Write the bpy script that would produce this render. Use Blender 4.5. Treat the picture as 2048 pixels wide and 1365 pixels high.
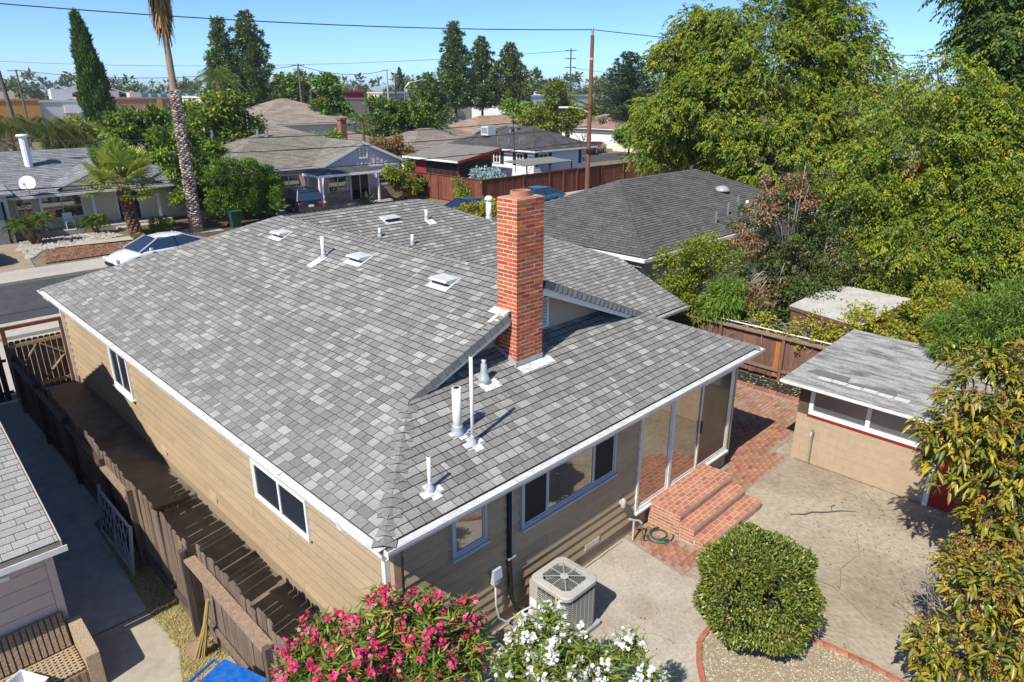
import bpy, bmesh, math, random
import numpy as np
from mathutils import Vector, Matrix, Euler
R = math.radians
random.seed(7)
NP = np.random.default_rng(11)
for o in list(bpy.data.objects): bpy.data.objects.remove(o)
SC = bpy.context.scene
COL = SC.collection

# ------------------------------------------------------------------ camera, sky, sun, exposure
CAM = (0.0, 0.0, 8.0)
cd = bpy.data.cameras.new('camera'); cam = bpy.data.objects.new('camera', cd); COL.objects.link(cam)
cam.location = CAM; cam.rotation_euler = (R(90 - 20.06), 0, R(-45.07))
cd.sensor_width = 36; cd.lens = 24.19; cd.clip_start = 0.1; cd.clip_end = 6000
SC.camera = cam
SUN_EL, SUN_AZ = 48.0, 12.0          # light travels towards azimuth 12 deg (from +x to +y)
W = bpy.data.worlds.new('World'); SC.world = W; W.use_nodes = True
nt = W.node_tree; nt.nodes.clear()
sky = nt.nodes.new('ShaderNodeTexSky'); sky.sky_type = 'NISHITA'; sky.sun_disc = False
sky.sun_elevation = R(SUN_EL)
sx, sy = -math.cos(R(SUN_AZ)), -math.sin(R(SUN_AZ))    # horizontal direction towards the sun
sky.sun_rotation = math.atan2(sx, sy)
sky.altitude = 0; sky.air_density = 0.6; sky.dust_density = 0.3; sky.ozone_density = 8.0
bg = nt.nodes.new('ShaderNodeBackground'); bg.inputs['Strength'].default_value = 0.12
wo = nt.nodes.new('ShaderNodeOutputWorld')
tn_ = nt.nodes.new('ShaderNodeMix'); tn_.data_type = 'RGBA'; tn_.blend_type = 'MULTIPLY'; tn_.inputs[0].default_value = 1; tn_.inputs[7].default_value = (.92, 1.0, 1.0, 1)   # even tint over the whole sky
nt.links.new(sky.outputs[0], tn_.inputs[6]); nt.links.new(tn_.outputs[2], bg.inputs[0]); nt.links.new(bg.outputs[0], wo.inputs[0])
sd = bpy.data.lights.new('sun', 'SUN'); sd.energy = 4.0; sd.angle = R(0.5); sd.color = (1, .95, .86)
sun = bpy.data.objects.new('sun', sd); COL.objects.link(sun)
ld = Vector((math.cos(R(SUN_EL)) * math.cos(R(SUN_AZ)), math.cos(R(SUN_EL)) * math.sin(R(SUN_AZ)), -math.sin(R(SUN_EL))))
sun.rotation_euler = ld.to_track_quat('-Z', 'Y').to_euler(); sun.location = (-20, -5, 30)
vs = SC.view_settings; vs.view_transform = 'Standard'; vs.look = 'None'; vs.exposure = 0.66; vs.gamma = 1
SC.cycles.max_bounces = 6; SC.cycles.diffuse_bounces = 3; SC.cycles.glossy_bounces = 3
SC.cycles.transmission_bounces = 3; SC.cycles.transparent_max_bounces = 8
SC.cycles.caustics_reflective = False; SC.cycles.caustics_refractive = False

# ------------------------------------------------------------------ objects
def tag(o, label=None, cat=None, group=None, kind=None):
    if label: o['label'] = label
    if cat: o['category'] = cat
    if group: o['group'] = group
    if kind: o['kind'] = kind
    return o
INV = {}
def thing(name, loc, label, cat, group=None, rotz=0, local=False):
    """Empty at a thing's base; local=False: its parts are modelled in world coordinates"""
    o = bpy.data.objects.new(name, None); o.empty_display_size = .2
    COL.objects.link(o); o.location = loc; o.rotation_euler = (0, 0, rotz)
    tag(o, label, cat, group)
    if not local:
        INV[o.name] = (Matrix.Translation(loc) @ Matrix.Rotation(rotz, 4, 'Z')).inverted()
    return o
def link(name, me, parent=None):
    o = bpy.data.objects.new(name, me); COL.objects.link(o)
    if parent is not None:
        o.parent = parent
        if parent.name in INV: o.matrix_parent_inverse = INV[parent.name]
    return o
def piece(name, me, parent, loc, rot=(0, 0, 0), scale=None):
    o = link(name, me, parent); o.location = loc; o.rotation_euler = rot
    if scale is not None: o.scale = scale
    return o
def copy_thing(src, loc, rotz=0, label=None, scale=None):
    c = src.copy(); COL.objects.link(c); c.location = loc; c.rotation_euler = (0, 0, rotz)
    if label: c['label'] = label
    if scale is not None: c.scale = scale if hasattr(scale, '__len__') else (scale,) * 3
    for ch in src.children:
        d = ch.copy(); COL.objects.link(d); d.parent = c
        for g in ch.children:
            e = g.copy(); COL.objects.link(e); e.parent = d
    return c

class MB:
    """collects faces (optionally with a colour each), then builds ONE mesh"""
    def __init__(s): s.v = []; s.f = []; s.c = []; s.m = []
    def face(s, pts, c=None, m=0):
        n = len(s.v); s.v += [tuple(p) for p in pts]; s.f.append(tuple(range(n, n + len(pts)))); s.c.append(c); s.m.append(m); return s
    def mesh(s, vs_, fs_, c=None, m=0):
        n = len(s.v); s.v += [tuple(p) for p in vs_]
        for f in fs_: s.f.append(tuple(i + n for i in f)); s.c.append(c); s.m.append(m)
        return s
    def bx(s, x0, x1, y0, y1, z0, z1, c=None, m=0):
        v = [(x0, y0, z0), (x1, y0, z0), (x1, y1, z0), (x0, y1, z0), (x0, y0, z1), (x1, y0, z1), (x1, y1, z1), (x0, y1, z1)]
        return s.mesh(v, [(0, 3, 2, 1), (4, 5, 6, 7), (0, 1, 5, 4), (1, 2, 6, 5), (2, 3, 7, 6), (3, 0, 4, 7)], c, m)
    def rbox(s, ctr, size, rot=(0, 0, 0), c=None, m=0):
        E = Euler(rot).to_matrix(); C = Vector(ctr); a, b, d = (k / 2 for k in size)
        v = [C + E @ Vector(p) for p in ((-a, -b, -d), (a, -b, -d), (a, b, -d), (-a, b, -d), (-a, -b, d), (a, -b, d), (a, b, d), (-a, b, d))]
        return s.mesh(v, [(0, 3, 2, 1), (4, 5, 6, 7), (0, 1, 5, 4), (1, 2, 6, 5), (2, 3, 7, 6), (3, 0, 4, 7)], c, m)
    def bar(s, p, q, w, h, c=None, up=(0, 0, 1)):
        p, q = Vector(p), Vector(q); d = (q - p).normalized(); up = Vector(up)
        a = d.cross(up)
        if a.length < 1e-4: a = d.cross(Vector((1, 0, 0)))
        a.normalize(); b = a.cross(d)
        v = []
        for o in (p, q):
            for i, j in ((-1, -1), (1, -1), (1, 1), (-1, 1)): v.append(o + a * (w / 2 * i) + b * (h / 2 * j))
        return s.mesh(v, [(0, 1, 2, 3), (7, 6, 5, 4), (0, 4, 5, 1), (1, 5, 6, 2), (2, 6, 7, 3), (3, 7, 4, 0)], c)
    def prism(s, pts, off, c=None, cs=None):
        n = len(pts); off = Vector(off); a = [Vector(p) for p in pts]; b = [p + off for p in a]
        k = len(s.v); s.v += [tuple(p) for p in a + b]
        s.f.append(tuple(range(k, k + n))[::-1]); s.c.append(c); s.m.append(0)
        s.f.append(tuple(range(k + n, k + 2 * n))); s.c.append(c); s.m.append(0)
        for i in range(n):
            j = (i + 1) % n; s.f.append((k + i, k + j, k + n + j, k + n + i)); s.c.append(cs if cs is not None else c); s.m.append(0)
        return s
    def tube(s, path, r, n=8, c=None, caps=True):
        path = [Vector(p) for p in path]; rr = r if hasattr(r, '__len__') else [r] * len(path)
        k = len(s.v); ref = None
        for i, p in enumerate(path):
            d = (path[min(i + 1, len(path) - 1)] - path[max(i - 1, 0)]).normalized()
            if ref is None: ref = Vector((0, 0, 1)) if abs(d.z) < .9 else Vector((1, 0, 0))
            a = d.cross(ref); a.normalize(); b = a.cross(d); ref = -b if False else ref
            for j in range(n):
                t = 2 * math.pi * j / n; s.v.append(tuple(p + (a * math.cos(t) + b * math.sin(t)) * rr[i]))
        for i in range(len(path) - 1):
            for j in range(n):
                j2 = (j + 1) % n; s.f.append((k + i * n + j, k + i * n + j2, k + (i + 1) * n + j2, k + (i + 1) * n + j)); s.c.append(c); s.m.append(0)
        if caps:
            s.f.append(tuple(k + j for j in range(n))[::-1]); s.c.append(c); s.m.append(0)
            e = k + (len(path) - 1) * n; s.f.append(tuple(e + j for j in range(n))); s.c.append(c); s.m.append(0)
        return s
    def lathe(s, prof, ctr=(0, 0, 0), n=16, c=None):
        k = len(s.v)
        for r_, z in prof:
            for j in range(n):
                t = 2 * math.pi * j / n; s.v.append((ctr[0] + r_ * math.cos(t), ctr[1] + r_ * math.sin(t), ctr[2] + z))
        for i in range(len(prof) - 1):
            for j in range(n):
                j2 = (j + 1) % n; s.f.append((k + i * n + j, k + i * n + j2, k + (i + 1) * n + j2, k + (i + 1) * n + j)); s.c.append(c); s.m.append(0)
        s.f.append(tuple(k + j for j in range(n))[::-1]); s.c.append(c); s.m.append(0)
        e = k + (len(prof) - 1) * n; s.f.append(tuple(e + j for j in range(n))); s.c.append(c); s.m.append(0)
        return s
    def data(s, name, mat, smooth=False):
        me = bpy.data.meshes.new(name); me.from_pydata(s.v, [], s.f)
        for m_ in (mat if isinstance(mat, (list, tuple)) else [mat]): me.materials.append(m_)
        if any(s.m): me.polygons.foreach_set('material_index', s.m)
        if any(c is not None for c in s.c):
            a = me.attributes.new('col', 'FLOAT_COLOR', 'FACE')
            a.data.foreach_set('color', np.array([(*(c if c is not None else (.5, .5, .5)), 1) for c in s.c], 'f').ravel())
        if smooth: me.polygons.foreach_set('use_smooth', [True] * len(s.f))
        me.update(); return me
    def build(s, name, mat, parent=None, smooth=False):
        return link(name, s.data(name, mat, smooth), parent)

def np_mesh(name, V, F, mat, col=None, parent=None, smooth=False):
    """V (n,3), F (m,k) arrays with k = 3 or 4; col (m,3)"""
    me = bpy.data.meshes.new(name); m, k = F.shape
    me.vertices.add(len(V)); me.vertices.foreach_set('co', np.ascontiguousarray(V, 'f').ravel())
    me.loops.add(m * k); me.loops.foreach_set('vertex_index', np.ascontiguousarray(F, 'i').ravel())
    me.polygons.add(m); me.polygons.foreach_set('loop_start', np.arange(0, m * k, k, dtype='i')); me.polygons.foreach_set('loop_total', np.full(m, k, 'i'))
    me.materials.append(mat)
    if col is not None:
        a = me.attributes.new('col', 'FLOAT_COLOR', 'FACE')
        a.data.foreach_set('color', np.concatenate([col, np.ones((m, 1))], 1).astype('f').ravel())
    me.update(calc_edges=True)
    if smooth: me.polygons.foreach_set('use_smooth', np.ones(m, bool))
    return link(name, me, parent)

# ------------------------------------------------------------------ materials
MT = {}
def mat(name, col=(.5, .5, .5), rough=.8, var=.15, scale=6., bump=0., bscale=None, attr=False, rand=0., metal=0., spec=.3,
        tint=None, tscale=1.5, tamt=.5, coat=0., stretch=None, trans=0., hue=0.):
    """principled material: base colour (or face attribute 'col') x noise, stains of a second colour, per-object variation, fine relief"""
    if name in MT: return MT[name]
    m = bpy.data.materials.new(name); m.use_nodes = True; n = m.node_tree; N = n.nodes; Lk = n.links
    b = N['Principled BSDF']; b.inputs['Roughness'].default_value = rough; b.inputs['Metallic'].default_value = metal
    b.inputs['Specular IOR Level'].default_value = spec
    if coat: b.inputs['Coat Weight'].default_value = coat; b.inputs['Coat Roughness'].default_value = .05
    tc = N.new('ShaderNodeTexCoord'); src = tc.outputs['Object']
    if stretch:
        mp = N.new('ShaderNodeMapping'); mp.inputs['Scale'].default_value = stretch; Lk.new(src, mp.inputs[0]); src = mp.outputs[0]
    if attr:
        at = N.new('ShaderNodeAttribute'); at.attribute_name = 'col'; cur = at.outputs['Color']
    else:
        rg = N.new('ShaderNodeRGB'); rg.outputs[0].default_value = (*col, 1); cur = rg.outputs[0]
    def mix(blend, fac, a, b_):
        x = N.new('ShaderNodeMix'); x.data_type = 'RGBA'; x.blend_type = blend
        if isinstance(fac, (int, float)): x.inputs[0].default_value = fac
        else: Lk.new(fac, x.inputs[0])
        Lk.new(a, x.inputs[6])
        if isinstance(b_, tuple): x.inputs[7].default_value = (*b_, 1)
        else: Lk.new(b_, x.inputs[7])
        return x.outputs[2]
    if tint is not None:
        no = N.new('ShaderNodeTexNoise'); no.inputs['Scale'].default_value = tscale; no.inputs['Detail'].default_value = 6; no.inputs['Roughness'].default_value = .65
        Lk.new(src, no.inputs['Vector'])
        cr = N.new('ShaderNodeMapRange'); cr.inputs[1].default_value = .42; cr.inputs[2].default_value = .68; cr.inputs[3].default_value = 0; cr.inputs[4].default_value = tamt
        Lk.new(no.outputs[0], cr.inputs[0]); cur = mix('MIX', cr.outputs[0], cur, tint)
    if rand:
        oi = N.new('ShaderNodeObjectInfo'); mr = N.new('ShaderNodeMapRange'); mr.inputs[3].default_value = 1 - rand; mr.inputs[4].default_value = 1 + rand
        Lk.new(oi.outputs['Random'], mr.inputs[0]); hs = N.new('ShaderNodeHueSaturation'); Lk.new(mr.outputs[0], hs.inputs['Value']); Lk.new(cur, hs.inputs['Color'])
        if hue:
            mh = N.new('ShaderNodeMath'); mh.operation = 'MULTIPLY'; mh.inputs[1].default_value = 7.31; Lk.new(oi.outputs['Random'], mh.inputs[0])
            fr = N.new('ShaderNodeMath'); fr.operation = 'FRACT'; Lk.new(mh.outputs[0], fr.inputs[0])
            m2 = N.new('ShaderNodeMapRange'); m2.inputs[3].default_value = .5 - hue; m2.inputs[4].default_value = .5 + hue; Lk.new(fr.outputs[0], m2.inputs[0]); Lk.new(m2.outputs[0], hs.inputs['Hue'])
        cur = hs.outputs[0]
    if var:
        no = N.new('ShaderNodeTexNoise'); no.inputs['Scale'].default_value = scale; no.inputs['Detail'].default_value = 5; Lk.new(src, no.inputs['Vector'])
        mr = N.new('ShaderNodeMapRange'); mr.inputs[1].default_value = .25; mr.inputs[2].default_value = .75; mr.inputs[3].default_value = 1 - var; mr.inputs[4].default_value = 1 + var
        Lk.new(no.outputs[0], mr.inputs[0]); hs = N.new('ShaderNodeHueSaturation'); Lk.new(mr.outputs[0], hs.inputs['Value']); Lk.new(cur, hs.inputs['Color']); cur = hs.outputs[0]
    Lk.new(cur, b.inputs['Base Color'])
    if trans:
        tr = N.new('ShaderNodeBsdfTranslucent'); Lk.new(cur, tr.inputs[0]); ms = N.new('ShaderNodeMixShader'); ms.inputs[0].default_value = trans
        Lk.new(b.outputs[0], ms.inputs[1]); Lk.new(tr.outputs[0], ms.inputs[2]); Lk.new(ms.outputs[0], N['Material Output'].inputs[0])
    if bump:
        no = N.new('ShaderNodeTexNoise'); no.inputs['Scale'].default_value = bscale or scale * 4; no.inputs['Detail'].default_value = 4; Lk.new(src, no.inputs['Vector'])
        bp = N.new('ShaderNodeBump'); bp.inputs['Strength'].default_value = bump; bp.inputs['Distance'].default_value = .02
        Lk.new(no.outputs[0], bp.inputs['Height']); Lk.new(bp.outputs[0], b.inputs['Normal'])
    MT[name] = m; return m
def glass(name, col=(.02, .025, .03), refl=.3, rough=.02, tintc=(1, 1, 1)):
    if name in MT: return MT[name]
    m = bpy.data.materials.new(name); m.use_nodes = True; N = m.node_tree.nodes; Lk = m.node_tree.links
    b = N['Principled BSDF']; b.inputs['Base Color'].default_value = (*col, 1); b.inputs['Roughness'].default_value = .3; b.inputs['Specular IOR Level'].default_value = .5
    g = N.new('ShaderNodeBsdfGlossy'); g.inputs['Roughness'].default_value = rough; g.inputs[0].default_value = (*tintc, 1)
    ms = N.new('ShaderNodeMixShader'); ms.inputs[0].default_value = refl
    Lk.new(b.outputs[0], ms.inputs[1]); Lk.new(g.outputs[0], ms.inputs[2]); Lk.new(ms.outputs[0], N['Material Output'].inputs[0])
    MT[name] = m; return m

SHING = mat('roof_shingle_granules', attr=True, rough=.95, var=.42, scale=75, bump=.4, bscale=140, spec=.12, tint=(.20, .19, .175), tscale=1.1, tamt=.35)
WHITE = mat('white_painted_metal', (.74, .73, .70), .5, .08, 3, tint=(.45, .42, .36), tscale=4, tamt=.5)
WTRIM = mat('white_painted_wood', (.8, .79, .76), .55, .06, 5, tint=(.55, .53, .48), tscale=4, tamt=.25)
SIDING = mat('tan_painted_siding', (.44, .33, .205), .62, .09, 9, bump=.12, bscale=(40), rand=.07, stretch=(1, 1, 4), tint=(.31, .25, .175), tscale=.9, tamt=.55)
FOUND = mat('tan_painted_foundation', (.33, .26, .175), .8, .12, 6, bump=.2)
BRICK = mat('red_brick', (.49, .115, .04), .85, .2, 22, bump=.4, bscale=60, rand=.28, hue=.014, tint=(.32, .10, .055), tscale=5, tamt=.45)
MORTAR = mat('pale_mortar', (.56, .47, .39), .95, .12, 30, bump=.3)
PBRICK = mat('worn_patio_brick', (.32, .13, .075), .9, .25, 14, bump=.35, bscale=60, rand=.24, hue=.018, tint=(.36, .27, .2), tscale=2.2, tamt=.9)
CONC = mat('stained_concrete', (.385, .325, .24), .9, .26, 16, bump=.35, bscale=30, tint=(.23, .18, .12), tscale=.6, tamt=1.0, stretch=(1, .55, 1))
GALV = mat('galvanised_steel', (.42, .44, .46), .4, .12, 8, metal=.7)
GLASS = glass('dark_window_glass', (.022, .034, .05), .26, .015)  # blue of the reflected sky is put into the base colour
DOORGLASS = glass('reflective_patio_glass', (.055, .045, .035), .40, .01, (.85, .82, .76))
SCREEN = mat('black_insect_screen', (.018, .019, .021), .7, .1, 40)
BLACK = mat('black_plastic', (.015, .015, .016), .5, .1, 10)
# ------------------------------------------------------------------ ground sheets are built in the yard section; here: the main house
def clip_poly(pts, poly):
    """clip convex/any 2-D polygon pts by convex CCW poly"""
    out = pts
    n = len(poly)
    for i in range(n):
        ax, ay = poly[i]; bx_, by_ = poly[(i + 1) % n]
        inp, out = out, []
        if not inp: return []
        def side(p): return (bx_ - ax) * (p[1] - ay) - (by_ - ay) * (p[0] - ax)
        for j in range(len(inp)):
            p, q = inp[j], inp[(j + 1) % len(inp)]; sp, sq = side(p), side(q)
            if sp >= 0: out.append(p)
            if (sp >= 0) != (sq >= 0):
                t = sp / (sp - sq); out.append((p[0] + (q[0] - p[0]) * t, p[1] + (q[1] - p[1]) * t))
    return out
def area2(p): return sum(p[i][0] * p[(i + 1) % len(p)][1] - p[(i + 1) % len(p)][0] * p[i][1] for i in range(len(p))) / 2
def shingles(O, U, V, polys, expo=.143, widths=(.1, .15, .18, .22, .26), tones=None, rng=None, thick=.026, gap=.010, edge=(.015, .015, .015), stagger=None):
    """list of tabs: (centre, verts, faces, colours); O origin on the eave, U along the eave, V up the slope"""
    rng = rng or random.Random(3); O, U, V = Vector(O), Vector(U).normalized(), Vector(V).normalized(); N_ = U.cross(V)
    res = []
    allp = [q for P_ in polys for q in P_]; u0 = min(q[0] for q in allp); u1 = max(q[0] for q in allp); v1 = max(q[1] for q in allp)
    k = 0
    while k * expo < v1:
        va, vb = k * expo, (k + 1) * expo + .012; u = u0 - rng.random() * .3 if stagger is None else u0 - stagger[k % len(stagger)]
        jit = rng.uniform(-.004, .004)
        while u < u1:
            w = rng.choice(widths); rect = [(u + gap / 2, va + jit), (u + w - gap / 2, va + jit), (u + w - gap / 2, vb), (u + gap / 2, vb)]
            tone = tones(rng)
            for P_ in polys:
                c = clip_poly(rect, P_)
                if len(c) < 3 or area2(c) < .0006: continue
                hgt = [thick * (1 - .75 * (q[1] - va) / expo) + .004 for q in c]
                top = [O + U * q[0] + V * q[1] + N_ * h for q, h in zip(c, hgt)]; bot = [O + U * q[0] + V * q[1] - N_ * .004 for q in c]
                n = len(c); fs = [tuple(range(n))] + [(n + i, n + (i + 1) % n, (i + 1) % n, i) for i in range(n)]
                cc = sum(top, Vector()) / n
                res.append((cc, top + bot, fs, [tone] + [edge] * n))
            u += w
        k += 1
    return res
def place_shingles(tabs, parent, mat_, n_obj, name='shingle', field='shingle_field'):
    cv = Vector(CAM); tabs.sort(key=lambda t: (t[0] - cv).length)
    for cc, vs_, fs, cs in tabs[:n_obj]:
        m_ = MB(); m_.v = [tuple(v - cc) for v in vs_]; m_.f = fs; m_.c = cs; m_.m = [0] * len(fs)
        piece(name, m_.data(name, mat_), parent, cc)
    if len(tabs) > n_obj:
        m_ = MB()
        for cc, vs_, fs, cs in tabs[n_obj:]:
            k = len(m_.v); m_.v += [tuple(v) for v in vs_]; m_.f += [tuple(i + k for i in f) for f in fs]; m_.c += cs; m_.m += [0] * len(fs)
        tag(m_.build(field, mat_, parent), kind='stuff')
def caps(path, nrm_a, nrm_b, parent, mat_, tones, rng, expo=.15, half=.15, name='ridge_cap', lift=.016):
    """overlapping folded cap tabs from path[0] (low end) to path[1]"""
    a, b = Vector(path[0]), Vector(path[1]); d = (b - a); L_ = d.length; d.normalize()
    na, nb = Vector(nrm_a).normalized(), Vector(nrm_b).normalized()
    sa = na.cross(d); sb = nb.cross(d)
    up = (na + nb).normalized()
    if sa.dot(up) > 0: sa = -sa
    if sb.dot(up) > 0: sb = -sb
    n = int(L_ / expo)
    for i in range(n):
        p = a + d * (i * expo); e = expo + .05; w = half * rng.uniform(.93, 1.07); t = tones(rng)
        lo, hi = lift + .016, lift * .45
        o0 = up * lo; o1 = up * hi
        P = [sa * w + na * (lo - .006), o0, sb * w + nb * (lo - .006)]; Q = [d * e + sa * w + na * (hi - .006), d * e + o1, d * e + sb * w + nb * (hi - .006)]
        bt = [q - up * .022 for q in P]
        V_ = P + Q + bt + [Q[0] - up * .02, Q[2] - up * .02]
        m_ = MB(); m_.mesh(V_, [(0, 1, 4, 3), (1, 2, 5, 4)], t); m_.mesh(V_, [(6, 7, 1, 0), (7, 8, 2, 1), (0, 3, 9, 6), (2, 8, 10, 5)], (.03, .03, .031))
        if m_.v: piece(name, m_.data(name, mat_), parent, p)

def grey_tone(r):
    k = r.random()
    b = r.uniform(.18, .215) if k < .25 else (r.uniform(.215, .265) if k < .76 else r.uniform(.28, .385))
    return (b * 1.05, b * 1.02, b * .95)
def cap_tone(r): b = r.uniform(.19, .25); return (b * 1.02, b, b * .95)

house = thing('main_house', (8.5, 14, 0), 'tan lap sided single storey house with grey shingle roof and tall brick chimney', 'house')
PIT = .417; XL, XR, YR, YF, EZ = 3.82, 13.50, 6.00, 22.20, 2.82
XM = (XL + XR) / 2; RZ = EZ + PIT * (XM - XL)            # main ridge
CP, SP = 1 / math.hypot(1, PIT), PIT / math.hypot(1, PIT)
YD = 7.80                                              # dutch gable edge
XD = XL + (YD - YR)
SL = math.hypot(1, PIT)
WY, WZ = 17.36, 4.80                                   # wing ridge
def wz(y): return WZ - PIT * (WY - y)
WE = 10.36                                             # low wing eave
WX1, WX2, WYH = 13.25, 17.75, 12.86                    # hip start, eave corner
# roof deck: closed thin slabs just under the shingles
dk = MB(); off = (0, 0, -.09)
def pl(x, y, f): return (x, y, f(x, y) - .004)
fL = lambda x, y: EZ + PIT * (x - XL); fRr = lambda x, y: EZ + PIT * (y - YR); fX = lambda x, y: EZ + PIT * (XR - x); fF = lambda x, y: EZ + PIT * (YF - y); fW = lambda x, y: wz(y)
dk.prism([pl(*q, fL) for q in ((XL, YR), (XL, YF), (XM, YF - (XM - XL)), (XM, YD), (XD, YD))][::-1], off)
dk.prism([pl(*q, fRr) for q in ((XL, YR), (XR, YR), (XR - 2.3, YR + 2.3), (XL + 2.3, YR + 2.3))], off)
dk.prism([pl(*q, fX) for q in ((XR, YR), (XR, 12.5), (XM, WY), (XM, YD), (XR - (YD - YR), YD))], off)
dk.prism([pl(*q, fF) for q in ((XL, YF), (XM, WY), (WX1, WY), (WX2, YF))][::-1], off)
dk.prism([pl(*q, fW) for q in ((XM, WY), (XR, 12.5), (XR, WE), (WX2 + .12, WE), (WX2, WYH), (WX1, WY))], off)
fH = lambda x, y: WZ - (WZ - wz(WYH)) * (x - WX1) / (WX2 - WX1)
dk.prism([pl(*q, fH) for q in ((WX1, WY), (WX2, WYH), (WX2, YF))], off)
roof = dk.build('roof', mat('roof_deck', (.05, .048, .045), .9), house)
rr = random.Random(5)
tabs = []
tabs += shingles((XL, YF, EZ), (0, -1, 0), (CP, 0, SP), [[(0, 0), (YF - YR, 0), (YF - YD, (XD - XL) * SL), (XD - XL, (XD - XL) * SL)], [(XD - XL, (XD - XL) * SL), (YF - YD, (XD - XL) * SL), (YF - YD, (XM - XL) * SL), ((XM - XL), (XM - XL) * SL)]], tones=grey_tone, rng=rr)
tabs += shingles((XL, YR, EZ), (1, 0, 0), (0, CP, SP), [[(0, 0), (XR - XL, 0), (XR - XL - 2.25, 2.25 * SL), (2.25, 2.25 * SL)]], tones=grey_tone, rng=rr)
tabs += shingles((0, WE, wz(WE)), (1, 0, 0), (0, CP, SP), [[(XR, 0), (WX2 + .12, 0), (WX2, (WYH - WE) * SL), (XR, (WY - .25 - WE) * SL)], [(XR, (12.5 - WE) * SL), (XR, (WY - .25 - WE) * SL), (WX1, (WY - WE) * SL), (XM, (WY - WE) * SL)]], tones=grey_tone, rng=rr)
place_shingles(tabs, roof, SHING, 300)
# hidden-side slopes keep plain courses as one field
tb2 = shingles((XR, YR, EZ), (0, 1, 0), (-CP, 0, SP), [[(0, 0), (6.5, 0), (6.5 + 1.8, 1.8 * SL), (1.8, 1.8 * SL)], [(1.8, 1.8 * SL), (8.3, 1.8 * SL), (WY - YR, (XM - XL) * SL), (1.8, (XM - XL) * SL)]], expo=.29, widths=(.6, .9), tones=grey_tone, rng=rr)
tb2 += shingles((WX2, YF, EZ), (-1, 0, 0), (0, -CP, SP), [[(0, 0), (WX2 - XL, 0), (WX2 - XM, (YF - WY) * SL), (WX2 - WX1, (YF - WY) * SL)]], expo=.29, widths=(.6, .9), tones=grey_tone, rng=rr)
place_shingles(tb2, roof, SHING, 0, field='front_shingle_field')
nL, nR, nB, nW, nF = (-PIT, 0, 1), (PIT, 0, 1), (0, -PIT, 1), (0, -PIT, 1), (0, PIT, 1)
cr = random.Random(9)
caps([(XL, YR, EZ), (XD, YD, fL(XD, 0))], nL, nB, roof, SHING, cap_tone, cr)
caps([(XR, YR, EZ), (XR - (YD - YR), YD, fL(XD, 0))], nB, nR, roof, SHING, cap_tone, cr)
caps([(XM, YD, RZ), (XM, WY, RZ)], nL, nR, roof, SHING, cap_tone, cr)
caps([(XL, YF, EZ), (XM, WY, RZ)], nL, nF, roof, SHING, cap_tone, cr)
caps([(XM, WY, WZ), (WX1, WY, WZ)], nW, nF, roof, SHING, cap_tone, cr)
caps([(WX2, WYH, wz(WYH)), (WX1, WY, WZ)], nW, (PIT, 0, 1), roof, SHING, cap_tone, cr)
# rake-edge caps that hang over the dutch gable
def rake_caps(x0, z0, x1, z1, stop=None):
    d = Vector((x1 - x0, 0, z1 - z0)); L_ = d.length; d.normalize(); n = d.cross(Vector((0, 1, 0)));
    if n.z < 0: n = -n
    k = 0
    while k * .15 < L_ - .02:
        p = Vector((x0, YD, z0)) + d * (k * .15)
        if stop and p.x > stop: break
        t = cap_tone(cr); e = d * .175; lo, hi = .045, .022
        pts = [n * lo + Vector((0, .12, 0)), n * lo + Vector((0, -.03, 0)), n * (lo - .13) + Vector((0, -.045, 0))]
        pt2 = [n * hi + e + Vector((0, .12, 0)), n * hi + e + Vector((0, -.022, 0)), n * (hi - .13) + e + Vector((0, -.03, 0))]
        m_ = MB(); m_.mesh(pts + pt2, [(0, 1, 4, 3), (1, 2, 5, 4)], t)
        bk = [q - n * .02 + Vector((0, .02, 0)) for q in pts]; m_.mesh(pts + bk, [(0, 3, 4, 1), (1, 4, 5, 2)], (.03, .03, .03))
        piece('ridge_cap', m_.data('ridge_cap', SHING), roof, p); k += 1
CHX0, CHX1, CHY0, CHY1, CHT = 7.80, 8.44, 7.67, 8.13, 6.36
rake_caps(XD, fL(XD, 0), XM, RZ, stop=CHX0 - .17)
rake_caps(XR - (YD - YR), fL(XD, 0), XM, RZ)
bm = MB()
bm.prism([(XD - .1, YD + .01, fL(XD, 0) - .04), (CHX0, YD + .01, fL(CHX0, 0) - .02), (CHX0, YD + .01, fL(CHX0, 0) - .22), (XD + .1, YD + .01, fL(XD, 0) - .14)], (0, .03, 0))
bm.build('barge_board', WTRIM, house)
bm = MB(); xq = XR - (YD - YR)
bm.prism([(xq + .1, YD + .01, fL(XD, 0) - .04), (XM, YD + .01, RZ - .02), (XM, YD + .01, RZ - .24), (xq - .1, YD + .01, fL(XD, 0) - .14)], (0, .03, 0))
bm.build('barge_board', WTRIM, house)
bm = MB(); bm.prism([(CHX1, YD + .01, fL(CHX1, 0) - .02), (XM, YD + .012, RZ - .02), (XM, YD + .012, RZ - .24), (CHX1, YD + .01, fL(CHX1, 0) - .22)], (0, .03, 0)); bm.build('barge_board', WTRIM, house)
gy = 8.22
bm = MB(); zb = fRr(0, gy) - .1
bm.prism([(XL + 2.3, gy, zb), (XR - 2.3, gy, zb), (XM, gy, RZ - .1)], (0, .08, 0)); bm.build('gable_wall', mat('cream_gable_paint', (.45, .38, .29), .8, .06, 3), house)
lv = MB(); lv.bx(8.62, 9.12, gy - .015, gy, 3.86, 4.38); lou = lv.build('gable_louver', mat('louver_dark', (.03, .03, .028), .8), house)
for i in range(8):
    m_ = MB(); z = 3.89 + i * .061; m_.prism([(8.64, gy - .02, z + .03), (8.64, gy - .055, z), (8.64, gy - .05, z - .008), (8.64, gy - .015, z + .022)], (.46, 0, 0)); m_.build('louver_blade', WTRIM, lou)
m_ = MB()
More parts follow.
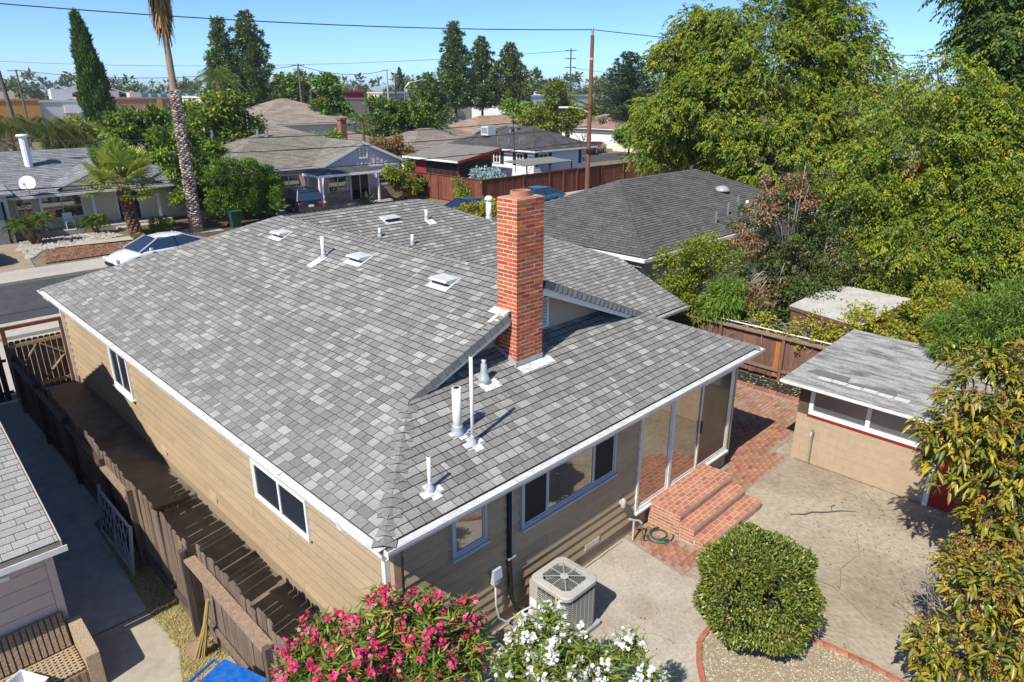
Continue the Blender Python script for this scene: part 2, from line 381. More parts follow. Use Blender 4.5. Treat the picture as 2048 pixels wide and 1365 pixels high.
for a in ((8.59, 8.64, 3.83, 4.41), (9.10, 9.15, 3.83, 4.41), (8.64, 9.10, 3.83, 3.87), (8.64, 9.10, 4.37, 4.41)): m_.bx(a[0], a[1], gy - .06, gy - .001, a[2], a[3])
m_.build('louver_frame', WTRIM, lou)
# fascia, soffit and gutters
def gutter(p, q, inward, name='gutter'):
    """K-profile trough from p to q, `inward` points to the house"""
    p, q, n = Vector(p), Vector(q), Vector(inward)
    prof = [(0.10, 0), (.10, -.11), (.035, -.11), (.0, -.045), (-.005, 0.004), (.008, .004), (.012, -.04), (.04, -.095), (.092, -.095), (.092, 0)]
    m_ = MB(); k = len(prof); V_ = [p + n * a + Vector((0, 0, b)) for a, b in prof] + [q + n * a + Vector((0, 0, b)) for a, b in prof]
    m_.mesh(V_, [(i, (i + 1) % k, k + (i + 1) % k, k + i) for i in range(k)]); m_.face(V_[:k]); m_.face(V_[k:][::-1])
    return m_.build(name, WHITE, house)
GUARD = mat('gutter_guard_mesh', (.62, .62, .61), .6, .2, 60, tint=(.36, .34, .31), tscale=9, tamt=.6)
def guard(p, q, inward, n, alongx):
    p, q, nn = Vector(p), Vector(q), Vector(inward); L_ = (q - p).length; d = (q - p) / L_; s_ = L_ / n; r_ = random.Random(2)
    for i in range(n):
        a = p + d * (i * s_ + .004); b = p + d * ((i + 1) * s_ - .004); z = r_.uniform(-.004, .012)
        m_ = MB(); w0, w1 = .012, .125
        m_.prism([a + nn * w0 + Vector((0, 0, z - .005)), b + nn * w0 + Vector((0, 0, r_.uniform(-.006, .004))), b + nn * w1 + Vector((0, 0, .022)), a + nn * w1 + Vector((0, 0, .022))], (0, 0, .005)); m_.build('gutter_guard', GUARD, gt)
gt = gutter((3.72, 5.9, 2.79), (3.72, 22.28, 2.79), (1, 0, 0)); guard((3.72, 5.98, 2.785), (3.72, 22.25, 2.785), (1, 0, 0), 13, False)
gt = gutter((3.826, 5.9, 2.79), (13.6, 5.9, 2.79), (0, 1, 0)); guard((3.9, 5.9, 2.785), (13.58, 5.9, 2.785), (0, 1, 0), 9, True)
gt = gutter((13.55, WE - .12, wz(WE) - .01), (WX2 + .14, WE - .12, wz(WE) - .01), (0, 1, 0))
m_ = MB(); m_.bx(3.825, 3.85, 6.0, 22.2, 2.62, 2.80); m_.bx(3.85, 13.5, 6.002, 6.025, 2.62, 2.80); m_.bx(13.474, 13.5, 6.03, 12.4, 2.62, 2.80); m_.build('fascia', WTRIM, house)
m_ = MB(); m_.bx(3.85, 4.13, 6.03, 22.1, 2.60, 2.617); m_.bx(4.131, 13.47, 6.03, 6.26, 2.60, 2.617); m_.bx(13.1, 13.47, 6.261, 12.4, 2.60, 2.617); m_.build('soffit', mat('soffit_paint', (.5, .42, .32), .8, .05), house)
m_ = MB(); m_.prism([(WX2 + .02, WE, wz(WE) - .01), (WX2 - .02, WYH, wz(WYH) - .01), (WX2 - .02, WYH, wz(WYH) - .17), (WX2 + .02, WE, wz(WE) - .14)], (.1, 0, 0)); m_.build('barge_board', WTRIM, house)
m_ = MB(); m_.bx(13.6, WX2, WE + .015, WE + .04, wz(WE) - .16, wz(WE) - .02); m_.build('fascia', WTRIM, house)
# walls
WX0, WY0 = 4.13, 6.26
m_ = MB(); m_.bx(WX0 + .012, 13.10, WY0 + .012, 21.9, 0, .34); m_.build('foundation', FOUND, house)
def boards(axis, fixed, a0, a1, z0, z1, row, parent, rng, seg=(2.2, 4.2), holes=()):
    """lap boards; axis 'y': wall facing -x at x=fixed, 'x': wall facing -y at y=fixed"""
    z = z0; k = 0
    while z < z1 - .03:
        zt = min(z + row + .02, z1); a = a0
        cuts = [a0]
        while a < a1:
            a += rng.uniform(*seg)
            cuts.append(min(a, a1))
        spans = list(zip(cuts[:-1], cuts[1:]))
        for h0, h1, hz0, hz1 in holes:
            if z + row > hz0 and z < hz1:
                ns = []
                for s0, s1 in spans:
                    if s1 <= h0 or s0 >= h1: ns.append((s0, s1)); continue
                    if s0 < h0: ns.append((s0, h0))
                    if s1 > h1: ns.append((h1, s1))
                spans = ns
        for s0, s1 in spans:
            if s1 - s0 < .03: continue
            g = .0035; prof = [(.0, 0), (-.024, 0), (-.036, .03), (-.006, zt - z), (0, zt - z)]
            m_ = MB()
            if axis == 'y': m_.prism([(fixed + p[0], s0 + g, z + p[1]) for p in prof], (0, s1 - s0 - 2 * g, 0))
            else: m_.prism([(s0 + g, fixed + p[0], z + p[1]) for p in prof][::-1], (s1 - s0 - 2 * g, 0, 0))
            m_.build('siding_board', SIDING, parent)
        z += row; k += 1
wl = MB().bx(WX0, WX0 + .1, WY0, 21.9, .3, 2.62).build('wall', SIDING, house)
wr = MB().bx(WX0 + .101, 13.10, WY0, WY0 + .1, .3, 2.62).build('wall', SIDING, house)
wo_ = MB().bx(13.0, 13.10, WY0 + .101, 12.4, .3, 2.62).bx(WX0 + .101, 17.3, 21.8, 21.9, .3, 2.62).bx(17.2, 17.3, 12.9, 21.79, 0, 2.7).bx(13.0, 17.3, 12.41, 12.5, 0, 2.6)
wo_ = wo_.build('wall', SIDING, house)
rb = random.Random(21)
boards('y', WX0, WY0 + .08, 21.86, .30, 2.60, .2, wl, rb)
boards('x', WY0, WX0 + .12, 13.06, .30, 2.60, .188, wr, rb, holes=[(9.55, 12.95, .45, 2.5)])
# rear corner seen beyond the patio door: boards on the return wall
boards_ret = [MB().prism([(13.10, WY0 + .04, z), (13.126, WY0 + .04, z), (13.108, WY0 + .04, z + .2), (13.10, WY0 + .04, z + .2)], (0, 6.0, 0)).build('siding_board', SIDING, wo_) for z in [.3 + .188 * i for i in range(12)]]
m_ = MB(); m_.bx(WX0 - .035, WX0 + .075, WY0 - .035, WY0 + .075, .3, 2.6); m_.build('corner_board', SIDING, house)
m_ = MB(); m_.bx(13.06, 13.135, WY0 - .035, WY0 + .04, .3, 2.6); m_.build('corner_board', SIDING, house)
# windows
def window(axis, fixed, a0, a1, z0, z1, trim, panes, proud=.075, trimmat=WTRIM, sill=True):
    """panes: list of (fraction start, end, material)"""
    def B(m_, s0, s1, d0, d1, q0, q1):
        if axis == 'y': m_.bx(fixed - d1, fixed - d0, s0, s1, q0, q1)
        else: m_.bx(s0, s1, fixed - d1, fixed - d0, q0, q1)
    f = MB(); t = trim
    B(f, a0, a1, .0, proud, z0, z0 + t); B(f, a0, a1, 0, proud, z1 - t, z1); B(f, a0, a0 + t, 0, proud - .002, z0 + t, z1 - t); B(f, a1 - t, a1, 0, proud - .002, z0 + t, z1 - t)
    win = f.build('window', trimmat, house)
    ia, ib = a0 + t, a1 - t
    for s0, s1, mt_ in panes:
        p0, p1 = ia + (ib - ia) * s0, ia + (ib - ia) * s1
        g = MB(); B(g, p0 + .015, p1 - .015, .044, .049, z0 + t + .015, z1 - t - .015); g.build('pane', mt_, win)
        h = MB(); w = .03
        B(h, p0, p0 + w, .04, .060, z0 + t, z1 - t); B(h, p1 - w, p1, .04, .060, z0 + t, z1 - t); B(h, p0 + w, p1 - w, .04, .0595, z0 + t, z0 + t + w); B(h, p0 + w, p1 - w, .04, .0595, z1 - t - w, z1 - t)
        h.build('sash', trimmat, win)
    if sill:
        s_ = MB(); B(s_, a0 - .03, a1 + .03, .0, proud + .04, z0 - .035, z0 - .001); s_.build('sill', trimmat, win)
    return win
window('y', WX0, 8.42, 10.22, 1.50, 2.24, .05, [(0, .5, GLASS), (.5, 1, GLASS)], sill=False)
window('y', WX0, 16.40, 17.72, 1.26, 2.34, .07, [(0, .5, GLASS), (.5, 1, GLASS)])
SHADETRIM = mat('shaded_white_trim', (.45, .47, .5), .45, .06, 4)  # white rear window frames, their shade put into the colour as blue-grey
w1 = window('x', WY0, 6.42, 8.78, 1.66, 2.50, .045, [(0, .24, SCREEN), (.24, .75, glass('bright_reflecting_glass', (.02, .02, .02), .36, .01)), (.75, 1, SCREEN)], trimmat=SHADETRIM)
window('x', WY0, 5.05, 5.70, 1.86, 2.50, .045, [(0, 1, glass('curtained_glass', (.16, .11, .07), .3, .02))], trimmat=SHADETRIM)
# sliding patio door, three tall panels
d0, d1, dz0, dz1 = 9.53, 12.97, .47, 2.50
f = MB(); yy = WY0
f.bx(d0, d1, yy - .06, yy, dz0, dz0 + .055).bx(d0, d1, yy - .06, yy, dz1 - .05, dz1).bx(d0, d0 + .05, yy - .058, yy, dz0 + .055, dz1 - .05).bx(d1 - .08, d1, yy - .058, yy, dz0 + .055, dz1 - .05)
f.bx(10.60, 10.68, yy - .056, yy, dz0 + .055, dz1 - .05)
door = f.build('sliding_door', WHITE, house)
for a, b, mt_, dep in ((9.58, 10.60, DOORGLASS, .022), (10.68, 11.72, DOORGLASS, .022), (11.66, 12.89, glass('screened_glass', (.02, .018, .016), .05, .08), .036)):
    MB().bx(a + .04, b - .04, yy - dep - .006, yy - dep, dz0 + .1, dz1 - .09).build('pane', mt_, door)
    s_ = MB(); w = .05
    s_.bx(a, a + w, yy - dep - .016, yy - dep + .006, dz0 + .055, dz1 - .05).bx(b - w, b, yy - dep - .016, yy - dep + .006, dz0 + .055, dz1 - .05).bx(a + w, b - w, yy - dep - .0155, yy - dep + .006, dz0 + .055, dz0 + .11).bx(a + w, b - w, yy - dep - .0155, yy - dep + .006, dz1 - .1, dz1 - .05)
    s_.build('door_frame', WHITE, door)
MB().bx(11.70, 11.725, yy - .085, yy - .055, 1.35, 1.62).build('door_handle', BLACK, door)
MB().bx(d0 - .02, d1 + .02, yy - .10, yy, dz0 - .04, dz0 - .001).build('threshold', WTRIM, door)
# downspout with elbow at the rear corner
m_ = MB(); m_.tube([(3.80, 7.0, 2.70), (3.82, 6.98, 2.60), (3.98, 6.90, 2.52), (4.05, 6.86, 2.48)], .045, 10); m_.build('downspout_elbow', WHITE, house, True)
m_ = MB(); m_.bx(WX0 - .11, WX0 - .04, WY0 + .06, WY0 + .14, .1, 2.62); m_.tube([(WX0 - .07, WY0 + .1, .14), (WX0 - .16, WY0 + .06, .05)], .04, 8); m_.build('downspout', WHITE, house)
m_ = MB(); m_.bx(WX0 - .10, WX0 - .03, 21.70, 21.78, .1, 2.62); m_.tube([(3.78, 21.9, 2.68), (3.85, 21.85, 2.58), (4.04, 21.76, 2.5)], .045, 8); m_.build('downspout', WHITE, house)
# crawl space vents in the siding foot
for x in (8.05,):
    v_ = MB().bx(x, x + .42, WY0 - .035, WY0 - .028, .36, .50).build('crawl_vent', mat('vent_paint', (.5, .42, .31), .7), house)
    for i in range(12): MB().bx(x + .02 + i * .033, x + .034 + i * .033, WY0 - .042, WY0 - .035, .37, .49).build('vent_bar', mat('vent_bar_paint', (.6, .54, .44), .6), v_)
for y in (12.2, 14.8):
    MB().bx(WX0 - .036, WX0 - .027, y, y + .32, .42, .58).build('crawl_vent', mat('vent_paint', (.5, .42, .31), .7), house)
MB().tube([(9.06, WY0 - .02, .92), (9.06, WY0 - .09, .92)], .05, 10).lathe([(.02, .1), (.05, .06), (.055, -.06), (.03, -.12)], (9.06, WY0 - .09, .92), 10).build('wall_lamp', mat('lamp_grey', (.42, .40, .37), .4), house, True)

# ---- chimney
mo = MB(); gg = .0025
mo.bx(CHX0 + gg, CHX1 - gg, CHY0 + gg, CHY1 - gg, 3.2, CHT + .005); chim = mo.build('chimney', MORTAR, house)
BL, BH, BW = .200, .0565, .095; CO = .0685
bmeshes = {}
def brick_mesh(l, w, h, mat_=BRICK, key='brick'):
    k = (key, round(l, 3), round(w, 3), round(h, 3))
    if k not in bmeshes:
        m_ = MB(); b_ = .004; a, c, d = l / 2, w / 2, h / 2
        V_ = []
        for zz, i in ((-d, b_), (-d + b_, 0), (d - b_, 0), (d, b_)):
            V_ += [(-a + i, -c + i, zz), (a - i, -c + i, zz), (a - i, c - i, zz), (-a + i, c - i, zz)]
        F_ = [(3, 2, 1, 0), (12, 13, 14, 15)] + [(r_ * 4 + j, r_ * 4 + (j + 1) % 4, r_ * 4 + 4 + (j + 1) % 4, r_ * 4 + 4 + j) for r_ in range(3) for j in range(4)]
        m_.mesh(V_, F_); bmeshes[k] = m_.data('brick', mat_)
    return bmeshes[k]
brr = random.Random(4); back = MB(); z = CHT - BH / 2; row = 0
Lx, Ly = CHX1 - CHX0, CHY1 - CHY0
while z > 3.30:
    o = row % 2
    # near face (-y): three modules; left face (-x): shares the corner bricks
    xs = [CHX0, CHX0 + .215, CHX0 + .43, CHX1 + .012] if o == 0 else [CHX0 + BW + .012, CHX0 + .32, CHX0 + .535, CHX1 + .012]
    for a, b in zip(xs[:-1], xs[1:]):
        l = b - a - .012
        piece('brick', brick_mesh(l, BW, BH), chim, ((a + b - .012) / 2, CHY0 + BW / 2 + brr.uniform(-.003, .002), z), (0, 0, brr.uniform(-.008, .008)))
    ys = [CHY0 + BW + .012, CHY0 + .32, CHY1 + .012] if o == 0 else [CHY0, CHY0 + .22, CHY1 + .012]
    for a, b in zip(ys[:-1], ys[1:]):
        l = b - a - .012
        if l < .015: continue
        piece('brick', brick_mesh(BW, l, BH), chim, (CHX0 + BW / 2 + brr.uniform(-.003, .002), (a + b - .012) / 2, z), (0, 0, brr.uniform(-.008, .008)))
    back.bx(CHX0 + BW + .01, CHX0 + .3, CHY1 - BW, CHY1, z - BH / 2, z + BH / 2).bx(CHX0 + .31, CHX0 + .53, CHY1 - BW, CHY1, z - BH / 2, z + BH / 2).bx(CHX1 - BW, CHX1, CHY0 + BW + .01, CHY0 + .25, z - BH / 2, z + BH / 2).bx(CHX1 - BW, CHX1, CHY0 + .26, CHY1, z - BH / 2, z + BH / 2)
    z -= CO; row += 1
tag(back.build('rear_brick_courses', BRICK, chim), kind='stuff')
fl = MB(); cx_, cy_ = (CHX0 + CHX1) / 2 + .0, (CHY0 + CHY1) / 2
fl.bx(CHX0 + .02, CHX1 - .02, CHY0 + .02, CHY1 - .02, CHT + .005, CHT + .02); fl.build('mortar_cap', mat('cap_mortar', (.42, .27, .2), .95, .2, 12, bump=.3), chim)
ring = MB(); n = 24
def oval(r1, r2, z): return [(cx_ + r1 * math.cos(2 * math.pi * j / n), cy_ + r2 * math.sin(2 * math.pi * j / n), z) for j in range(n)]
Q = oval(.205, .15, CHT + .02) + oval(.20, .145, CHT + .11) + oval(.17, .115, CHT + .11) + oval(.165, .11, CHT + .021)
ring.mesh(Q, [(i * n + j, i * n + (j + 1) % n, (i + 1) * n + (j + 1) % n, (i + 1) * n + j) for i in range(3) for j in range(n)])
ring.face([q for q in oval(.165, .11, CHT + .024)]); ring.build('flue_tile', mat('terracotta', (.45, .2, .12), .8, .12, 9), chim)
FLASH = mat('lead_flashing', (.44, .48, .5), .5, .15, 10, metal=.3)
zr = lambda y: fRr(0, y)
m_ = MB(); m_.bx(CHX0 - .02, CHX1 + .02, CHY0 - .014, CHY0 - .003, zr(CHY0) - .03, zr(CHY0) + .1); m_.prism([(CHX0 - .014, CHY0 - .014, zr(CHY0) - .02), (CHX0 - .014, CHY1 + .1, zr(CHY1 + .1) - .02), (CHX0 - .014, CHY1 + .1, zr(CHY1 + .1) + .1), (CHX0 - .014, CHY0 - .014, zr(CHY0) + .1)], (.012, 0, 0)); m_.prism([(CHX1 + .004, CHY0 - .014, zr(CHY0) - .02), (CHX1 + .004, CHY1 + .1, zr(CHY1 + .1) - .02), (CHX1 + .004, CHY1 + .1, zr(CHY1 + .1) + .1), (CHX1 + .004, CHY0 - .014, zr(CHY0) + .1)], (.012, 0, 0)); m_.build('chimney_flashing', FLASH, chim)
def on_rear(x, y, h=.03): return Vector((x, y, fRr(x, y) + h))
PATCH = mat('white_roof_sealant', (.74, .74, .73), .6, .1, 10, tint=(.3, .3, .3), tscale=14, tamt=.9)
def patch(name, x0, x1, y0, y1, parent, plane=fRr, h=.028, mt_=PATCH):
    P_ = [(x0, y0), (x1, y0), (x1, y1), (x0, y1)]; return MB().prism([(x, y, plane(x, y) + h) for x, y in P_], (0, 0, .006)).build(name, mt_, parent)
patch('sealant_patch', CHX0 - .02, CHX1 + .16, CHY0 - .19, CHY0 - .03, roof)
patch('sealant_patch', CHX0 - .36, CHX0 - .01, 7.83, 8.0, roof, fL, mt_=mat('rusted_flashing', (.72, .70, .68), .6, .1, 10, tint=(.4, .12, .03), tscale=9, tamt=1.0)); patch('sealant_patch', CHX0 - .16, CHX0 - .01, 8.0, 8.2, roof, fL)
# ---- pipes and vents on the roof
PVC = mat('white_vent_pipe', (.78, .77, .74), .5, .06, 6)
def vent_pipe(x, y, plane, ztop, r_, collar, flash=None):
    z0 = plane(x, y); p = MB().tube([(x, y, z0 - .05), (x, y, ztop)], r_, 12, caps=True); po = p.build('vent_pipe', PVC, roof, True)
    for poly in po.data.polygons: poly.use_smooth = len(poly.vertices) == 4
    MB().tube([(x, y, ztop - .001), (x, y, ztop + .002)], r_ * .72, 12).build('pipe_mouth', BLACK, po)
    MB().lathe([(collar * 1.25, .0), (collar * 1.2, .03), (collar * .95, .08), (r_ * 1.25, .13), (r_ * 1.15, .16)], (x, y, z0 - .01), 14).build('pipe_collar', FLASH, po, True)
    if flash:
        patch('sealant_patch', x - flash, x + flash, y - flash * .55, y + flash * .2, roof, plane, .022); patch('sealant_patch', x - flash * .4, x + flash * .5, y - flash * 1.0, y + flash * .5, roof, plane, .03)
    return po
vent_pipe(4.84, 6.37, fRr, 3.50, .026, .06, .17)
vent_pipe(5.86, 6.98, fRr, 3.97, .068, .085, .15)
vent_pipe(5.93, 6.73, fRr, 4.50, .026, .06, .17)
m_ = MB().lathe([(.14, -.02), (.09, .06), (.055, .2), (.05, .3), (.03, .33), (.045, .37)], (7.03, 7.66, fRr(0, 7.66)), 14); m_.build('cone_vent', FLASH, roof, True); patch('sealant_patch', 6.85, 7.22, 7.42, 7.6, roof)
vent_pipe(7.73, 13.67, fL, 4.95, .042, .07); patch('sealant_patch', 7.35, 7.75, 13.55, 13.8, roof, fL)
vent_pipe(11.43, 15.31, fW, 4.25, .04, .06); vent_pipe(10.76, 15.89, fW, 4.44, .04, .06); vent_pipe(12.73, 16.3, fW, 4.66, .045, .07); patch('sealant_patch', 12.6, 12.9, 16.0, 16.25, roof, fW)
vp = vent_pipe(15.0, 16.0, lambda x, y: fH(x, y), 4.72, .09, .12); MB().lathe([(.12, 0), (.13, .03), (.12, .1), (.06, .14)], (15.0, 16.0, 4.72), 14).build('vent_cap', PVC, vp, True)
VENTG = mat('dull_white_vent', (.55, .56, .56), .6, .12, 8, tint=(.4, .39, .37), tscale=6, tamt=.5)
def hood(x, y, plane, dirv, w=.5):
    """low roof ventilator: sloping hood open towards the eave, on a flange"""
    D = Vector(dirv).normalized(); S = D.cross(Vector((0, 0, 1))).normalized(); c = Vector((x, y, 0))
    def Q(a, b, h): q = c + D * a + S * b; return (q.x, q.y, plane(q.x, q.y) + h)
    h2 = w / 2
    b = MB().prism([Q(.24, -h2 - .05, .028), Q(.24, h2 + .05, .028), Q(-.18, h2 + .03, .028), Q(-.18, -h2 - .03, .028)], (0, 0, .006)).build('roof_vent', VENTG, roof)
    m_ = MB(); A = [Q(.16, -h2, .17), Q(.16, h2, .17), Q(-.18, h2, .035), Q(-.18, -h2, .035)]
    B_ = [Q(.19, -h2, .145), Q(.19, h2, .145)]; G = [Q(.06, -h2, .03), Q(.06, h2, .03)]
    m_.face(A); m_.face([A[1], A[0], B_[0], B_[1]]); m_.face([A[0], A[3], G[0], B_[0]]); m_.face([A[2], A[1], B_[1], G[1]]); m_.build('vent_hood', VENTG, b)
    m_ = MB(); m_.face([Q(.1, -h2 + .01, .03), Q(.1, h2 - .01, .03), Q(.13, h2 - .01, .135), Q(.13, -h2 + .01, .135)]); m_.build('vent_screen', BLACK, b)
hood(8.02, 16.15, fL, (-1, 0, 0)); hood(7.98, 12.6, fL, (-1, 0, 0)); hood(8.02, 9.8, fL, (-1, 0, 0)); hood(11.6, 16.55, fW, (0, -1, 0))
def wood(name, col, tint): return mat(name, col, .9, .28, 7, bump=.35, bscale=30, rand=.22, tint=tint, tscale=2.2, tamt=.7, stretch=(5, 5, .6))
# ------------------------------------------------------------------ ground sheets
def sheet(name, pts, z, mt_, kind='structure', thick=None):
    m_ = MB()
    if thick: m_.prism([(x, y, z - thick) for x, y in pts], (0, 0, thick))
    else: m_.face([(x, y, z) for x, y in pts])
    return tag(m_.build(name, mt_), kind=kind)
DIRT = mat('dry_earth', (.20, .155, .105), .95, .25, 1.2, bump=.3, bscale=20, tint=(.12, .11, .06), tscale=.25, tamt=.8)
g = sheet('ground', [(-3000, -600), (4000, -600), (4000, 5000), (-3000, 5000)], -.02, DIRT)
SLAB2 = mat('pale_concrete', (.43, .38, .31), .9, .2, 18, bump=.3, bscale=40, tint=(.28, .22, .165), tscale=.9, tamt=.9)
sheet('slab_base', [(4.3, -3), (18.5, -3), (18.5, 10), (13, 10), (13, 6.3), (4.3, 6.3)], -.008, CONC)
sheet('concrete_patio_slab', [(9.30, -3), (14.62, -3), (14.62, 5.36), (12.06, 5.40), (9.96, 4.86), (9.30, 4.55)], 0, CONC)
sheet('concrete_path', [(4.6, -3), (9.285, -3), (9.285, 4.55), (9.13, 4.9), (9.3, 6.3), (4.4, 6.3), (4.4, 4.2)], .002, SLAB2)
sheet('planting_soil', [(2.0, -3), (4.59, -3), (4.39, 4.2), (4.2, 6.3), (3.5, 6.6), (2.75, 6.6), (2.0, 5.5)], .0, mat('dark_soil', (.10, .07, .045), .95, .3, 6, bump=.4))
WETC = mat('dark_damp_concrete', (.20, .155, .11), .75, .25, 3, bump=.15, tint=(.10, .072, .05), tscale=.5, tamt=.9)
sheet('side_path', [(2.62, 6.6), (4.15, 6.3), (4.15, 13.45), (2.62, 13.5)], .004, WETC)
sheet('side_path', [(2.62, 13.46), (4.15, 13.42), (4.15, 21.9), (2.62, 21.9)], .09, WETC, thick=.1)
m_ = MB(); r_ = random.Random(8)
for i in range(40):
    a = r_.uniform(2.9, 4.05); y = r_.uniform(13.1, 13.42); s_ = r_.uniform(.01, .035); m_.rbox((a, y, .015 + s_ / 3), (s_ * 2, s_ * 1.6, s_), (r_.random(), r_.random(), r_.random()))
tag(m_.build('rubble', mat('broken_concrete', (.2, .15, .11), .9)), 'broken concrete crumbs below the side path step', 'rubble', kind='stuff')
# driveway and strip on the left neighbour's side of the fence
NC = mat('driveway_concrete', (.38, .355, .32), .9, .16, 5, bump=.2, tint=(.27, .25, .23), tscale=.7, tamt=.8)
sheet('neighbour_driveway', [(-6, 10.62), (2.22, 10.62), (2.32, 13.9), (2.58, 14.1), (2.58, 21.8), (-6, 21.8)], .003, NC)
sheet('neighbour_slab', [(-6, 2), (1.9, 2), (2.2, 8.4), (2.25, 9.4), (2.22, 10.60), (-6, 10.60)], .0, mat('tan_slab', (.40, .35, .27), .9, .12, 7, bump=.25, tint=(.3, .25, .19), tscale=1.2, tamt=.7))
# gravel bed with brick edging
bed = [(7.0, 3.05), (7.32, 3.43), (7.6, 3.66), (7.93, 3.85), (8.3, 3.9), (8.7, 3.68), (9.0, 3.25), (9.17, 2.85), (9.28, 2.3), (9.32, 1.8), (9.28, 1.0), (9.2, -1), (7.0, -1)]
sheet('gravel_bed', bed, .010, mat('gravel_base', (.30, .25, .17), .95, .3, 60, bump=.6, bscale=90))
def in_poly(x, y, P_):
    c = False; j = len(P_) - 1
    for i in range(len(P_)):
        if (P_[i][1] > y) != (P_[j][1] > y) and x < (P_[j][0] - P_[i][0]) * (y - P_[i][1]) / (P_[j][1] - P_[i][1]) + P_[i][0]: c = not c
        j = i
    return c
def pebbles(name, P_, n, size, cols, z, mt_, rng, flat=.6, label=None, cat=None, parent=None):
    xs = [p[0] for p in P_]; ys = [p[1] for p in P_]; V_, F_, C_ = [], [], []
    base = np.array([(1, 0, 0), (0, 1, 0), (-1, 0, 0), (0, -1, 0), (0, 0, 1)], float); fc = np.array([(0, 1, 4), (1, 2, 4), (2, 3, 4), (3, 0, 4)])
    while len(V_) < n:
        x, y = rng.uniform(min(xs), max(xs)), rng.uniform(min(ys), max(ys))
        if not in_poly(x, y, P_): continue
        s_ = rng.uniform(*size); t = rng.uniform(0, 6.3); c, s2 = math.cos(t), math.sin(t)
        b = base * [s_ * rng.uniform(.8, 1.5), s_ * rng.uniform(.6, 1), s_ * flat * rng.uniform(.6, 1.5)]
        b = np.stack([b[:, 0] * c - b[:, 1] * s2, b[:, 0] * s2 + b[:, 1] * c, b[:, 2]], 1) + [x, y, z]
        F_.append(fc + 5 * len(V_)); V_.append(b); C_ += [rng.choice(cols)] * 4
    o = np_mesh(name, np.concatenate(V_), np.concatenate(F_), mt_, np.array(C_), parent)
    return tag(o, label, cat, kind='stuff')
GRAV = mat('loose_stones', attr=True, rough=.9, var=.15, scale=20)
rg = random.Random(31)
pebbles('gravel', [p for p in bed if p[1] > 0.9] + [(9.25, .9), (7.0, .9)], 9000, (.008, .017), [(.42, .34, .22), (.36, .28, .17), (.5, .43, .31), (.3, .22, .14), (.25, .21, .16), (.58, .52, .42)], .012, GRAV, rg, label='tan pea gravel around the round clipped shrub', cat='gravel')
edge = thing('brick_edging', (8.3, 3.8, 0), 'curved red brick edging around the pea gravel bed', 'edging')
pts = [Vector((*p, 0)) for p in bed[:11]]
EDGEB = mat('edging_brick', (.36, .12, .07), .85, .2, 14, bump=.3, rand=.2, tint=(.42, .3, .24), tscale=5, tamt=.5)
acc = 0
for a, b in zip(pts[:-1], pts[1:]):
    L_ = (b - a).length; d = (b - a) / L_; k = max(1, round(L_ / .2))
    for i in range(k):
        p = a + d * (L_ * (i + .5) / k); piece('brick', brick_mesh(L_ / k - .006, .075, .09, EDGEB, 'edge'), edge, (p.x, p.y, .012 + rg.uniform(-.004, .006)), (0, 0, math.atan2(d.y, d.x)))

# ------------------------------------------------------------------ brick patio
pat = tag(MB().face([(9.13, 4.9, .006), (9.96, 4.86, .006), (9.98, 6.25, .006), (9.3, 6.28, .006)]).face([(12.0, 5.40, .006), (14.52, 5.36, .006), (14.52, 5.75, .006), (17.55, 5.75, .006), (17.55, 9.6, .006), (13.0, 9.6, .006), (13.0, 6.3, .006), (12.0, 6.28, .006)]).build('brick_patio', mat('sandy_joints', (.30, .24, .19), .95, .2, 12)), kind='structure')
zones = [[(9.13, 4.9), (9.96, 4.86), (9.98, 6.25), (9.3, 6.28)], [(12.0, 5.41), (14.5, 5.37), (14.5, 5.76), (17.53, 5.76), (17.53, 9.6), (13.12, 9.6), (13.12, 6.24), (12.0, 6.24)]]
cand = []; rp = random.Random(14)
for zi, Z_ in enumerate(zones):
    y = 4.85; k = 0
    while y < 9.6:
        x = 9.0 + (k % 2) * .103
        while x < 17.6:
            if all(in_poly(x + a * .09, y + b * .04, Z_) for a in (-1, 1) for b in (-1, 1)): cand.append((x, y))
            x += .206
        y += .104; k += 1
cand.sort(key=lambda q: (Vector((*q, 0)) - Vector(CAM)).length)
vis = [q for q in cand if not (12.95 < q[0] < 15 and q[1] > 7.2 and q[0] - 13 < (q[1] - 6.3) * .9)]
hid = [q for q in cand if q not in set(vis)]
for x, y in vis[:300]:
    piece('brick', brick_mesh(.194, .093, .05, PBRICK, 'pat'), pat, (x, y, -.009 + rp.uniform(-.003, .004)), (rp.uniform(-.012, .012), rp.uniform(-.012, .012), rp.uniform(-.012, .012)))
m_ = MB()
for x, y in vis[300:] + hid:
    k = rp.uniform(.75, 1.25); c = (.33 * k, .15 * k, .09 * k) if rp.random() < .7 else (.31 * k, .21 * k, .15 * k)
    m_.bx(x - .097, x + .097, y - .0465, y + .0465, 0, .017 + rp.uniform(-.003, .004), c)
tag(m_.build('far_bricks', mat('patio_brick_far', attr=True, rough=.9, var=.2, scale=14, tint=(.38, .27, .2), tscale=3, tamt=.6), pat), kind='stuff')
edge2 = thing('brick_border', (17.6, 7, 0), 'straight red brick border in front of the black mulch bed', 'edging')
for i in range(20):
    y = 5.55 + i * .213; piece('brick', brick_mesh(.095, .203, .12, EDGEB, 'edge'), edge2, (17.6, y, .03 + rp.uniform(-.004, .006)))
sheet('mulch_bed', [(17.64, 5.4), (18.5, 5.4), (18.5, 10), (17.64, 10)], .012, mat('black_mulch_base', (.02, .018, .018), .9, .3, 20, bump=.6))
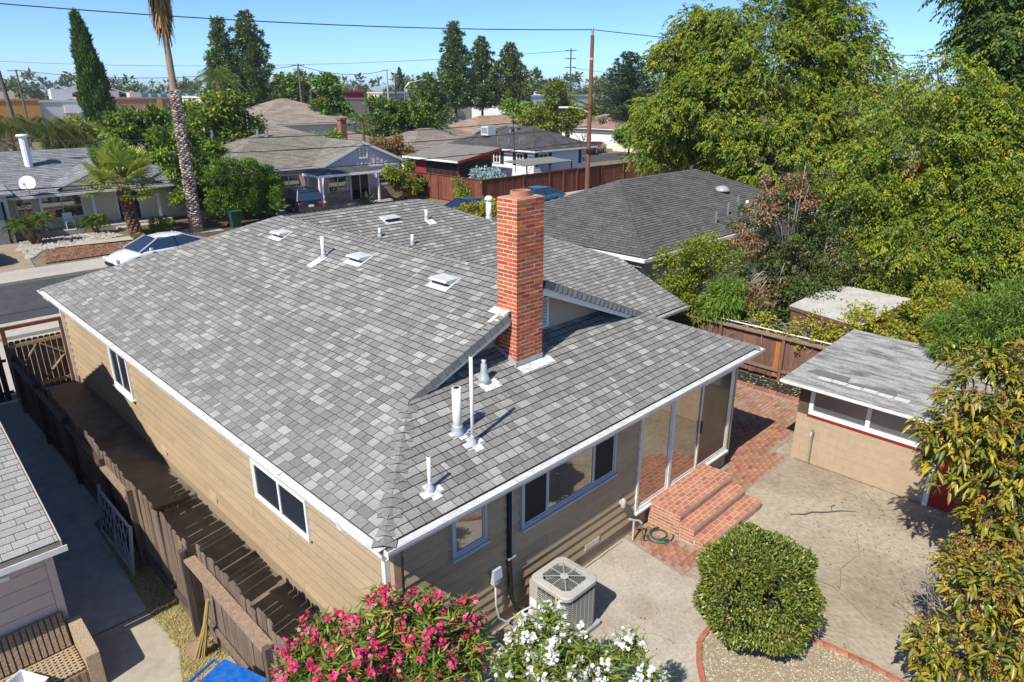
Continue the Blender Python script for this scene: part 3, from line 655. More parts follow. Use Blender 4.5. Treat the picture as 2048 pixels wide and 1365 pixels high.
pebbles('mulch', [(17.66, 5.45), (18.48, 5.45), (18.48, 9.9), (17.66, 9.9)], 5200, (.02, .05), [(.012, .012, .013), (.02, .019, .02), (.03, .028, .03), (.008, .008, .009), (.05, .045, .045)] * 6 + [(.35, .3, .12)], .014, GRAV, rg, .5, 'black wood mulch in front of the plank fence', 'mulch')

# ------------------------------------------------------------------ brick steps
st = thing('brick_steps', (11, 5.6, 0), 'red brick steps with three treads below the sliding glass door', 'steps')
SB = mat('step_brick', (.44, .17, .095), .85, .18, 20, bump=.3, bscale=60, rand=.18, hue=.012, tint=(.38, .27, .2), tscale=3.0, tamt=.85)
STEPS = [(10.0, 12.0, 5.52, 6.215, .53), (10.0, 12.0, 5.21, 5.515, .36), (10.0, 12.06, 4.88, 5.205, .185)]
core = MB()
for i_, (x0, x1, y0, y1, z1) in enumerate(STEPS): core.bx(x0 + .004 + .001 * i_, x1 - .004 - .001 * i_, y0 + .004, y1 - .003 + (.0 if i_ == 0 else .006), 0, z1 - .004)
core.build('mortar_core', MORTAR, st)
rs = random.Random(6)
def row_bricks(x0, x1, y, z, w, h, off, dep):
    x = x0 - off
    while x < x1 - .01:
        a, b = max(x, x0), min(x + .208, x1)
        if b - a > .04: piece('brick', brick_mesh(round(b - a - .010, 3), dep, h, SB, 'step'), st, ((a + b - .01) / 2 + .003, y, z + rs.uniform(-.002, .002)), (0, 0, rs.uniform(-.008, .008)))
        x += .208
for si, (x0, x1, y0, y1, z1) in enumerate(STEPS):
    n_ = max(1, round((y1 - y0) / .105)); dy = (y1 - y0) / n_
    for i in range(n_): row_bricks(x0, x1, y0 + dy * (i + .5), z1 - .029, .1, .06, (i % 2) * .104, dy - .010)
    zb = [.36, .185, 0][si]; z = z1 - .06 - .036; k = 0
    while z - .03 > zb - .03:      # riser courses
        if z - .03 < zb + .0 and si < 2 and z < zb: break
        row_bricks(x0, x1, y0 + .05, z, .1, .056, (k % 2 + 1) % 2 * .104, .1); z -= .068; k += 1
    # side faces: stretchers along y on the left cheek
    z = z1 - .06 - .036; k = 0
    while z > .01:
        y = y0 + (.105 if z > zb - .03 else .004); e = (k % 2) * .1
        yy_ = y - (0 if e == 0 else 0)
        while yy_ < y1 - .02:
            b = min(yy_ + (.2 if not (e and yy_ == y) else .1), y1)
            if b - yy_ > .03:
                piece('brick', brick_mesh(.1, round(b - yy_ - .010, 3), .056, SB, 'step'), st, (x0 + .05, (yy_ + b - .01) / 2, z)); piece('brick', brick_mesh(.1, round(b - yy_ - .010, 3), .056, SB, 'step'), st, (x1 - .05, (yy_ + b - .01) / 2, z)) if si == 0 and k < 2 else None
            yy_ = b
        z -= .068; k += 1

# ------------------------------------------------------------------ shed
shed = thing('garden_shed', (16.3, 4, 0), 'tan block garden shed with long screened windows and weathered flat roof', 'shed')
BLOCK = mat('tan_painted_block', (.43, .325, .22), .8, .07, 8, bump=.15, bscale=50, rand=.03)
SX, SY0, SY1 = 14.55, 2.62, 5.38
bk = MB().bx(SX + .008, SX + .15, SY0, SY1, 0, 1.15).bx(SX + .151, 18.1, SY1 - .14, SY1 - .008, 0, 1.95).bx(SX + .151, 18.1, SY0 - 2.2, SY0 - 2.1, 0, 1.95).bx(18.0, 18.1, SY0 - 2.09, SY1 - .15, 0, 1.95).bx(SX + .3, SX + .36, SY0 - 2.0, SY1 - .2, 1.1, 1.95).build('wall', BLOCK, shed)
z = 0.; k = 0
while z < 1.12:
    y = SY0 - (k % 2) * .2; zt = min(z + .2, 1.15)
    while y < SY1:
        a, b = max(y, SY0), min(y + .4, SY1)
        if b - a > .03: MB().bx(SX, SX + .05, a + .0015, b - .0015, z + .0015, zt - .0015).build('block', BLOCK, bk)
        y += .4
    z += .2; k += 1
z = 0.; k = 0
for k in range(10):
    x = SX + .051 - (k % 2) * .2
    while x < 18.1:
        a, b = max(x, SX + .051), min(x + .4, 18.1)
        MB().bx(a + .002, b - .002, SY1 - .05, SY1, k * .195 + .002, (k + 1) * .195 - .002).build('block', BLOCK, bk); x += .4
wf = MB(); zz0, zz1 = 1.19, 1.95
wf.bx(SX - .02, SX + .08, SY0 + .12, SY1 - .25, zz0, zz0 + .085).bx(SX - .02, SX + .08, SY0 + .12, SY1 - .25, zz1 - .06, zz1)
for y in (SY0 + .12, 3.86, SY1 - .33): wf.bx(SX - .018, SX + .08, y, y + .085, zz0 + .085, zz1 - .06)
win = wf.build('window', WTRIM, shed)
SCR2 = glass('hazy_screened_pane', (.085, .09, .10), .10, .25)
for a, b in ((SY0 + .21, 3.86), (3.95, SY1 - .34)): MB().bx(SX + .03, SX + .04, a, b, zz0 + .085, zz1 - .06).build('pane', SCR2, win)
MB().bx(SX - .025, SX + .06, SY0 + .1, SY1 - .23, 1.135, 1.188).build('sill', mat('dark_red_paint', (.25, .018, .016), .55, .1, 8), win)
for a_, b_ in ((SY1 - .244, SY1), (SY0, SY0 + .115)): MB().bx(SX - .001, SX + .14, a_, b_, 1.151, 1.97).build('wall_panel', mat('brown_wood_panel', (.11, .075, .05), .8, .2, 8), shed)
MB().bx(SX - .03, SX + .07, SY0 - .10, SY0 - .002, 0, 1.96).build('door_post', WTRIM, shed)
dr = MB().bx(SX + .01, SX + .05, SY0 - 1.05, SY0 - .11, .02, 1.94).build('door', mat('red_door_paint', (.36, .022, .02), .5, .1, 5), shed)
MB().lathe([(.01, 0), (.03, .02), (.03, .04), (.01, .06)], (SX - .02, SY0 - .95, .95), 10).build('handle', GALV, dr)
MB().bx(SX, SX + .14, SY0 - 2.2, SY0 - 1.06, 0, 1.95).build('wall', BLOCK, shed)
ROLL = mat('weathered_roll_roofing', (.40, .39, .37), .95, .55, 38, bump=.6, bscale=70, tint=(.10, .095, .09), tscale=2.4, tamt=1.0, stretch=(2.4, .5, 1))
def zs(x): return 2.0 + (x - 14.2) * .033
rf = MB().prism([(14.2, 0.3, zs(14.2) - .09), (18.3, .3, zs(18.3) - .09), (18.3, 5.66, zs(18.3) - .09), (14.2, 5.66, zs(14.2) - .09)], (0, 0, .07)).build('roof', mat('roof_edge_wood', (.22, .17, .13), .8), shed)
rc = random.Random(77)
for i in range(9):
    x0 = 14.16 + i * .46; x1 = min(x0 + .50, 18.32); h = .006 + (i % 2) * .004
    MB().prism([(x0, .28, zs(x0) - .019 + .006), (x1, .28, zs(x1) - .019 - (.0 if i == 8 else .002)), (x1, 5.68, zs(x1) - .019 - .002), (x0, 5.68 , zs(x0) - .019 + .006)], (0, 0, .012)).build('roofing_strip', ROLL, rf)
FELT = mat('bare_grey_felt', (.17, .15, .14), .9, .12, 12); PALE = mat('pale_bare_shingle', (.55, .54, .51), .9, .1, 20)
for a, b, c, d in ((14.86, 15.16, 4.55, 5.42), (14.80, 14.98, 3.55, 4.5)): MB().prism([(a, c, zs(a) + .004), (b, c + .02, zs(b) + .004), (b - .03, d - .12, zs(b) + .004), (a + .04, d, zs(a) + .004)], (0, 0, .008)).build('torn_felt', FELT, rf)
for i in range(6):
    y = 5.1 - i * .31; a = 14.64 + (i % 2) * .02; MB().prism([(a, y - .29, zs(a) + .006), (a + .15, y - .29, zs(a) + .01), (a + .15, y, zs(a) + .01), (a, y, zs(a) + .006)], (0, 0, .008)).build('bare_shingle', PALE, rf)
MB().bx(14.11, 14.19, .3, 5.7, 1.93, 1.98).build('gutter', WHITE, shed)
MB().bx(14.2, 18.3, 5.665, 5.69, 1.88, 1.985).build('fascia', WTRIM, shed)
s2 = thing('flat_roof_shed', (20.9, 6.8, 0), 'small brown shed with pale flat roof behind the plank fence', 'shed')
q4 = [(19.55, 7.95), (19.0, 5.75), (22.9, 5.6), (23.0, 7.95)]
MB().prism([(x * .985 + 21 * .015, y * .93 + 6.8 * .07, 0) for x, y in q4][::-1], (0, 0, 1.9)).build('wall', wood('brown_shed_boards', (.16, .09, .06), (.09, .05, .035)), s2)
r2_ = MB().prism([(x, y, 1.9) for x, y in q4][::-1], (0, 0, .10)).build('roof', wood('brown_shed_boards', (.16, .09, .06), (.09, .05, .035)), s2)
for i in range(4):
    f0, f1 = i / 4, (i + 1) / 4; L4 = lambda a, b, t: (a[0] + (b[0] - a[0]) * t, a[1] + (b[1] - a[1]) * t)
    a, b, c, d = L4(q4[0], q4[3], f0), L4(q4[0], q4[3], f1), L4(q4[1], q4[2], f1), L4(q4[1], q4[2], f0)
    MB().prism([(p[0], p[1], 2.003) for p in (d, c, b, a)], (0, 0, .008)).build('roofing_sheet', mat('pale_roll_roof', (.52, .50, .46), .9, .15, 10, tint=(.36, .33, .29), tscale=1.5, tamt=.7), r2_)
sp = thing('standpipe', (14.43, 4.93, 0), 'grey garden standpipe with tap in front of the block shed', 'tap')
MB().tube([(14.43, 4.93, 0), (14.43, 4.93, .80)], .017, 8).build('pipe', GALV, sp); MB().tube([(14.43, 4.93, .80), (14.43, 4.93, .90)], .024, 8).build('tap_body', GALV, sp); MB().tube([(14.45, 4.93, .84), (14.34, 4.93, .86), (14.30, 4.93, .80)], .014, 8).build('spout', GALV, sp)
tag(MB().lathe([(.22, .0), (.22, .008), (.19, .011)], (14.17, 4.80, 0), 24).build('drain_cover', CONC), 'round concrete drain cover set in the patio slab', 'drain cover')
tag(MB().tube([(12.26, 4.36, .015), (12.45, 4.15, .02), (12.62, 4.08, .02), (12.85, 3.85, .02), (13.05, 3.72, .02), (13.3, 3.46, .01)], [.008, .014, .016, .013, .012, .005], 6).tube([(12.95, 3.8, .02), (13.08, 3.88, .04), (13.2, 3.84, .03)], .007, 5).build('fallen_branch', mat('grey_bark', (.09, .08, .07), .9)), 'fallen twig lying on the concrete before the shed', 'branch')

# ------------------------------------------------------------------ plank fences
OLDW = wood('weathered_fence_wood', (.20, .145, .108), (.10, .072, .056)); LIGHTW = wood('pale_lumber', (.36, .25, .165), (.25, .17, .11)); REDW = wood('red_stained_wood', (.19, .07, .035), (.11, .035, .02)); DARKW = wood('dark_fence_wood', (.13, .09, .068), (.06, .045, .038))
pm_ = {}
def plank_mesh(w, h, t, mt_, dog=True):
    k = (round(w, 3), round(h, 2), round(t, 3), mt_.name, dog)
    if k not in pm_:
        a = w / 2; c = w * .28
        prof = [(-a, 0), (a, 0), (a, h - c), (a - c * .35, h - c * .3), (a - c, h), (-a + c, h), (-a + c * .35, h - c * .3), (-a, h - c)] if dog else [(-a, 0), (a, 0), (a, h), (-a, h)]
        pm_[k] = MB().prism([(-t / 2, y, z) for y, z in prof], (t, 0, 0)).data('plank', mt_)
    return pm_[k]
rf_ = random.Random(40)
fence = thing('plank_fence', (2.65, 14, 0), 'weathered brown dog eared plank fence along the side yard', 'fence')
y = 6.6
while y < 21.75:
    near = y < 9.35; x = 2.72 if near else 2.63; hgt = round(1.66 + rf_.choice((-.04, -.02, 0, .02, .04)) + (.03 if near else 0), 2)
    if y > 9.3 and y < 9.5: y = 9.5
    w = .135; gp = rf_.choice((.004, .006, .009)) if y < 13.4 else .003
    piece('plank', plank_mesh(w, hgt, .018, OLDW if y < 17 else DARKW), fence, (x, y, .03), (rf_.uniform(-.012, .012), rf_.uniform(-.012, .012), rf_.uniform(-.02, .02))); y += w + gp
for y in (6.75, 9.42, 11.75, 13.25, 15.7, 18.2, 20.6): MB().bx(2.52, 2.61, y, y + .09, 0, 1.60).build('post', DARKW, fence)
MB().bx(2.535, 2.70, 6.9, 9.36, 1.46, 1.50).build('rail', LIGHTW, fence); MB().bx(2.66, 2.70, 6.9, 9.35, .32, .40).build('rail', OLDW, fence); MB().bx(2.55, 2.70, 6.8, 8.6, .02, .12).build('kick_board', LIGHTW, fence)
MB().bx(2.5, 2.61, 11.85, 13.24, 1.42, 1.46).build('rail', LIGHTW, fence); MB().bx(2.5, 2.61, 13.35, 15.68, 1.42, 1.46).build('rail', DARKW, fence); MB().bx(2.5, 2.61, 15.8, 20.58, 1.42, 1.46).build('rail', DARKW, fence); MB().bx(2.57, 2.61, 9.52, 20.6, .3, .38).build('rail', DARKW, fence)
gate = thing('side_gate', (3.3, 21.8, 0), 'dark picket gate in a red brown frame beside the house corner', 'gate')
FRW = wood('red_brown_frame_wood', (.20, .075, .04), (.1, .05, .03))
MB().bx(2.60, 2.70, 21.74, 21.84, .05, 1.98).build('post', FRW, gate); MB().bx(3.96, 4.07, 21.74, 21.84, .05, 1.98).build('post', FRW, gate); MB().bx(2.56, 4.1, 21.74, 21.84, 1.981, 2.07).build('top_beam', FRW, gate)
x = 2.78
while x < 3.95: piece('picket', plank_mesh(.128, 1.5, .018, DARKW), gate, (x, 21.83, .13), (0, 0, R(90))); x += .138
MB().bar((2.74, 21.79, 1.5), (3.94, 21.79, 1.52), .035, .09).build('rail', LIGHTW, gate); MB().bar((2.74, 21.79, .30), (3.94, 21.79, .30), .035, .09).build('rail', LIGHTW, gate)
for p, q in (((2.95, 21.775, .95), (3.32, 21.775, 1.45)), ((3.40, 21.775, 1.45), (3.92, 21.775, 1.05)), ((3.92, 21.775, 1.0), (3.3, 21.775, .36)), ((2.95, 21.775, .95), (2.76, 21.775, .7))): MB().bar(p, q, .03, .08, up=(0, 1, 0)).build('brace', LIGHTW, gate)
nf = thing('side_fence', (1.6, 21.7, 0), 'dark picket fence at the end of the driveway, left of the gate', 'fence')
x = 1.2
while x < 2.5: piece('picket', plank_mesh(.13, 1.45, .018, DARKW), nf, (x, 21.7, .05), (0, 0, R(90))); x += .15
MB().bar((1.1, 21.66, 1.2), (2.55, 21.66, 1.2), .03, .08).build('rail', DARKW, nf); MB().bar((1.1, 21.66, .3), (2.55, 21.66, .3), .03, .08).build('rail', DARKW, nf)
# rear-right fence
bf = thing('back_fence', (18.5, 8, 0), 'reddish weathered plank fence behind the mulch bed and shed', 'fence')
BW_ = wood('reddish_weathered_plank', (.19, .10, .072), (.10, .055, .045)); ORW = wood('orange_new_plank', (.50, .20, .055), (.42, .16, .05))
y = 5.3
while y < 13.2:
    w = .14; op = 7.55 < y < 7.7
    piece('plank', plank_mesh(w, 1.22, .018, ORW if op else BW_, False), bf, (18.53, y + w / 2, .12 + rf_.uniform(-.02, .02)), (0, rf_.uniform(-.01, .01), 0)); y += w + .004
for y in (5.9, 7.45, 9.4, 11.6): MB().bx(18.42, 18.51, y, y + .09, 0, 1.34).build('post', BW_, bf)
GW = wood('grey_rail_wood', (.28, .20, .14), (.16, .11, .08))
MB().bx(18.40, 18.60, 5.3, 13.2, 1.345, 1.39).build('cap_rail', GW, bf); MB().bx(18.46, 18.515, 5.3, 13.2, .32, .40).build('rail', GW, bf)
MB().tube([(18.66, 5.6, 1.47), (18.66, 9.0, 1.45), (18.66, 11.6, 1.47), (18.2, 12.2, 1.5)], .02, 8).build('conduit_pipe', WHITE, bf)

# ------------------------------------------------------------------ air conditioner and services
ac = thing('air_conditioner', (6.76, 5.62, 0), 'grey cube air conditioning condenser with round fan grille on top', 'air conditioner')
AX0, AX1, AY0, AY1, AZ = 6.39, 7.13, 5.22, 5.98, .93
ACM = mat('beige_grey_metal', (.44, .42, .385), .5, .07, 5, tint=(.36, .33, .28), tscale=3, tamt=.4)
def rrect(x0, x1, y0, y1, r_, n=5):
    o = []
    for cx2, cy2, a0 in ((x1 - r_, y0 + r_, -90), (x1 - r_, y1 - r_, 0), (x0 + r_, y1 - r_, 90), (x0 + r_, y0 + r_, 180)):
        for i in range(n + 1): t = R(a0 + 90 * i / n); o.append((cx2 + r_ * math.cos(t), cy2 + r_ * math.sin(t)))
    return o
MB().prism([(x, y, .03) for x, y in rrect(AX0 - .04, AX1 + .06, AY0 - .05, AY1 + .03, .03)], (0, 0, .05)).build('base_pad', mat('pad_grey', (.35, .34, .32), .8), ac)
body = MB().prism([(x, y, .085) for x, y in rrect(AX0 + .012, AX1 - .012, AY0 + .012, AY1 - .012, .1)], (0, 0, AZ - .14)).build('coil_body', mat('coil_fins', (.10, .10, .098), .6, .2, 60, bump=.4, bscale=80, metal=.3), ac)
rr_ = rrect(AX0, AX1, AY0, AY1, .11)
for i in range(19):      # horizontal guard wires wrap the cabinet
    z = .12 + i * .036; MB().tube([(x, y, z) for x, y in rr_ + rr_[:1]], .0042, 4, caps=False).build('guard_wire', ACM, body)
for j in range(0, 24):
    t = j / 24 * len(rr_); p = rr_[int(t) % len(rr_)]
for x, y in [(AX0, AY0 + .12 + k * .1) for k in range(6)] + [(AX0 + .12 + k * .1, AY0) for k in range(6)]: MB().tube([(x, y, .1), (x, y, AZ - .06)], .004, 4).build('guard_rod', ACM, body)
MB().bx(AX0 - .012, AX0 + .06, AY1 - .17, AY1 - .0, .1, AZ - .05).build('control_panel', ACM, ac); MB().bx(AX0 - .016, AX0 - .011, AY1 - .15, AY1 - .02, .42, .56).build('rating_label', mat('white_label', (.75, .75, .73), .6), ac)
tp = MB(); n = 24; o1 = rrect(AX0 - .02, AX1 + .02, AY0 - .02, AY1 + .02, .13, 5); cxa, cya = (AX0 + AX1) / 2, (AY0 + AY1) / 2
def ringp(r_, z): return [(cxa + r_ * math.cos(math.atan2(y - cya, x - cxa)), cya + r_ * math.sin(math.atan2(y - cya, x - cxa)), z) for x, y in o1]
k = len(o1); V_ = [(x, y, AZ - .065) for x, y in o1] + [(x, y, AZ - .012) for x, y in o1] + [(cxa + (x - cxa) * .965, cya + (y - cya) * .965, AZ) for x, y in o1] + ringp(.345, AZ + .012) + ringp(.33, AZ + .008) + ringp(.325, AZ - .30)
tp.mesh(V_, [(i * k + j, i * k + (j + 1) % k, (i + 1) * k + (j + 1) % k, (i + 1) * k + j) for i in range(5) for j in range(k)]); tp.build('top_cover', ACM, ac)
MB().lathe([(.325, 0), (.325, .005)], (cxa, cya, AZ - .30), 24).build('fan_well', mat('fan_dark', (.04, .04, .04), .7), ac)
fan = MB().lathe([(.05, -.11), (.05, -.04)], (cxa, cya, AZ), 12).build('fan_hub', GALV, ac)
for b in range(3):
    t = b * 2.094 + .5; m_ = MB(); c, s_ = math.cos(t), math.sin(t)
    q = [(.04, -.05, -.05), (.27, -.11, -.02), (.27, .10, -.09), (.04, .05, -.08)]; m_.prism([(cxa + x * c - y * s_, cya + x * s_ + y * c, AZ + z - .02) for x, y, z in q], (0, 0, .004)); m_.build('fan_blade', GALV, fan)
gr = MB().lathe([(.07, 0), (.065, .012), (.02, .016)], (cxa, cya, AZ + .012), 16).build('grille_hub', ACM, ac)
for i in range(8): t = i * math.pi / 4; MB().tube([(cxa + .06 * math.cos(t), cya + .06 * math.sin(t), AZ + .02), (cxa + .345 * math.cos(t), cya + .345 * math.sin(t), AZ + .014)], .006, 5).build('grille_spoke', ACM, gr)
for i in range(7):
    r_ = .10 + i * .031; MB().tube([(cxa + r_ * math.cos(a / 24 * 6.2832), cya + r_ * math.sin(a / 24 * 6.2832), AZ + .013) for a in range(25)], .0016, 4, caps=False).build('grille_ring', ACM, gr)
db = thing('disconnect_box', (5.86, WY0, 1.1), 'grey electrical disconnect box on the wall beside the black pipe', 'electrical box')
GREYP = mat('grey_plastic', (.46, .48, .5), .5, .05, 5)
MB().bx(5.78, 5.93, WY0 - .12, WY0 - .025, 1.0, 1.26).prism([(5.775, WY0 - .14, 1.10), (5.775, WY0 - .12, 1.27), (5.775, WY0 - .02, 1.275), (5.775, WY0 - .02, 1.26), (5.775, WY0 - .118, 1.255)], (.16, 0, 0)).build('box', GREYP, db)
MB().tube([(5.84, WY0 - .08, 1.0), (5.84, WY0 - .09, .6), (5.88, WY0 - .11, .35), (6.0, WY0 - .14, .22), (6.15, WY0 - .15, .2), (6.26, WY0 - .22, .3), (6.36, WY0 - .35, .42)], .016, 7).build('conduit', GREYP, db, True)
rl = thing('refrigerant_line', (6.18, WY0, 0), 'black insulated refrigerant pipe running down the rear wall', 'pipe')
MB().tube([(6.16, WY0 - .06, 2.6), (6.16, WY0 - .065, 1.2), (6.17, WY0 - .09, .6), (6.24, WY0 - .14, .3), (6.36, WY0 - .3, .25)], .036, 9).build('insulated_pipe', BLACK, rl, True)
MB().tube([(6.23, WY0 - .05, 2.6), (6.23, WY0 - .05, 1.3)], .012, 6).build('copper_line', GREYP, rl); MB().bx(6.11, 6.27, WY0 - .10, WY0 - .02, 1.27, 1.30).build('pipe_clip', GREYP, rl)
# tap with green hose
tp_ = thing('hose_bib', (9.34, 6.12, 0), 'grey garden tap on a post beside the brick steps', 'tap')
MB().tube([(9.34, 6.10, 0), (9.34, 6.10, .44)], .02, 8).build('pipe', GREYP, tp_); MB().tube([(9.25, 6.14, .50), (9.34, 6.10, .45), (9.46, 6.06, .40), (9.50, 6.03, .34)], .02, 8).build('spout', GREYP, tp_)
h_ = [(9.50, 6.03, .33), (9.49, 6.0, .18), (9.46, 5.93, .03), (9.55, 5.85, .02), (9.62, 5.95, .05)]
for i in range(45): t = i / 44 * 2.35 * 2 * math.pi + 2.4; r_ = .20 - .02 * (i / 44) + .06 * math.sin(t * .4); h_.append((9.82 + r_ * 1.1 * math.cos(t), 5.82 + r_ * math.sin(t), .03 + .02 * (i / 44)))
tag(MB().tube(h_, .014, 7).build('garden_hose', mat('green_hose', (.012, .10, .065), .4), None, True), 'green garden hose coiled on the bricks beside the tap', 'hose')

# cracks and joints in the slabs, fallen leaves
CRK = mat('crack_dirt', (.10, .075, .05), .95, .2, 20)
def crack(pts, w, label, z=.006):
    m_ = MB(); pp = [Vector((x, y, z)) for x, y in pts]; q = []
    rc_ = random.Random(int(pts[0][0] * 91)); fine = []
    for a, b in zip(pp[:-1], pp[1:]):
        n = max(2, int((b - a).length / .09))
        for i in range(n): fine.append(a + (b - a) * (i / n) + Vector((rc_.uniform(-.012, .012), rc_.uniform(-.012, .012), 0)))
    fine.append(pp[-1])
    for i in range(len(fine) - 1):
        a, b = fine[i], fine[i + 1]; d = (b - a).normalized(); n_ = Vector((-d.y, d.x, 0)); w0 = w * rc_.uniform(.4, 1); w1 = w * rc_.uniform(.4, 1); m_.face([a - n_ * w0, b - n_ * w1, b + n_ * w1, a + n_ * w0])
    return tag(m_.build('pavement_crack', CRK), kind='structure')
crack([(7.25, 5.1), (7.35, 4.75), (7.6, 4.5), (7.7, 4.1)], .005, ''); crack([(11.2, 4.9), (11.0, 4.2), (10.6, 3.6), (10.7, 2.9), (10.3, 2.2)], .005, ''); crack([(12.6, 3.2), (11.9, 2.9), (11.3, 3.0), (10.7, 2.8)], .004, ''); crack([(14.2, 3.6), (13.6, 3.0), (13.4, 2.2), (12.9, 1.6)], .004, '')
crack([(9.29, 4.5), (9.3, 3.2), (9.31, 3.0)], .012, '', .005); crack([(5.0, 6.2), (9.2, 6.22)], .012, '', .008); crack([(14.53, 5.3), (14.53, 2.6)], .014, '', .006)
def litter(name, spots, cols, label, size=.03, z=.012):
    P_ = []; r_ = random.Random(len(spots) * 7)
    for x, y, s_, n in spots:
        for _ in range(n): P_.append((r_.gauss(x, s_), r_.gauss(y, s_), z + r_.uniform(0, .006)))
    m_ = MB()
    for x, y, zz in P_:
        a = r_.uniform(0, 6.28); c, s2 = math.cos(a), math.sin(a); l = size * r_.uniform(.6, 1.5); w = l * .4; t = r_.uniform(-.4, .4) * l; k = r_.choice(cols); m_.face([(x, y, zz), (x + c * l * .5 - s2 * w, y + s2 * l * .5 + c * w, zz + abs(t) * .4), (x + c * l, y + s2 * l, zz + abs(t)), (x + c * l * .5 + s2 * w, y + s2 * l * .5 - c * w, zz + abs(t) * .3)], k)
    return tag(m_.build(name, mat('dry_leaf', attr=True, rough=.85, var=.1)), label, 'leaves', kind='stuff')
litter('fallen_leaves', [(11.6, 1.6, .6, 160), (13.4, 2.4, .6, 110), (12.4, 3.5, .9, 60), (8.6, 3.0, .55, 200), (7.6, 4.6, .5, 40), (6.0, 4.9, .5, 60), (14.2, 4.2, .5, 40), (13.8, 6.6, .7, 40), (10.4, 4.4, .5, 30)], [(.34, .24, .08), (.25, .15, .06), (.4, .32, .12), (.18, .12, .06)], 'dry leaves scattered over the patio')
litter('yellow_mulch_leaves', [(18.0, 6.5, .3, 50), (18.1, 7.6, .35, 50)], [(.5, .4, .12), (.42, .3, .1)], 'yellow leaves fallen on the black mulch', .05, .06)
litter('pink_petals', [(3.4, 5.3, .5, 160), (4.6, 5.0, .4, 120)], [(.55, .08, .16), (.5, .2, .22), (.3, .16, .1)], 'fallen pink petals below the oleander', .025)
# ------------------------------------------------------------------ left neighbour: lean-to, main block, things in the yard
lh = thing('neighbour_outbuilding', (-1, 12, 0), 'pale pink board sided house corner with thick tab shingle roof', 'house')
NX, NY, NE, NP_ = 1.15, 10.42, 2.10, .24
PINK = mat('pale_pink_board', (.50, .40, .36), .75, .06, 4, rand=.05)
MB().bx(-6, NX - .02, NY + .02, 14.2, 0, 2.1).build('wall', PINK, lh)
lw = MB().bx(-6, NX - .06, NY + .004, NY + .018, .0, 2.08).build('siding', PINK, lh)
for i in range(9): MB().bx(-6, NX - .11, NY - .016, NY + .003, .12 + i * .22, .12 + i * .22 + .213).build('board', PINK, lw)
MB().bx(NX - .105, NX, NY - .024, NY + .08, .05, 2.06).build('corner_board', PINK, lh)
MB().bx(NX - .018, NX - .003, NY + .09, 14.2, .05, 2.05).build('wall', PINK, lh)
def zn(y): return NE + NP_ * (y - 10.14)
nr = MB().prism([(-6, 10.14, zn(10.14) - .1), (1.24, 10.14, zn(10.14) - .1), (1.24, 14.3, zn(14.3) - .1), (-6, 14.3, zn(14.3) - .1)], (0, 0, .09)).build('roof', mat('roof_deck2', (.25, .22, .19), .9), lh)
cn = 1 / math.hypot(1, NP_)
def pale_tone(r): b = r.uniform(.30, .40); return (b, b * .97, b * .9)
tb = shingles((-1.5, 10.14, zn(10.14)), (1, 0, 0), (0, cn, cn * NP_), [[(0, 0), (2.735, 0), (2.735, 3.6), (0, 3.6)]], expo=.148, widths=(.305,), tones=pale_tone, rng=random.Random(1), gap=.007, thick=.014, edge=(.04, .04, .04), stagger=(.05, .2, .13, .28))
place_shingles(tb, nr, SHING, 300)
MB().bx(-1.5, 1.3, 10.02, 10.13, 1.99, 2.0).bx(-1.5, 1.3, 10.005, 10.02, 1.99, 2.08).build('gutter', WHITE, lh); None
MB().prism([(1.245, 10.13, zn(10.13) - .12), (1.245, 14.3, zn(14.3) - .12), (1.245, 14.3, zn(14.3) + .012), (1.245, 10.13, zn(10.13) + .012)], (.02, 0, 0)).build('barge_board', PINK, lh)
MB().bx(0.02, .62, NY - .028, NY - .017, 1.66, 1.72).build('batten', WTRIM, lh)
nb = thing('neighbour_house', (-3, 18, 0), 'taller gabled pink house beyond the lean-to, out of frame', 'house')
MB().prism([(1.1, 14.35, 0), (1.1, 21.5, 0), (1.1, 21.5, 3.0), (1.1, 18.0, 4.75), (1.1, 14.35, 3.35)], (-7, 0, 0)).build('wall', PINK, nb)
MB().prism([(1.2, 14.2, 3.31), (1.2, 18.0, 4.78), (1.2, 18.0, 4.86), (1.2, 14.2, 3.39)], (-7.2, 0, 0)).prism([(1.2, 18.001, 4.78), (1.2, 21.9, 2.9), (1.2, 21.9, 2.98), (1.2, 18.001, 4.86)], (-7.2, 0, 0)).build('roof', mat('pale_roof', (.3, .29, .27), .9), nb)
# crib-like panel leaning on the fence
cp = thing('lattice_panel', (2.45, 12.4, 0), 'grey framed lattice panel leaning against the plank fence', 'panel')
GW2 = mat('grey_white_wood', (.42, .40, .40), .7, .1, 5); NAVY = mat('dark_mesh', (.02, .024, .035), .8)
def lp(y, z): return (2.34 + .12 * z, y, z)
for y, zt in ((11.72, .95), (13.45, 1.02), (12.58, .9)): MB().bar(lp(y, .02), lp(y, zt), .05, .05).build('leg', GW2, cp)
for z in (.06, .9): MB().bar(lp(11.72, z), lp(13.45, z), .04, .06).build('rail', GW2, cp)
MB().face([lp(11.75, .4), lp(13.4, .1), lp(13.4, .88), lp(11.75, .88)]).build('mesh_sheet', NAVY, cp)
for i in range(9): y = 11.80 + i * .2; MB().bar((lp(y, .25)[0] - .02, y, .25), (lp(y + .28, .86)[0] - .02, min(y + .28, 13.4), .86), .014, .014).build('lattice_bar', GW2, cp); MB().bar((lp(y, .86)[0] - .03, y, .86), (lp(y + .28, .25)[0] - .03, min(y + .28, 13.4), .25), .014, .014).build('lattice_bar', GW2, cp)
for i in range(7): y = 11.80 + i * .12; MB().bar(lp(y, .06), lp(y, .4), .03, .02).build('slat', GW2, cp)
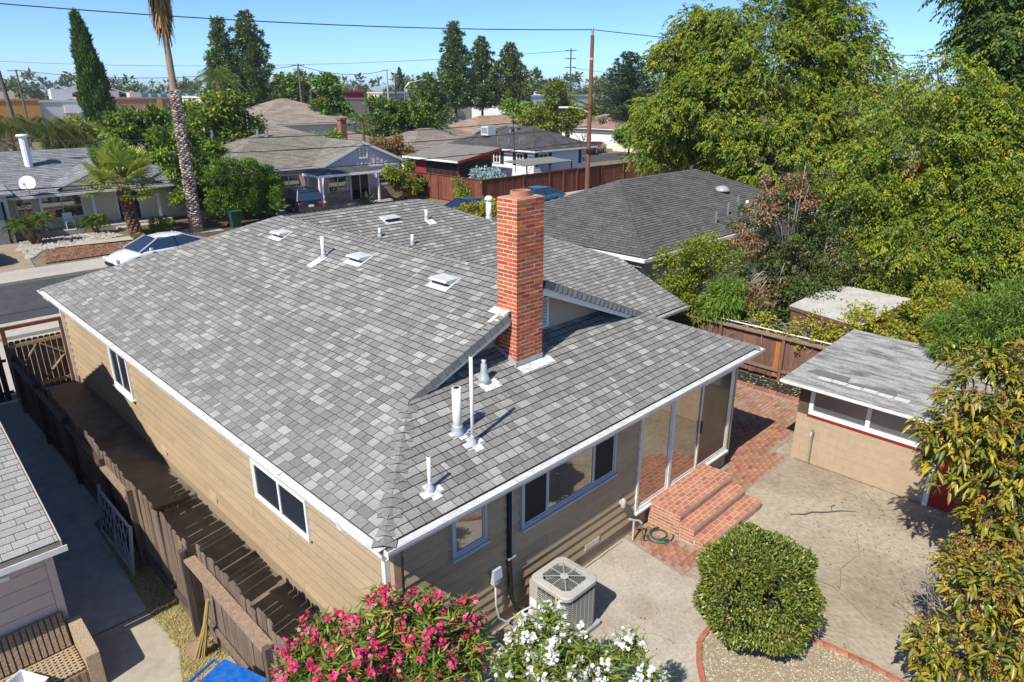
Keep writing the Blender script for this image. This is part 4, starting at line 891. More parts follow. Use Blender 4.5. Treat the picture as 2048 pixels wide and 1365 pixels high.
# wicker sofa
sf = thing('wicker_sofa', (0.4, 9.9, 0), 'brown woven wicker sofa against the pink wall', 'sofa')
WICK = mat('brown_wicker', (.28, .19, .12), .8, .35, 40, bump=.8, bscale=55, stretch=(1, 1, 1)); WICKL = mat('light_wicker_weave', (.42, .31, .2), .8, .3, 50, bump=.8, bscale=70)
MB().bx(-1.2, 1.10, 9.50, 10.28, .04, .36).build('base', WICK, sf)
seat = MB().bx(-1.15, 1.08, 9.52, 10.12, .361, .375).build('seat', mat('seat_dark', (.05, .03, .02), .9), sf)
for i in range(34): MB().bx(-1.1 + i * .064, -1.068 + i * .064, 9.53, 10.1, .376, .386).build('seat_strip', WICKL, seat)
for i in range(9): MB().bx(-1.15, 1.08, 9.54 + i * .066, 9.575 + i * .066, .3865, .392).build('seat_strip', WICKL, seat)
bk_ = MB().prism([(-1.2, 10.13, .38), (-1.2, 10.34, .85), (-1.2, 10.39, .83), (-1.2, 10.20, .36)], (2.28, 0, 0)).build('backrest', mat('wicker_dark', (.13, .085, .055), .8), sf)
for i in range(30): x = -1.17 + i * .075; MB().prism([(x, 10.122, .40), (x, 10.325, .855), (x, 10.34, .862), (x, 10.137, .39)], (.055, 0, 0)).build('woven_strip', WICK, bk_)
MB().prism([(1.1, 9.45, .04), (1.1, 9.45, .60), (1.1, 9.5, .64), (1.1, 10.34, .68), (1.1, 10.34, .04)], (.17, 0, 0)).build('armrest', WICKL, sf)
for i in range(8): MB().bx(1.271, 1.282, 9.47 + i * .11, 9.53 + i * .11, .05, .6).build('woven_strip', WICK, sf)
for i in range(24): MB().bx(-1.18 + i * .095, -1.125 + i * .095, 9.488, 9.499, .05, .35).build('woven_strip', WICK, sf)
# white tub and bin lid on the sofa
WP = mat('white_translucent_plastic', (.66, .67, .68), .4, .05, 4)
def tub(name, cx2, cy2, z, w, l, h, rot, label):
    m_ = MB(); c, s_ = math.cos(rot), math.sin(rot)
    def ringq(a, b, zz): return [(cx2 + x * c - y * s_, cy2 + x * s_ + y * c, zz) for x, y in ((-a, -b), (a, -b), (a, b), (-a, b))]
    V_ = ringq(w * .42, l * .42, z) + ringq(w * .5, l * .5, z + h) + ringq(w * .54, l * .54, z + h) + ringq(w * .54, l * .54, z + h - .012) + ringq(w * .48, l * .48, z + h - .014) + ringq(w * .41, l * .41, z + .01)
    m_.mesh(V_, [(3, 2, 1, 0)] + [(i * 4 + j, i * 4 + (j + 1) % 4, (i + 1) * 4 + (j + 1) % 4, (i + 1) * 4 + j) for i in (0,) for j in range(4)] + [(4 + j, 4 + (j + 1) % 4, 8 + (j + 1) % 4, 8 + j) for j in range(4)] + [(8 + j, 8 + (j + 1) % 4, 16 + (j + 1) % 4, 16 + j) for j in range(4)] + [(16 + j, 16 + (j + 1) % 4, 20 + (j + 1) % 4, 20 + j) for j in range(4)] + [(20, 21, 22, 23)])
    return tag(m_.build(name, WP), label, 'tub')
tub('storage_tub', .40, 9.62, .395, .30, .46, .16, .5, 'empty white plastic tub on the wicker sofa seat')
bl = thing('litter_bin', (-.02, 9.62, .39), 'grey bin with oval white lid on the wicker sofa', 'bin')
MB().lathe([(.12, 0), (.17, .26), (.17, .28)], (.0, 9.62, .39), 20).build('bin_body', mat('dark_grey_plastic', (.12, .12, .13), .5), bl, True)
lid = MB().lathe([(.185, .28), (.185, .30), (.15, .33), (.06, .34)], (.0, 9.62, .39), 24).build('lid', mat('off_white_plastic', (.72, .71, .68), .5), bl, True)
for i in range(3): MB().bx(-.12 + .02 * i, .05 - .01 * i, 9.50 + i * .035, 9.515 + i * .035, .722, .727).build('lid_print', BLACK, lid)
tag(MB().lathe([(.03, 0), (.06, .05), (.05, .1), (.02, .12)], (-.02, 9.38, .4), 10).build('red_cup', mat('red_plastic', (.5, .03, .06), .4), None, True), 'small red plastic cup on the wicker sofa edge', 'cup')
# dry grass, slab, broom, pot, blue cart
rgz = np.random.default_rng(5)
def grass(name, P_, n, h, cols, label, mt_, lean=.8, wdt=.006):
    xs = [p[0] for p in P_]; ys = [p[1] for p in P_]; x = []; 
    while len(x) < n:
        a, b = rgz.uniform(min(xs), max(xs)), rgz.uniform(min(ys), max(ys))
        if in_poly(a, b, P_): x.append((a, b))
    x = np.array(x); t = rgz.uniform(0, 6.283, n); hh = rgz.uniform(.4, 1, n) * h; d = np.stack([np.cos(t), np.sin(t)], 1); s_ = np.stack([-d[:, 1], d[:, 0]], 1) * wdt
    A = np.concatenate([x - s_, np.full((n, 1), .004)], 1); B = np.concatenate([x + s_, np.full((n, 1), .004)], 1); C_ = np.concatenate([x + d * (hh * lean)[:, None], hh[:, None] * .6], 1)
    V_ = np.stack([A, B, C_], 1).reshape(-1, 3); F_ = np.arange(3 * n).reshape(-1, 3); cc = np.array(cols)[rgz.integers(0, len(cols), n)] * rgz.uniform(.7, 1.25, (n, 1))
    return tag(np_mesh(name, V_, F_, mt_, cc), label, 'grass', kind='stuff')
BLADE = mat('grass_blade', attr=True, rough=.8, var=0, trans=.25)
sheet('dry_verge', [(2.2, 7.0), (2.72, 7.0), (2.62, 13.4), (2.3, 13.4), (2.22, 10.6), (2.25, 9.4), (1.9, 8.3), (1.7, 7.4)], .004, mat('straw_earth', (.30, .23, .12), .95, .3, 20, bump=.5, tint=(.2, .15, .07), tscale=4, tamt=.7))
grass('dry_grass', [(2.23, 7.2), (2.7, 7.2), (2.6, 13.0), (2.34, 13.3), (2.22, 10.6), (2.25, 9.4), (1.95, 8.4), (1.7, 7.4)], 9500, .10, [(.58, .46, .22), (.62, .5, .26), (.46, .35, .15), (.5, .42, .18), (.26, .28, .08)], 'dry straw coloured grass along the fence foot', BLADE, 1.2)
tag(MB().prism([(x, y, .004) for x, y in ((2.30, 8.98), (2.48, 8.92), (2.52, 9.3), (2.36, 9.42), (2.28, 9.2))], (0, 0, .035)).build('stepping_stone', mat('rusty_stone', (.3, .2, .14), .9, .2, 9, bump=.4)), 'flat reddish stone in the dry grass by the broom', 'stone')
br = thing('straw_broom', (2.42, 8.9, 0), 'straw whisk broom leaning against the fence gap', 'broom')
STRAW = mat('straw', (.42, .29, .12), .85, .3, 30, bump=.5, stretch=(20, 20, 1))
for i in range(26):
    t = i * 2.4; r_ = .09 * math.sqrt(i / 26); MB().tube([(2.42 + r_ * math.cos(t) * 1.1, 9.02 + r_ * math.sin(t), .02 + .03 * random.random()), (2.52 + r_ * .5 * math.cos(t), 8.96 + r_ * .5 * math.sin(t), .45), (2.60, 8.92, .85)], [.012, .012, .006], 4).build('bristle_bundle', STRAW, br)
MB().tube([(2.55, 8.945, .6), (2.63, 8.90, 1.0)], [.035, .03], 8).build('handle', STRAW, br)
tag(MB().lathe([(.13, 0), (.20, .30), (.215, .33), (.185, .33), (.175, .25), (.01, .24)], (2.36, 8.12, .0), 20).build('plant_pot', mat('grey_pot', (.36, .35, .34), .7, .15, 8), None, True), 'empty grey plant pot beside the blue cart', 'pot')
bc = thing('recycling_cart', (2.14, 7.2, 0), 'bright blue wheeled recycling cart tipped on the dry grass', 'bin', rotz=R(20), local=True)
BLUE = mat('blue_plastic', (.006, .10, .42), .4, .1, 6, tint=(.1, .25, .5), tscale=8, tamt=.4)
m_ = MB(); V_ = [(-.26, -.30, .03), (.26, -.30, .03), (.26, .30, .03), (-.26, .30, .03), (-.32, -.38, .92), (.32, -.38, .92), (.32, .38, .92), (-.32, .38, .92)]
m_.mesh(V_, [(3, 2, 1, 0), (0, 1, 5, 4), (1, 2, 6, 5), (2, 3, 7, 6), (3, 0, 4, 7)]); m_.build('cart_body', BLUE, bc)
ld_ = MB(); V_ = [(-.34, -.40, .925), (.34, -.40, .925), (.34, .42, .925), (-.34, .42, .925), (-.33, -.39, .965), (.33, -.39, .965), (.33, .34, .99), (-.33, .34, .99)]
ld_.mesh(V_, [(3, 2, 1, 0), (4, 5, 6, 7), (0, 1, 5, 4), (1, 2, 6, 5), (2, 3, 7, 6), (3, 0, 4, 7)]); lid = ld_.build('lid', BLUE, bc)
for i in range(5): MB().bx(-.2 + i * .04, -.175 + i * .04, -.2, -.10 + .02 * (i % 2), .979 + .0, .984).build('lid_print', mat('white_print', (.6, .65, .7), .6), lid)
MB().tube([(-.3, .44, .88), (-.3, .52, .93), (.3, .52, .93), (.3, .44, .88)], .018, 8).build('handle', BLUE, bc)
for s_ in (-1, 1): MB().tube([(s_ * .24, .36, .1), (s_ * .31, .36, .1)], .1, 14).build('wheel', BLACK, bc)
MB().bx(-.06, .06, .41, .416, .7, .82).build('warning_label', mat('yellow_label', (.7, .4, .03), .6), bc)
# ------------------------------------------------------------------ street
ASPH = mat('asphalt', (.055, .055, .058), .9, .18, 3, bump=.3, bscale=60, tint=(.085, .085, .085), tscale=.35, tamt=.6)
WALK = mat('sidewalk_concrete', (.42, .39, .33), .9, .1, 6, bump=.15, tint=(.33, .3, .25), tscale=.6, tamt=.6)
sheet('front_yard_pavement', [(-30, 22.2), (60, 22.2), (60, 27.6), (-30, 27.6)], .004, WALK)
sheet('sidewalk', [(-60, 27.62), (140, 27.62), (140, 29.4), (-60, 29.4)], .12, WALK, thick=.14)
sheet('road', [(-150, 29.4), (300, 29.4), (300, 36.0), (-150, 36.0)], .0, ASPH)
sheet('road_crack_seal', [(-8, 31.0), (12, 31.02), (12, 31.10), (-8, 31.06)], .004, mat('tar', (.02, .02, .02), .7))
sheet('far_sidewalk', [(-60, 36.0), (33.4, 36.0), (33.4, 38.3), (-60, 38.3)], .12, WALK, thick=.14)
sheet('far_sidewalk', [(33.42, 35.9), (140, 35.9), (140, 37.2), (33.42, 37.2)], .10, WALK, thick=.12)
sheet('driveway', [(2.0, 38.32), (6.6, 38.32), (7.4, 46.2), (2.0, 46.2)], .03, mat('brick_tan_driveway', (.33, .25, .18), .9, .2, 5, tint=(.25, .18, .13), tscale=2, tamt=.7))
sheet('front_path', [(6.7, 43.4), (17.0, 41.4), (17.0, 42.6), (7.0, 44.6)], .045, WALK)
bark = [(7.2, 39.4), (13.0, 39.4), (12.6, 41.6), (8.0, 42.9)]
sheet('bark_bed', bark, .03, mat('bark_base', (.16, .085, .05), .95, .3, 8, bump=.5))
rk = random.Random(3)
pebbles('bark_chips', bark, 2600, (.04, .10), [(.2, .1, .06), (.14, .07, .04), (.27, .15, .09), (.1, .05, .03)], .035, GRAV, rk, .5, 'red brown bark chips in front of the grey roofed house', 'bark')
wr_ = [(6.7, 40.6), (7.9, 42.9), (12.2, 44.2), (11.9, 46.4), (7.4, 46.2)]
pebbles('white_rocks', wr_, 1500, (.05, .12), [(.34, .31, .27), (.27, .24, .2), (.44, .41, .36)], .02, GRAV, rk, .7, 'pale river rocks around the small palms', 'rocks')
sheet('dirt_bed', [(13.1, 39.4), (24, 39.4), (24, 46), (13.4, 47)], .02, mat('dark_bark_soil', (.10, .06, .04), .95, .3, 5, bump=.4))
sheet('lavender_driveway', [(21.6, 38.32), (25.4, 38.32), (25.4, 46.6), (21.6, 46.6)], .035, WALK)
sheet('back_street', [(55, 52), (140, 52), (140, 58), (55, 58)], .0, ASPH); sheet('parking_lot', [(60, 95), (190, 95), (190, 160), (60, 160)], .0, ASPH)

# ------------------------------------------------------------------ cars
def paint(name, c): return mat(name, c, .28, .03, 2, spec=.5, coat=.6)
CARGLASS = glass('car_glass', (.006, .008, .01), .28, .01); RUBBER = mat('tyre_rubber', (.012, .012, .012), .8, .1, 9); RIM = mat('alloy_rim', (.35, .35, .36), .35, .1, 9, metal=.8)
LAMPW = mat('headlamp', (.55, .57, .6), .15, 0, spec=.6); LAMPR = mat('tail_lamp', (.35, .008, .008), .2, 0, spec=.6)
def car(name, label, loc, rotz, kind, pm, lp=None):
    t = thing(name, loc, label, 'car', rotz=rotz, local=True)
    if kind == 'suv': top = [(2.25, .62), (2.15, .82), (1.6, .98), (.95, 1.06), (-1.9, 1.08), (-2.2, 1.02), (-2.3, .6)]; cab = dict(b=(1.15, -2.2), r=(.35, -1.95), h=1.68, wb=.90, wt=.70); W_ = .92
    else: top = [(2.42, .52), (2.32, .68), (1.7, .86), (1.05, .95), (-1.6, 1.0), (-2.25, 1.0), (-2.42, .6)]; cab = dict(b=(1.35, -2.15), r=(.35, -.95), h=1.45, wb=.85, wt=.63); W_ = .91
    lat = [-1, -.93, -.6, 0, .6, .93, 1]; m_ = MB(); ny = len(lat); V_ = []
    for x, z in top:
        tp_ = 1 - .13 * (abs(x) / 2.4) ** 5
        V_ += [(x - .16 * (abs(l) ** 4) * (1 if x > 0 else -1) * (1 if abs(x) > 1.9 else 0), l * W_ * tp_, z - (.12 if abs(l) == 1 else .03 if abs(l) > .9 else 0)) for l in lat]
    n = len(top); low = []
    for x, z in top:
        tp_ = 1 - .13 * (abs(x) / 2.4) ** 5; low += [(x - .16 * (1 if x > 0 else -1) * (1 if abs(x) > 1.9 else 0), -W_ * tp_ * .97, .22), (x - .16 * (1 if x > 0 else -1) * (1 if abs(x) > 1.9 else 0), W_ * tp_ * .97, .22)]
    F_ = [(i * ny + j, (i + 1) * ny + j, (i + 1) * ny + j + 1, i * ny + j + 1) for i in range(n - 1) for j in range(ny - 1)]; o = len(V_); V_ += low
    for i in range(n - 1): F_ += [(i * ny, o + 2 * i, o + 2 * i + 2, (i + 1) * ny), (i * ny + ny - 1, (i + 1) * ny + ny - 1, o + 2 * i + 3, o + 2 * i + 1), (o + 2 * i, o + 2 * i + 1, o + 2 * i + 3, o + 2 * i + 2)]
    F_ += [tuple(range(ny)) + (o + 1, o), tuple(range((n - 1) * ny, n * ny))[::-1] + (o + 2 * n - 2, o + 2 * n - 1)]
    body = m_.mesh(V_, F_).build('body', pm, t, True)
    bx0, bx1 = cab['b']; rx0, rx1 = cab['r']; zb = 1.0 if kind == 'suv' else .93; h = cab['h']; wb, wt = cab['wb'], cab['wt']
    g = MB(); q = [(bx0, -wb, zb), (bx0, wb, zb), (bx1, wb, zb), (bx1, -wb, zb), (rx0, -wt, h - .03), (rx0, wt, h - .03), (rx1, wt, h - .03), (rx1, -wt, h - .03)]
    g.mesh(q, [(0, 1, 5, 4), (1, 2, 6, 5), (2, 3, 7, 6), (3, 0, 4, 7), (4, 5, 6, 7)]).build('windows', CARGLASS, t)
    m_ = MB(); rp = [(rx0 + .06, h - .035), ((rx0 * .6 + rx1 * .4), h + .01), ((rx0 + rx1) / 2, h + .02), (rx1 - .06, h - .03)]
    V_ = []
    for x, z in rp: V_ += [(x, -wt - .025, z - .04), (x, -wt * .6, z + .01), (x, 0, z + .02), (x, wt * .6, z + .01), (x, wt + .025, z - .04)]
    m_.mesh(V_, [(i * 5 + j, (i + 1) * 5 + j, (i + 1) * 5 + j + 1, i * 5 + j + 1) for i in range(3) for j in range(4)]).build('roof_panel', pm, t, True)
    for s_ in (-1, 1):
        for a, b in ((bx0, rx0), (bx1, rx1)): MB().bar((a, s_ * wb, zb), (b, s_ * (wt + .01), h - .03), .045, .045).build('pillar', pm, t)
        MB().bar((-.45, s_ * (wb + .004), zb), (-.42, s_ * (wt + .012), h - .03), .05, .02).build('pillar', BLACK, t)
        MB().rbox((.85, s_ * (W_ + .07), 1.02), (.12, .16, .11)).build('mirror', pm, t)
        for x in (1.42, -1.42):
            w_ = MB().tube([(x, s_ * (W_ - .22), .33), (x, s_ * (W_ + .005), .33)], .33, 18).build('wheel', RUBBER, t)
            MB().tube([(x, s_ * (W_ - .02), .33), (x, s_ * (W_ + .012), .33)], .215, 14).build('rim', RIM, w_)
            MB().tube([(x, s_ * (W_ - .10), .36), (x, s_ * (W_ - .004), .36)], .385, 18).build('wheel_arch', BLACK, t)
        fx = top[0][0] - .14
        MB().rbox((fx - .02, s_ * .58, .66 if kind != 'suv' else .78), (.14, .34, .11), (0, 0, -s_ * .28)).build('headlight', LAMPW, t)
        MB().rbox((top[-1][0] + .12, s_ * .62, .82), (.10, .32, .14), (0, 0, s_ * .22)).build('tail_light', LAMPR, t)
        MB().bx(-1.0, -.85, s_ * (W_ + .002) - .008, s_ * (W_ + .002) + .008, .80, .83).build('door_handle', pm, t)
    MB().rbox((top[0][0] - .03, 0, .47), (.06, .9, .16)).build('grille', BLACK, t)
    MB().rbox((top[-1][0] - .0, 0, .66), (.03, .36, .14)).build('number_plate', mat('plate', (.55, .56, .58), .5), t)
    return t
car('sedan', 'white sedan parked at the far kerb beyond the roof edge', (11.2, 35.15, .02), R(186), 'sedan', paint('white_car_paint', (.72, .73, .75)))
car('suv', 'black suv parked on the driveway of the lavender house', (23.7, 44.6, .04), R(82), 'suv', paint('black_car_paint', (.008, .009, .012)))
car('sedan', 'blue green sedan parked before the red brown fence', (36.6, 34.3, .01), R(172), 'sedan', paint('teal_car_paint', (.02, .12, .22)))
car('sedan', 'black car under a cover beside the yellow green shrub', (29.6, 33.6, .01), R(178), 'sedan', paint('charcoal_car_paint', (.02, .02, .022)))
car('sedan', 'red sedan parked by the pink tiled houses', (75.4, 59.6, .02), R(-165), 'sedan', paint('red_car_paint', (.22, .012, .015)))
car('sedan', 'dark red car on the brick driveway at the picture edge', (4.35, 42.3, .04), R(97), 'sedan', paint('maroon_car_paint', (.1, .01, .012)))
for i, (x, y, k, c, l) in enumerate(((118, 126, 'sedan', (.30, .31, .33), 'silver car in the car park under the middle pine'), (121, 118, 'suv', (.55, .56, .57), 'white suv in the car park behind the orange roof'), (125, 112, 'suv', (.012, .012, .016), 'black suv in the car park right of the pines'), (113, 131, 'sedan', (.02, .06, .07), 'dark teal car in the car park by the storefront'))):
    car('parked_car', l, (x, y, .02), R(-35 + 20 * i), k, paint('carpark_paint_%d' % i, c))

# ------------------------------------------------------------------ generic house pieces
def wnd(parent, face, fixed, a0, a1, z0, z1, trim=.09, shutters=None, grid=0, glassm=None, tm=None):
    """window on a wall facing -y ('y') or -x ('x') at coordinate fixed"""
    tm = tm or WTRIM
    def B(m_, s0, s1, d0, d1, q0, q1):
        if face == 'x': m_.bx(fixed - d1, fixed - d0, s0, s1, q0, q1)
        else: m_.bx(s0, s1, fixed - d1, fixed - d0, q0, q1)
        return m_
    f = MB(); B(f, a0, a1, 0, .06, z0, z0 + trim); B(f, a0, a1, 0, .06, z1 - trim, z1); B(f, a0, a0 + trim, 0, .058, z0 + trim, z1 - trim); B(f, a1 - trim, a1, 0, .058, z0 + trim, z1 - trim)
    w_ = f.build('window', tm, parent); B(MB(), a0 + trim, a1 - trim, .01, .03, z0 + trim, z1 - trim).build('pane', glassm or GLASS, w_)
    m = (a0 + a1) / 2; B(MB(), m - .03, m + .03, .03, .05, z0 + trim, z1 - trim).build('mullion', tm, w_)
    for i in range(grid):
        z = z0 + trim + (z1 - z0 - 2 * trim) * (i + 1) / (grid + 1); B(MB(), a0 + trim, a1 - trim, .03, .045, z - .015, z + .015).build('glazing_bar', tm, w_)
    if shutters:
        for s0, s1 in ((a0 - .45, a0 - .04), (a1 + .04, a1 + .45)): B(MB(), s0, s1, .002, .05, z0, z1).build('shutter', shutters, w_)
    return w_
def tone(b, rgb=(1, 1, 1), sp=.2):
    def f(r): q = b * r.uniform(1 - sp, 1 + sp); return tuple(q * k for k in rgb)
    return f
def letters(body, size, mt_, parent, loc, depth=.01):
    fc = bpy.data.curves.new('lettering', 'FONT'); fc.body = body; fc.size = size; fc.align_x = 'CENTER'; fc.align_y = 'CENTER'; fc.extrude = depth
    fo = bpy.data.objects.new('lettering', fc); COL.objects.link(fo); bpy.context.view_layer.update(); me = bpy.data.meshes.new_from_object(fo); bpy.data.objects.remove(fo)
    me.materials.clear(); me.materials.append(mt_); o = link('lettering', me, parent); o.location = loc; o.rotation_euler = (R(90), 0, 0); return o
def hip_roof(parent, x0, x1, y0, y1, ez, p, tn, expo=.2, widths=(.3, .45, .6), faces='xy', edge=(.03, .03, .03), nobj=0, cap=True):
    """hip roof; shingle courses on the faces towards -x and -y"""
    s_ = math.hypot(1, p); c = 1 / s_; rng = random.Random(int(x0 * 7 + y0)); w, d = x1 - x0, y1 - y0; h = min(w, d) / 2; rz = ez + p * h
    if w >= d: ra, rb_ = (x0 + h, y0 + h, rz), (x1 - h, y0 + h, rz)
    else: ra, rb_ = (x0 + h, y0 + h, rz), (x0 + h, y1 - h, rz)
    A, B, C_, D = (x0, y0, ez), (x1, y0, ez), (x1, y1, ez), (x0, y1, ez); m_ = MB()
    fs = [[A, B, rb_, ra], [B, C_, rb_], [C_, D, ra, rb_], [D, A, ra]] if w >= d else [[A, B, ra], [B, C_, rb_, ra], [C_, D, rb_], [D, A, ra, rb_]]
    dn = lambda q: (q[0], q[1], q[2] - .012)
    for f in fs: m_.face([dn(q) for q in f], tn(rng))
    m_.face([dn(q) for q in (D, C_, B, A)], (.3, .28, .25))
    rf = m_.build('roof', mat('plain_roofing', attr=True, rough=.95, var=.2, scale=3), parent); tabs = []
    if 'y' in faces: tabs += shingles(A, (1, 0, 0), (0, c, c * p), [[(0, 0), (w, 0), (w - h, h * s_), (h, h * s_)] if w >= d else [(0, 0), (w, 0), (w / 2, h * s_)]], expo, widths, tn, rng, edge=edge)
    if 'x' in faces: tabs += shingles(D, (0, -1, 0), (c, 0, c * p), [[(0, 0), (d, 0), (d / 2, h * s_)] if w >= d else [(0, 0), (d, 0), (d - h, h * s_), (h, h * s_)]], expo, widths, tn, rng, edge=edge)
    place_shingles(tabs, rf, SHING, nobj)
    if cap:
        nx, ny = (-p, 0, 1), (0, -p, 1)
        ct = lambda r: tuple(.85 * k for k in tn(r))
        caps([A, ra], nx, ny, rf, SHING, ct, rng, .3 if nobj == 0 else .15, .14); caps([B, rb_ if w >= d else ra], ny, (p, 0, 1), rf, SHING, ct, rng, .5 if nobj == 0 else .3, .14); caps([ra, rb_], ny if w >= d else nx, (0, p, 1) if w >= d else (p, 0, 1), rf, SHING, ct, rng, .5 if nobj == 0 else .3, .14)
        if nobj: caps([D, ra], nx, (0, p, 1), rf, SHING, ct, rng, .3, .14)
    MB().bx(x0 - .1, x1 + .1, y0 - .1, y0 - .002, ez - .16, ez - .03).bx(x0 - .1, x0 - .002, y0, y1, ez - .16, ez - .03).build('gutter', WHITE, parent)
    return rf, ra, rb_
def gable_y(parent, x0, x1, y0, y1, ez, p, tn, wallm, expo=.2, widths=(.3, .45, .6), over=.35):
    """gable whose triangular wall faces -y, ridge along y"""
    xm = (x0 + x1) / 2; h = (x1 - x0) / 2; rz = ez + p * h; s_ = math.hypot(1, p); c = 1 / s_; rng = random.Random(int(x0 * 3))
    o = over; m_ = MB()
    m_.prism([(x0, y0 - o, ez - .1), (xm, y0 - o, rz - .1), (xm, y0 - o, rz - .012), (x0, y0 - o, ez - .012)], (0, y1 - y0 + o, 0), (.3, .3, .3)); m_.prism([(xm, y0 - o, rz - .1), (x1, y0 - o, ez - .1), (x1, y0 - o, ez - .012), (xm, y0 - o, rz - .012)], (0, y1 - y0 + o, 0), (.3, .3, .3))
    rf = m_.build('roof', mat('plain_roofing', attr=True, rough=.95, var=.2, scale=3), parent)
    tabs = shingles((x0, y1, ez), (0, -1, 0), (c, 0, c * p), [[(0, 0), (y1 - y0 + o, 0), (y1 - y0 + o, h * s_), (0, h * s_)]], expo, widths, tn, rng) + shingles((x1, y0 - o, ez), (0, 1, 0), (-c, 0, c * p), [[(0, 0), (y1 - y0 + o, 0), (y1 - y0 + o, h * s_), (0, h * s_)]], expo, widths, tn, rng)
    place_shingles(tabs, rf, SHING, 0)
    MB().prism([(x0 + .4, y0, ez - .3), (x1 - .4, y0, ez - .3), (x1 - .4, y0, ez + p * .4 - .1), (xm, y0, rz - .12), (x0 + .4, y0, ez + p * .4 - .1)], (0, .1, 0)).build('gable_wall', wallm, parent)
    for a, b in (((x0 - .02, ez), (xm, rz)), ((xm, rz), (x1 + .02, ez))): MB().prism([(a[0], y0 - o - .03, a[1] - .2), (b[0], y0 - o - .03, b[1] - .2), (b[0], y0 - o - .03, b[1] + .005), (a[0], y0 - o - .03, a[1] + .005)], (0, .028, 0)).build('barge_board', WTRIM, parent)
    return rf
def house(label, loc, name='house'): return thing(name, loc, label, 'house')

# ---- dark roofed house next door
dn_ = house('cream house with dark charcoal shingle hip roof beside the big trees', (27, 17.6, 0))
CREAM = mat('cream_vertical_siding', (.55, .49, .38), .75, .08, 4)
MB().bx(20.0, 34.2, 13.5, 21.8, 0, 2.42).build('wall', CREAM, dn_)
for i in range(28): MB().bx(19.975, 19.999, 13.6 + i * .29, 13.62 + i * .29, .2, 2.4).build('batten', CREAM, dn_)
rfd, ra, rb_ = hip_roof(dn_, 19.62, 34.6, 13.15, 22.1, 2.56, .417, lambda r: (lambda b: (b, b * .98, b * .97))(r.uniform(.085, .135)), .143, (.2, .25, .3, .16), edge=(.012, .012, .012), nobj=300)
MB().bx(19.40, 19.52, 13.0, 22.2, 2.44, 2.56).build('eave_trim', WTRIM, dn_)
pn = lambda x, y: 2.56 + .417 * (y - 13.15)
m_ = MB().lathe([(.34, 0), (.34, .07), (.27, .17), (.14, .23), (.04, .25)], (29.4, 15.75, pn(0, 15.75)), 20); m_.build('skylight_dome', glass('cloudy_acrylic', (.42, .45, .48), .25, .1), dn_, True)
for x, y, h in ((25.7, 13.9, .5), (27.2, 14.2, .55), (28.2, 14.3, .7)): MB().tube([(x, y, pn(x, y) - .05), (x, y, pn(x, y) + h)], .05, 8).build('vent_pipe', GALV, dn_)
MB().lathe([(.14, 0), (.14, .35), (.16, .36), (.1, .45)], (28.9, 14.2, pn(0, 14.2)), 12).build('roof_fan', GALV, dn_)
hd = house('grey roofed house with brick chimney hidden among the big trees', (38, 9, 0))
MB().bx(34, 44, 6.5, 12.5, 0, 2.5).build('wall', mat('dull_tan_stucco', (.3, .26, .2), .8), hd); hip_roof(hd, 33.6, 44.4, 6.1, 12.9, 2.6, .4, tone(.1), expo=.3, widths=(.6, .9), cap=False)  # plain dull tan walls, varied only by noise
hc = MB().bx(35.0, 35.9, 8.7, 9.5, 2.6, 4.9).build('chimney', BRICK, hd); MB().bx(34.95, 35.95, 8.65, 9.55, 4.8, 4.95).build('cap', BRICK, hc)
# ---- grey roofed house across the street
LH = house('grey roofed house with porch and satellite dish across the street', (8, 50, 0))
CRM = mat('cream_stucco', (.74, .67, .53), .85, .06, 3)
MB().bx(-2, 18, 48.4, 56, 0, 2.3).build('wall', CRM, LH); MB().bx(-4, 7.3, 46.0, 48.39, 0, 2.6).build('garage_wall', mat('off_white_stucco', (.62, .6, .56), .85, .05), LH)
gt1 = tone(.23, (.96, 1, 1.06), .25)
hip_roof(LH, -4, 18.6, 47.0, 57, 2.38, .42, gt1, cap=False)
MB().prism([(-4, 45.7, 2.62), (7.6, 45.7, 2.62), (7.6, 48.2, 2.95), (-4, 48.2, 2.95)], (0, 0, .1)).build('garage_roof', mat('grey_roof_a', (.22, .23, .25), .95, .2, 4), LH)
gable_y(LH, 9.9, 15.6, 47.2, 51, 2.75, .42, gt1, CRM, over=.15)
dg = MB().bx(4.6, 7.0, 45.94, 45.999, 0, 2.2).build('garage_door', mat('grey_glazed_door', (.25, .27, .3), .4), LH)
MB().bx(7.01, 7.12, 45.93, 46.0, 0, 2.3).build('door_jamb', BLACK, dg)
wnd(LH, 'y', 48.4, 9.2, 11.5, .7, 2.15, .12, grid=1); wnd(LH, 'y', 48.4, 8.0, 8.9, .7, 2.15, .1)
MB().bx(13.4, 14.6, 48.36, 48.4, .25, 2.2).build('door', BLACK, LH); MB().bx(13.28, 13.4, 48.34, 48.42, .25, 2.25).bx(14.6, 14.72, 48.34, 48.42, .25, 2.25).build('door_frame', WTRIM, LH)
for x in (9.0, 11.7, 15.4): MB().bx(x, x + .14, 47.3, 47.44, .2, 2.25).build('porch_post', WTRIM, LH)
MB().bx(7.4, 16.0, 46.9, 48.39, 0, .24).build('porch_slab', WALK, LH); MB().bx(12.6, 15.2, 46.2, 46.89, 0, .12).build('porch_step', WALK, LH)
MB().bx(15.5, 18.05, 48.3, 48.39, .1, 2.25).build('lap_siding', CRM, LH)
for i in range(11): MB().prism([(15.6, 48.30, .15 + i * .19), (15.6, 48.265, .15 + i * .19), (15.6, 48.295, .33 + i * .19)], (2.6, 0, 0)).build('siding_board', CRM, LH)
MB().tube([(9.5, 50.2, 3.4), (9.5, 50.2, 5.5)], .22, 12).lathe([(.3, 0), (.34, .05), (.3, .14)], (9.5, 50.2, 5.4), 12).build('flue', mat('white_flue', (.75, .76, .77), .5), LH)
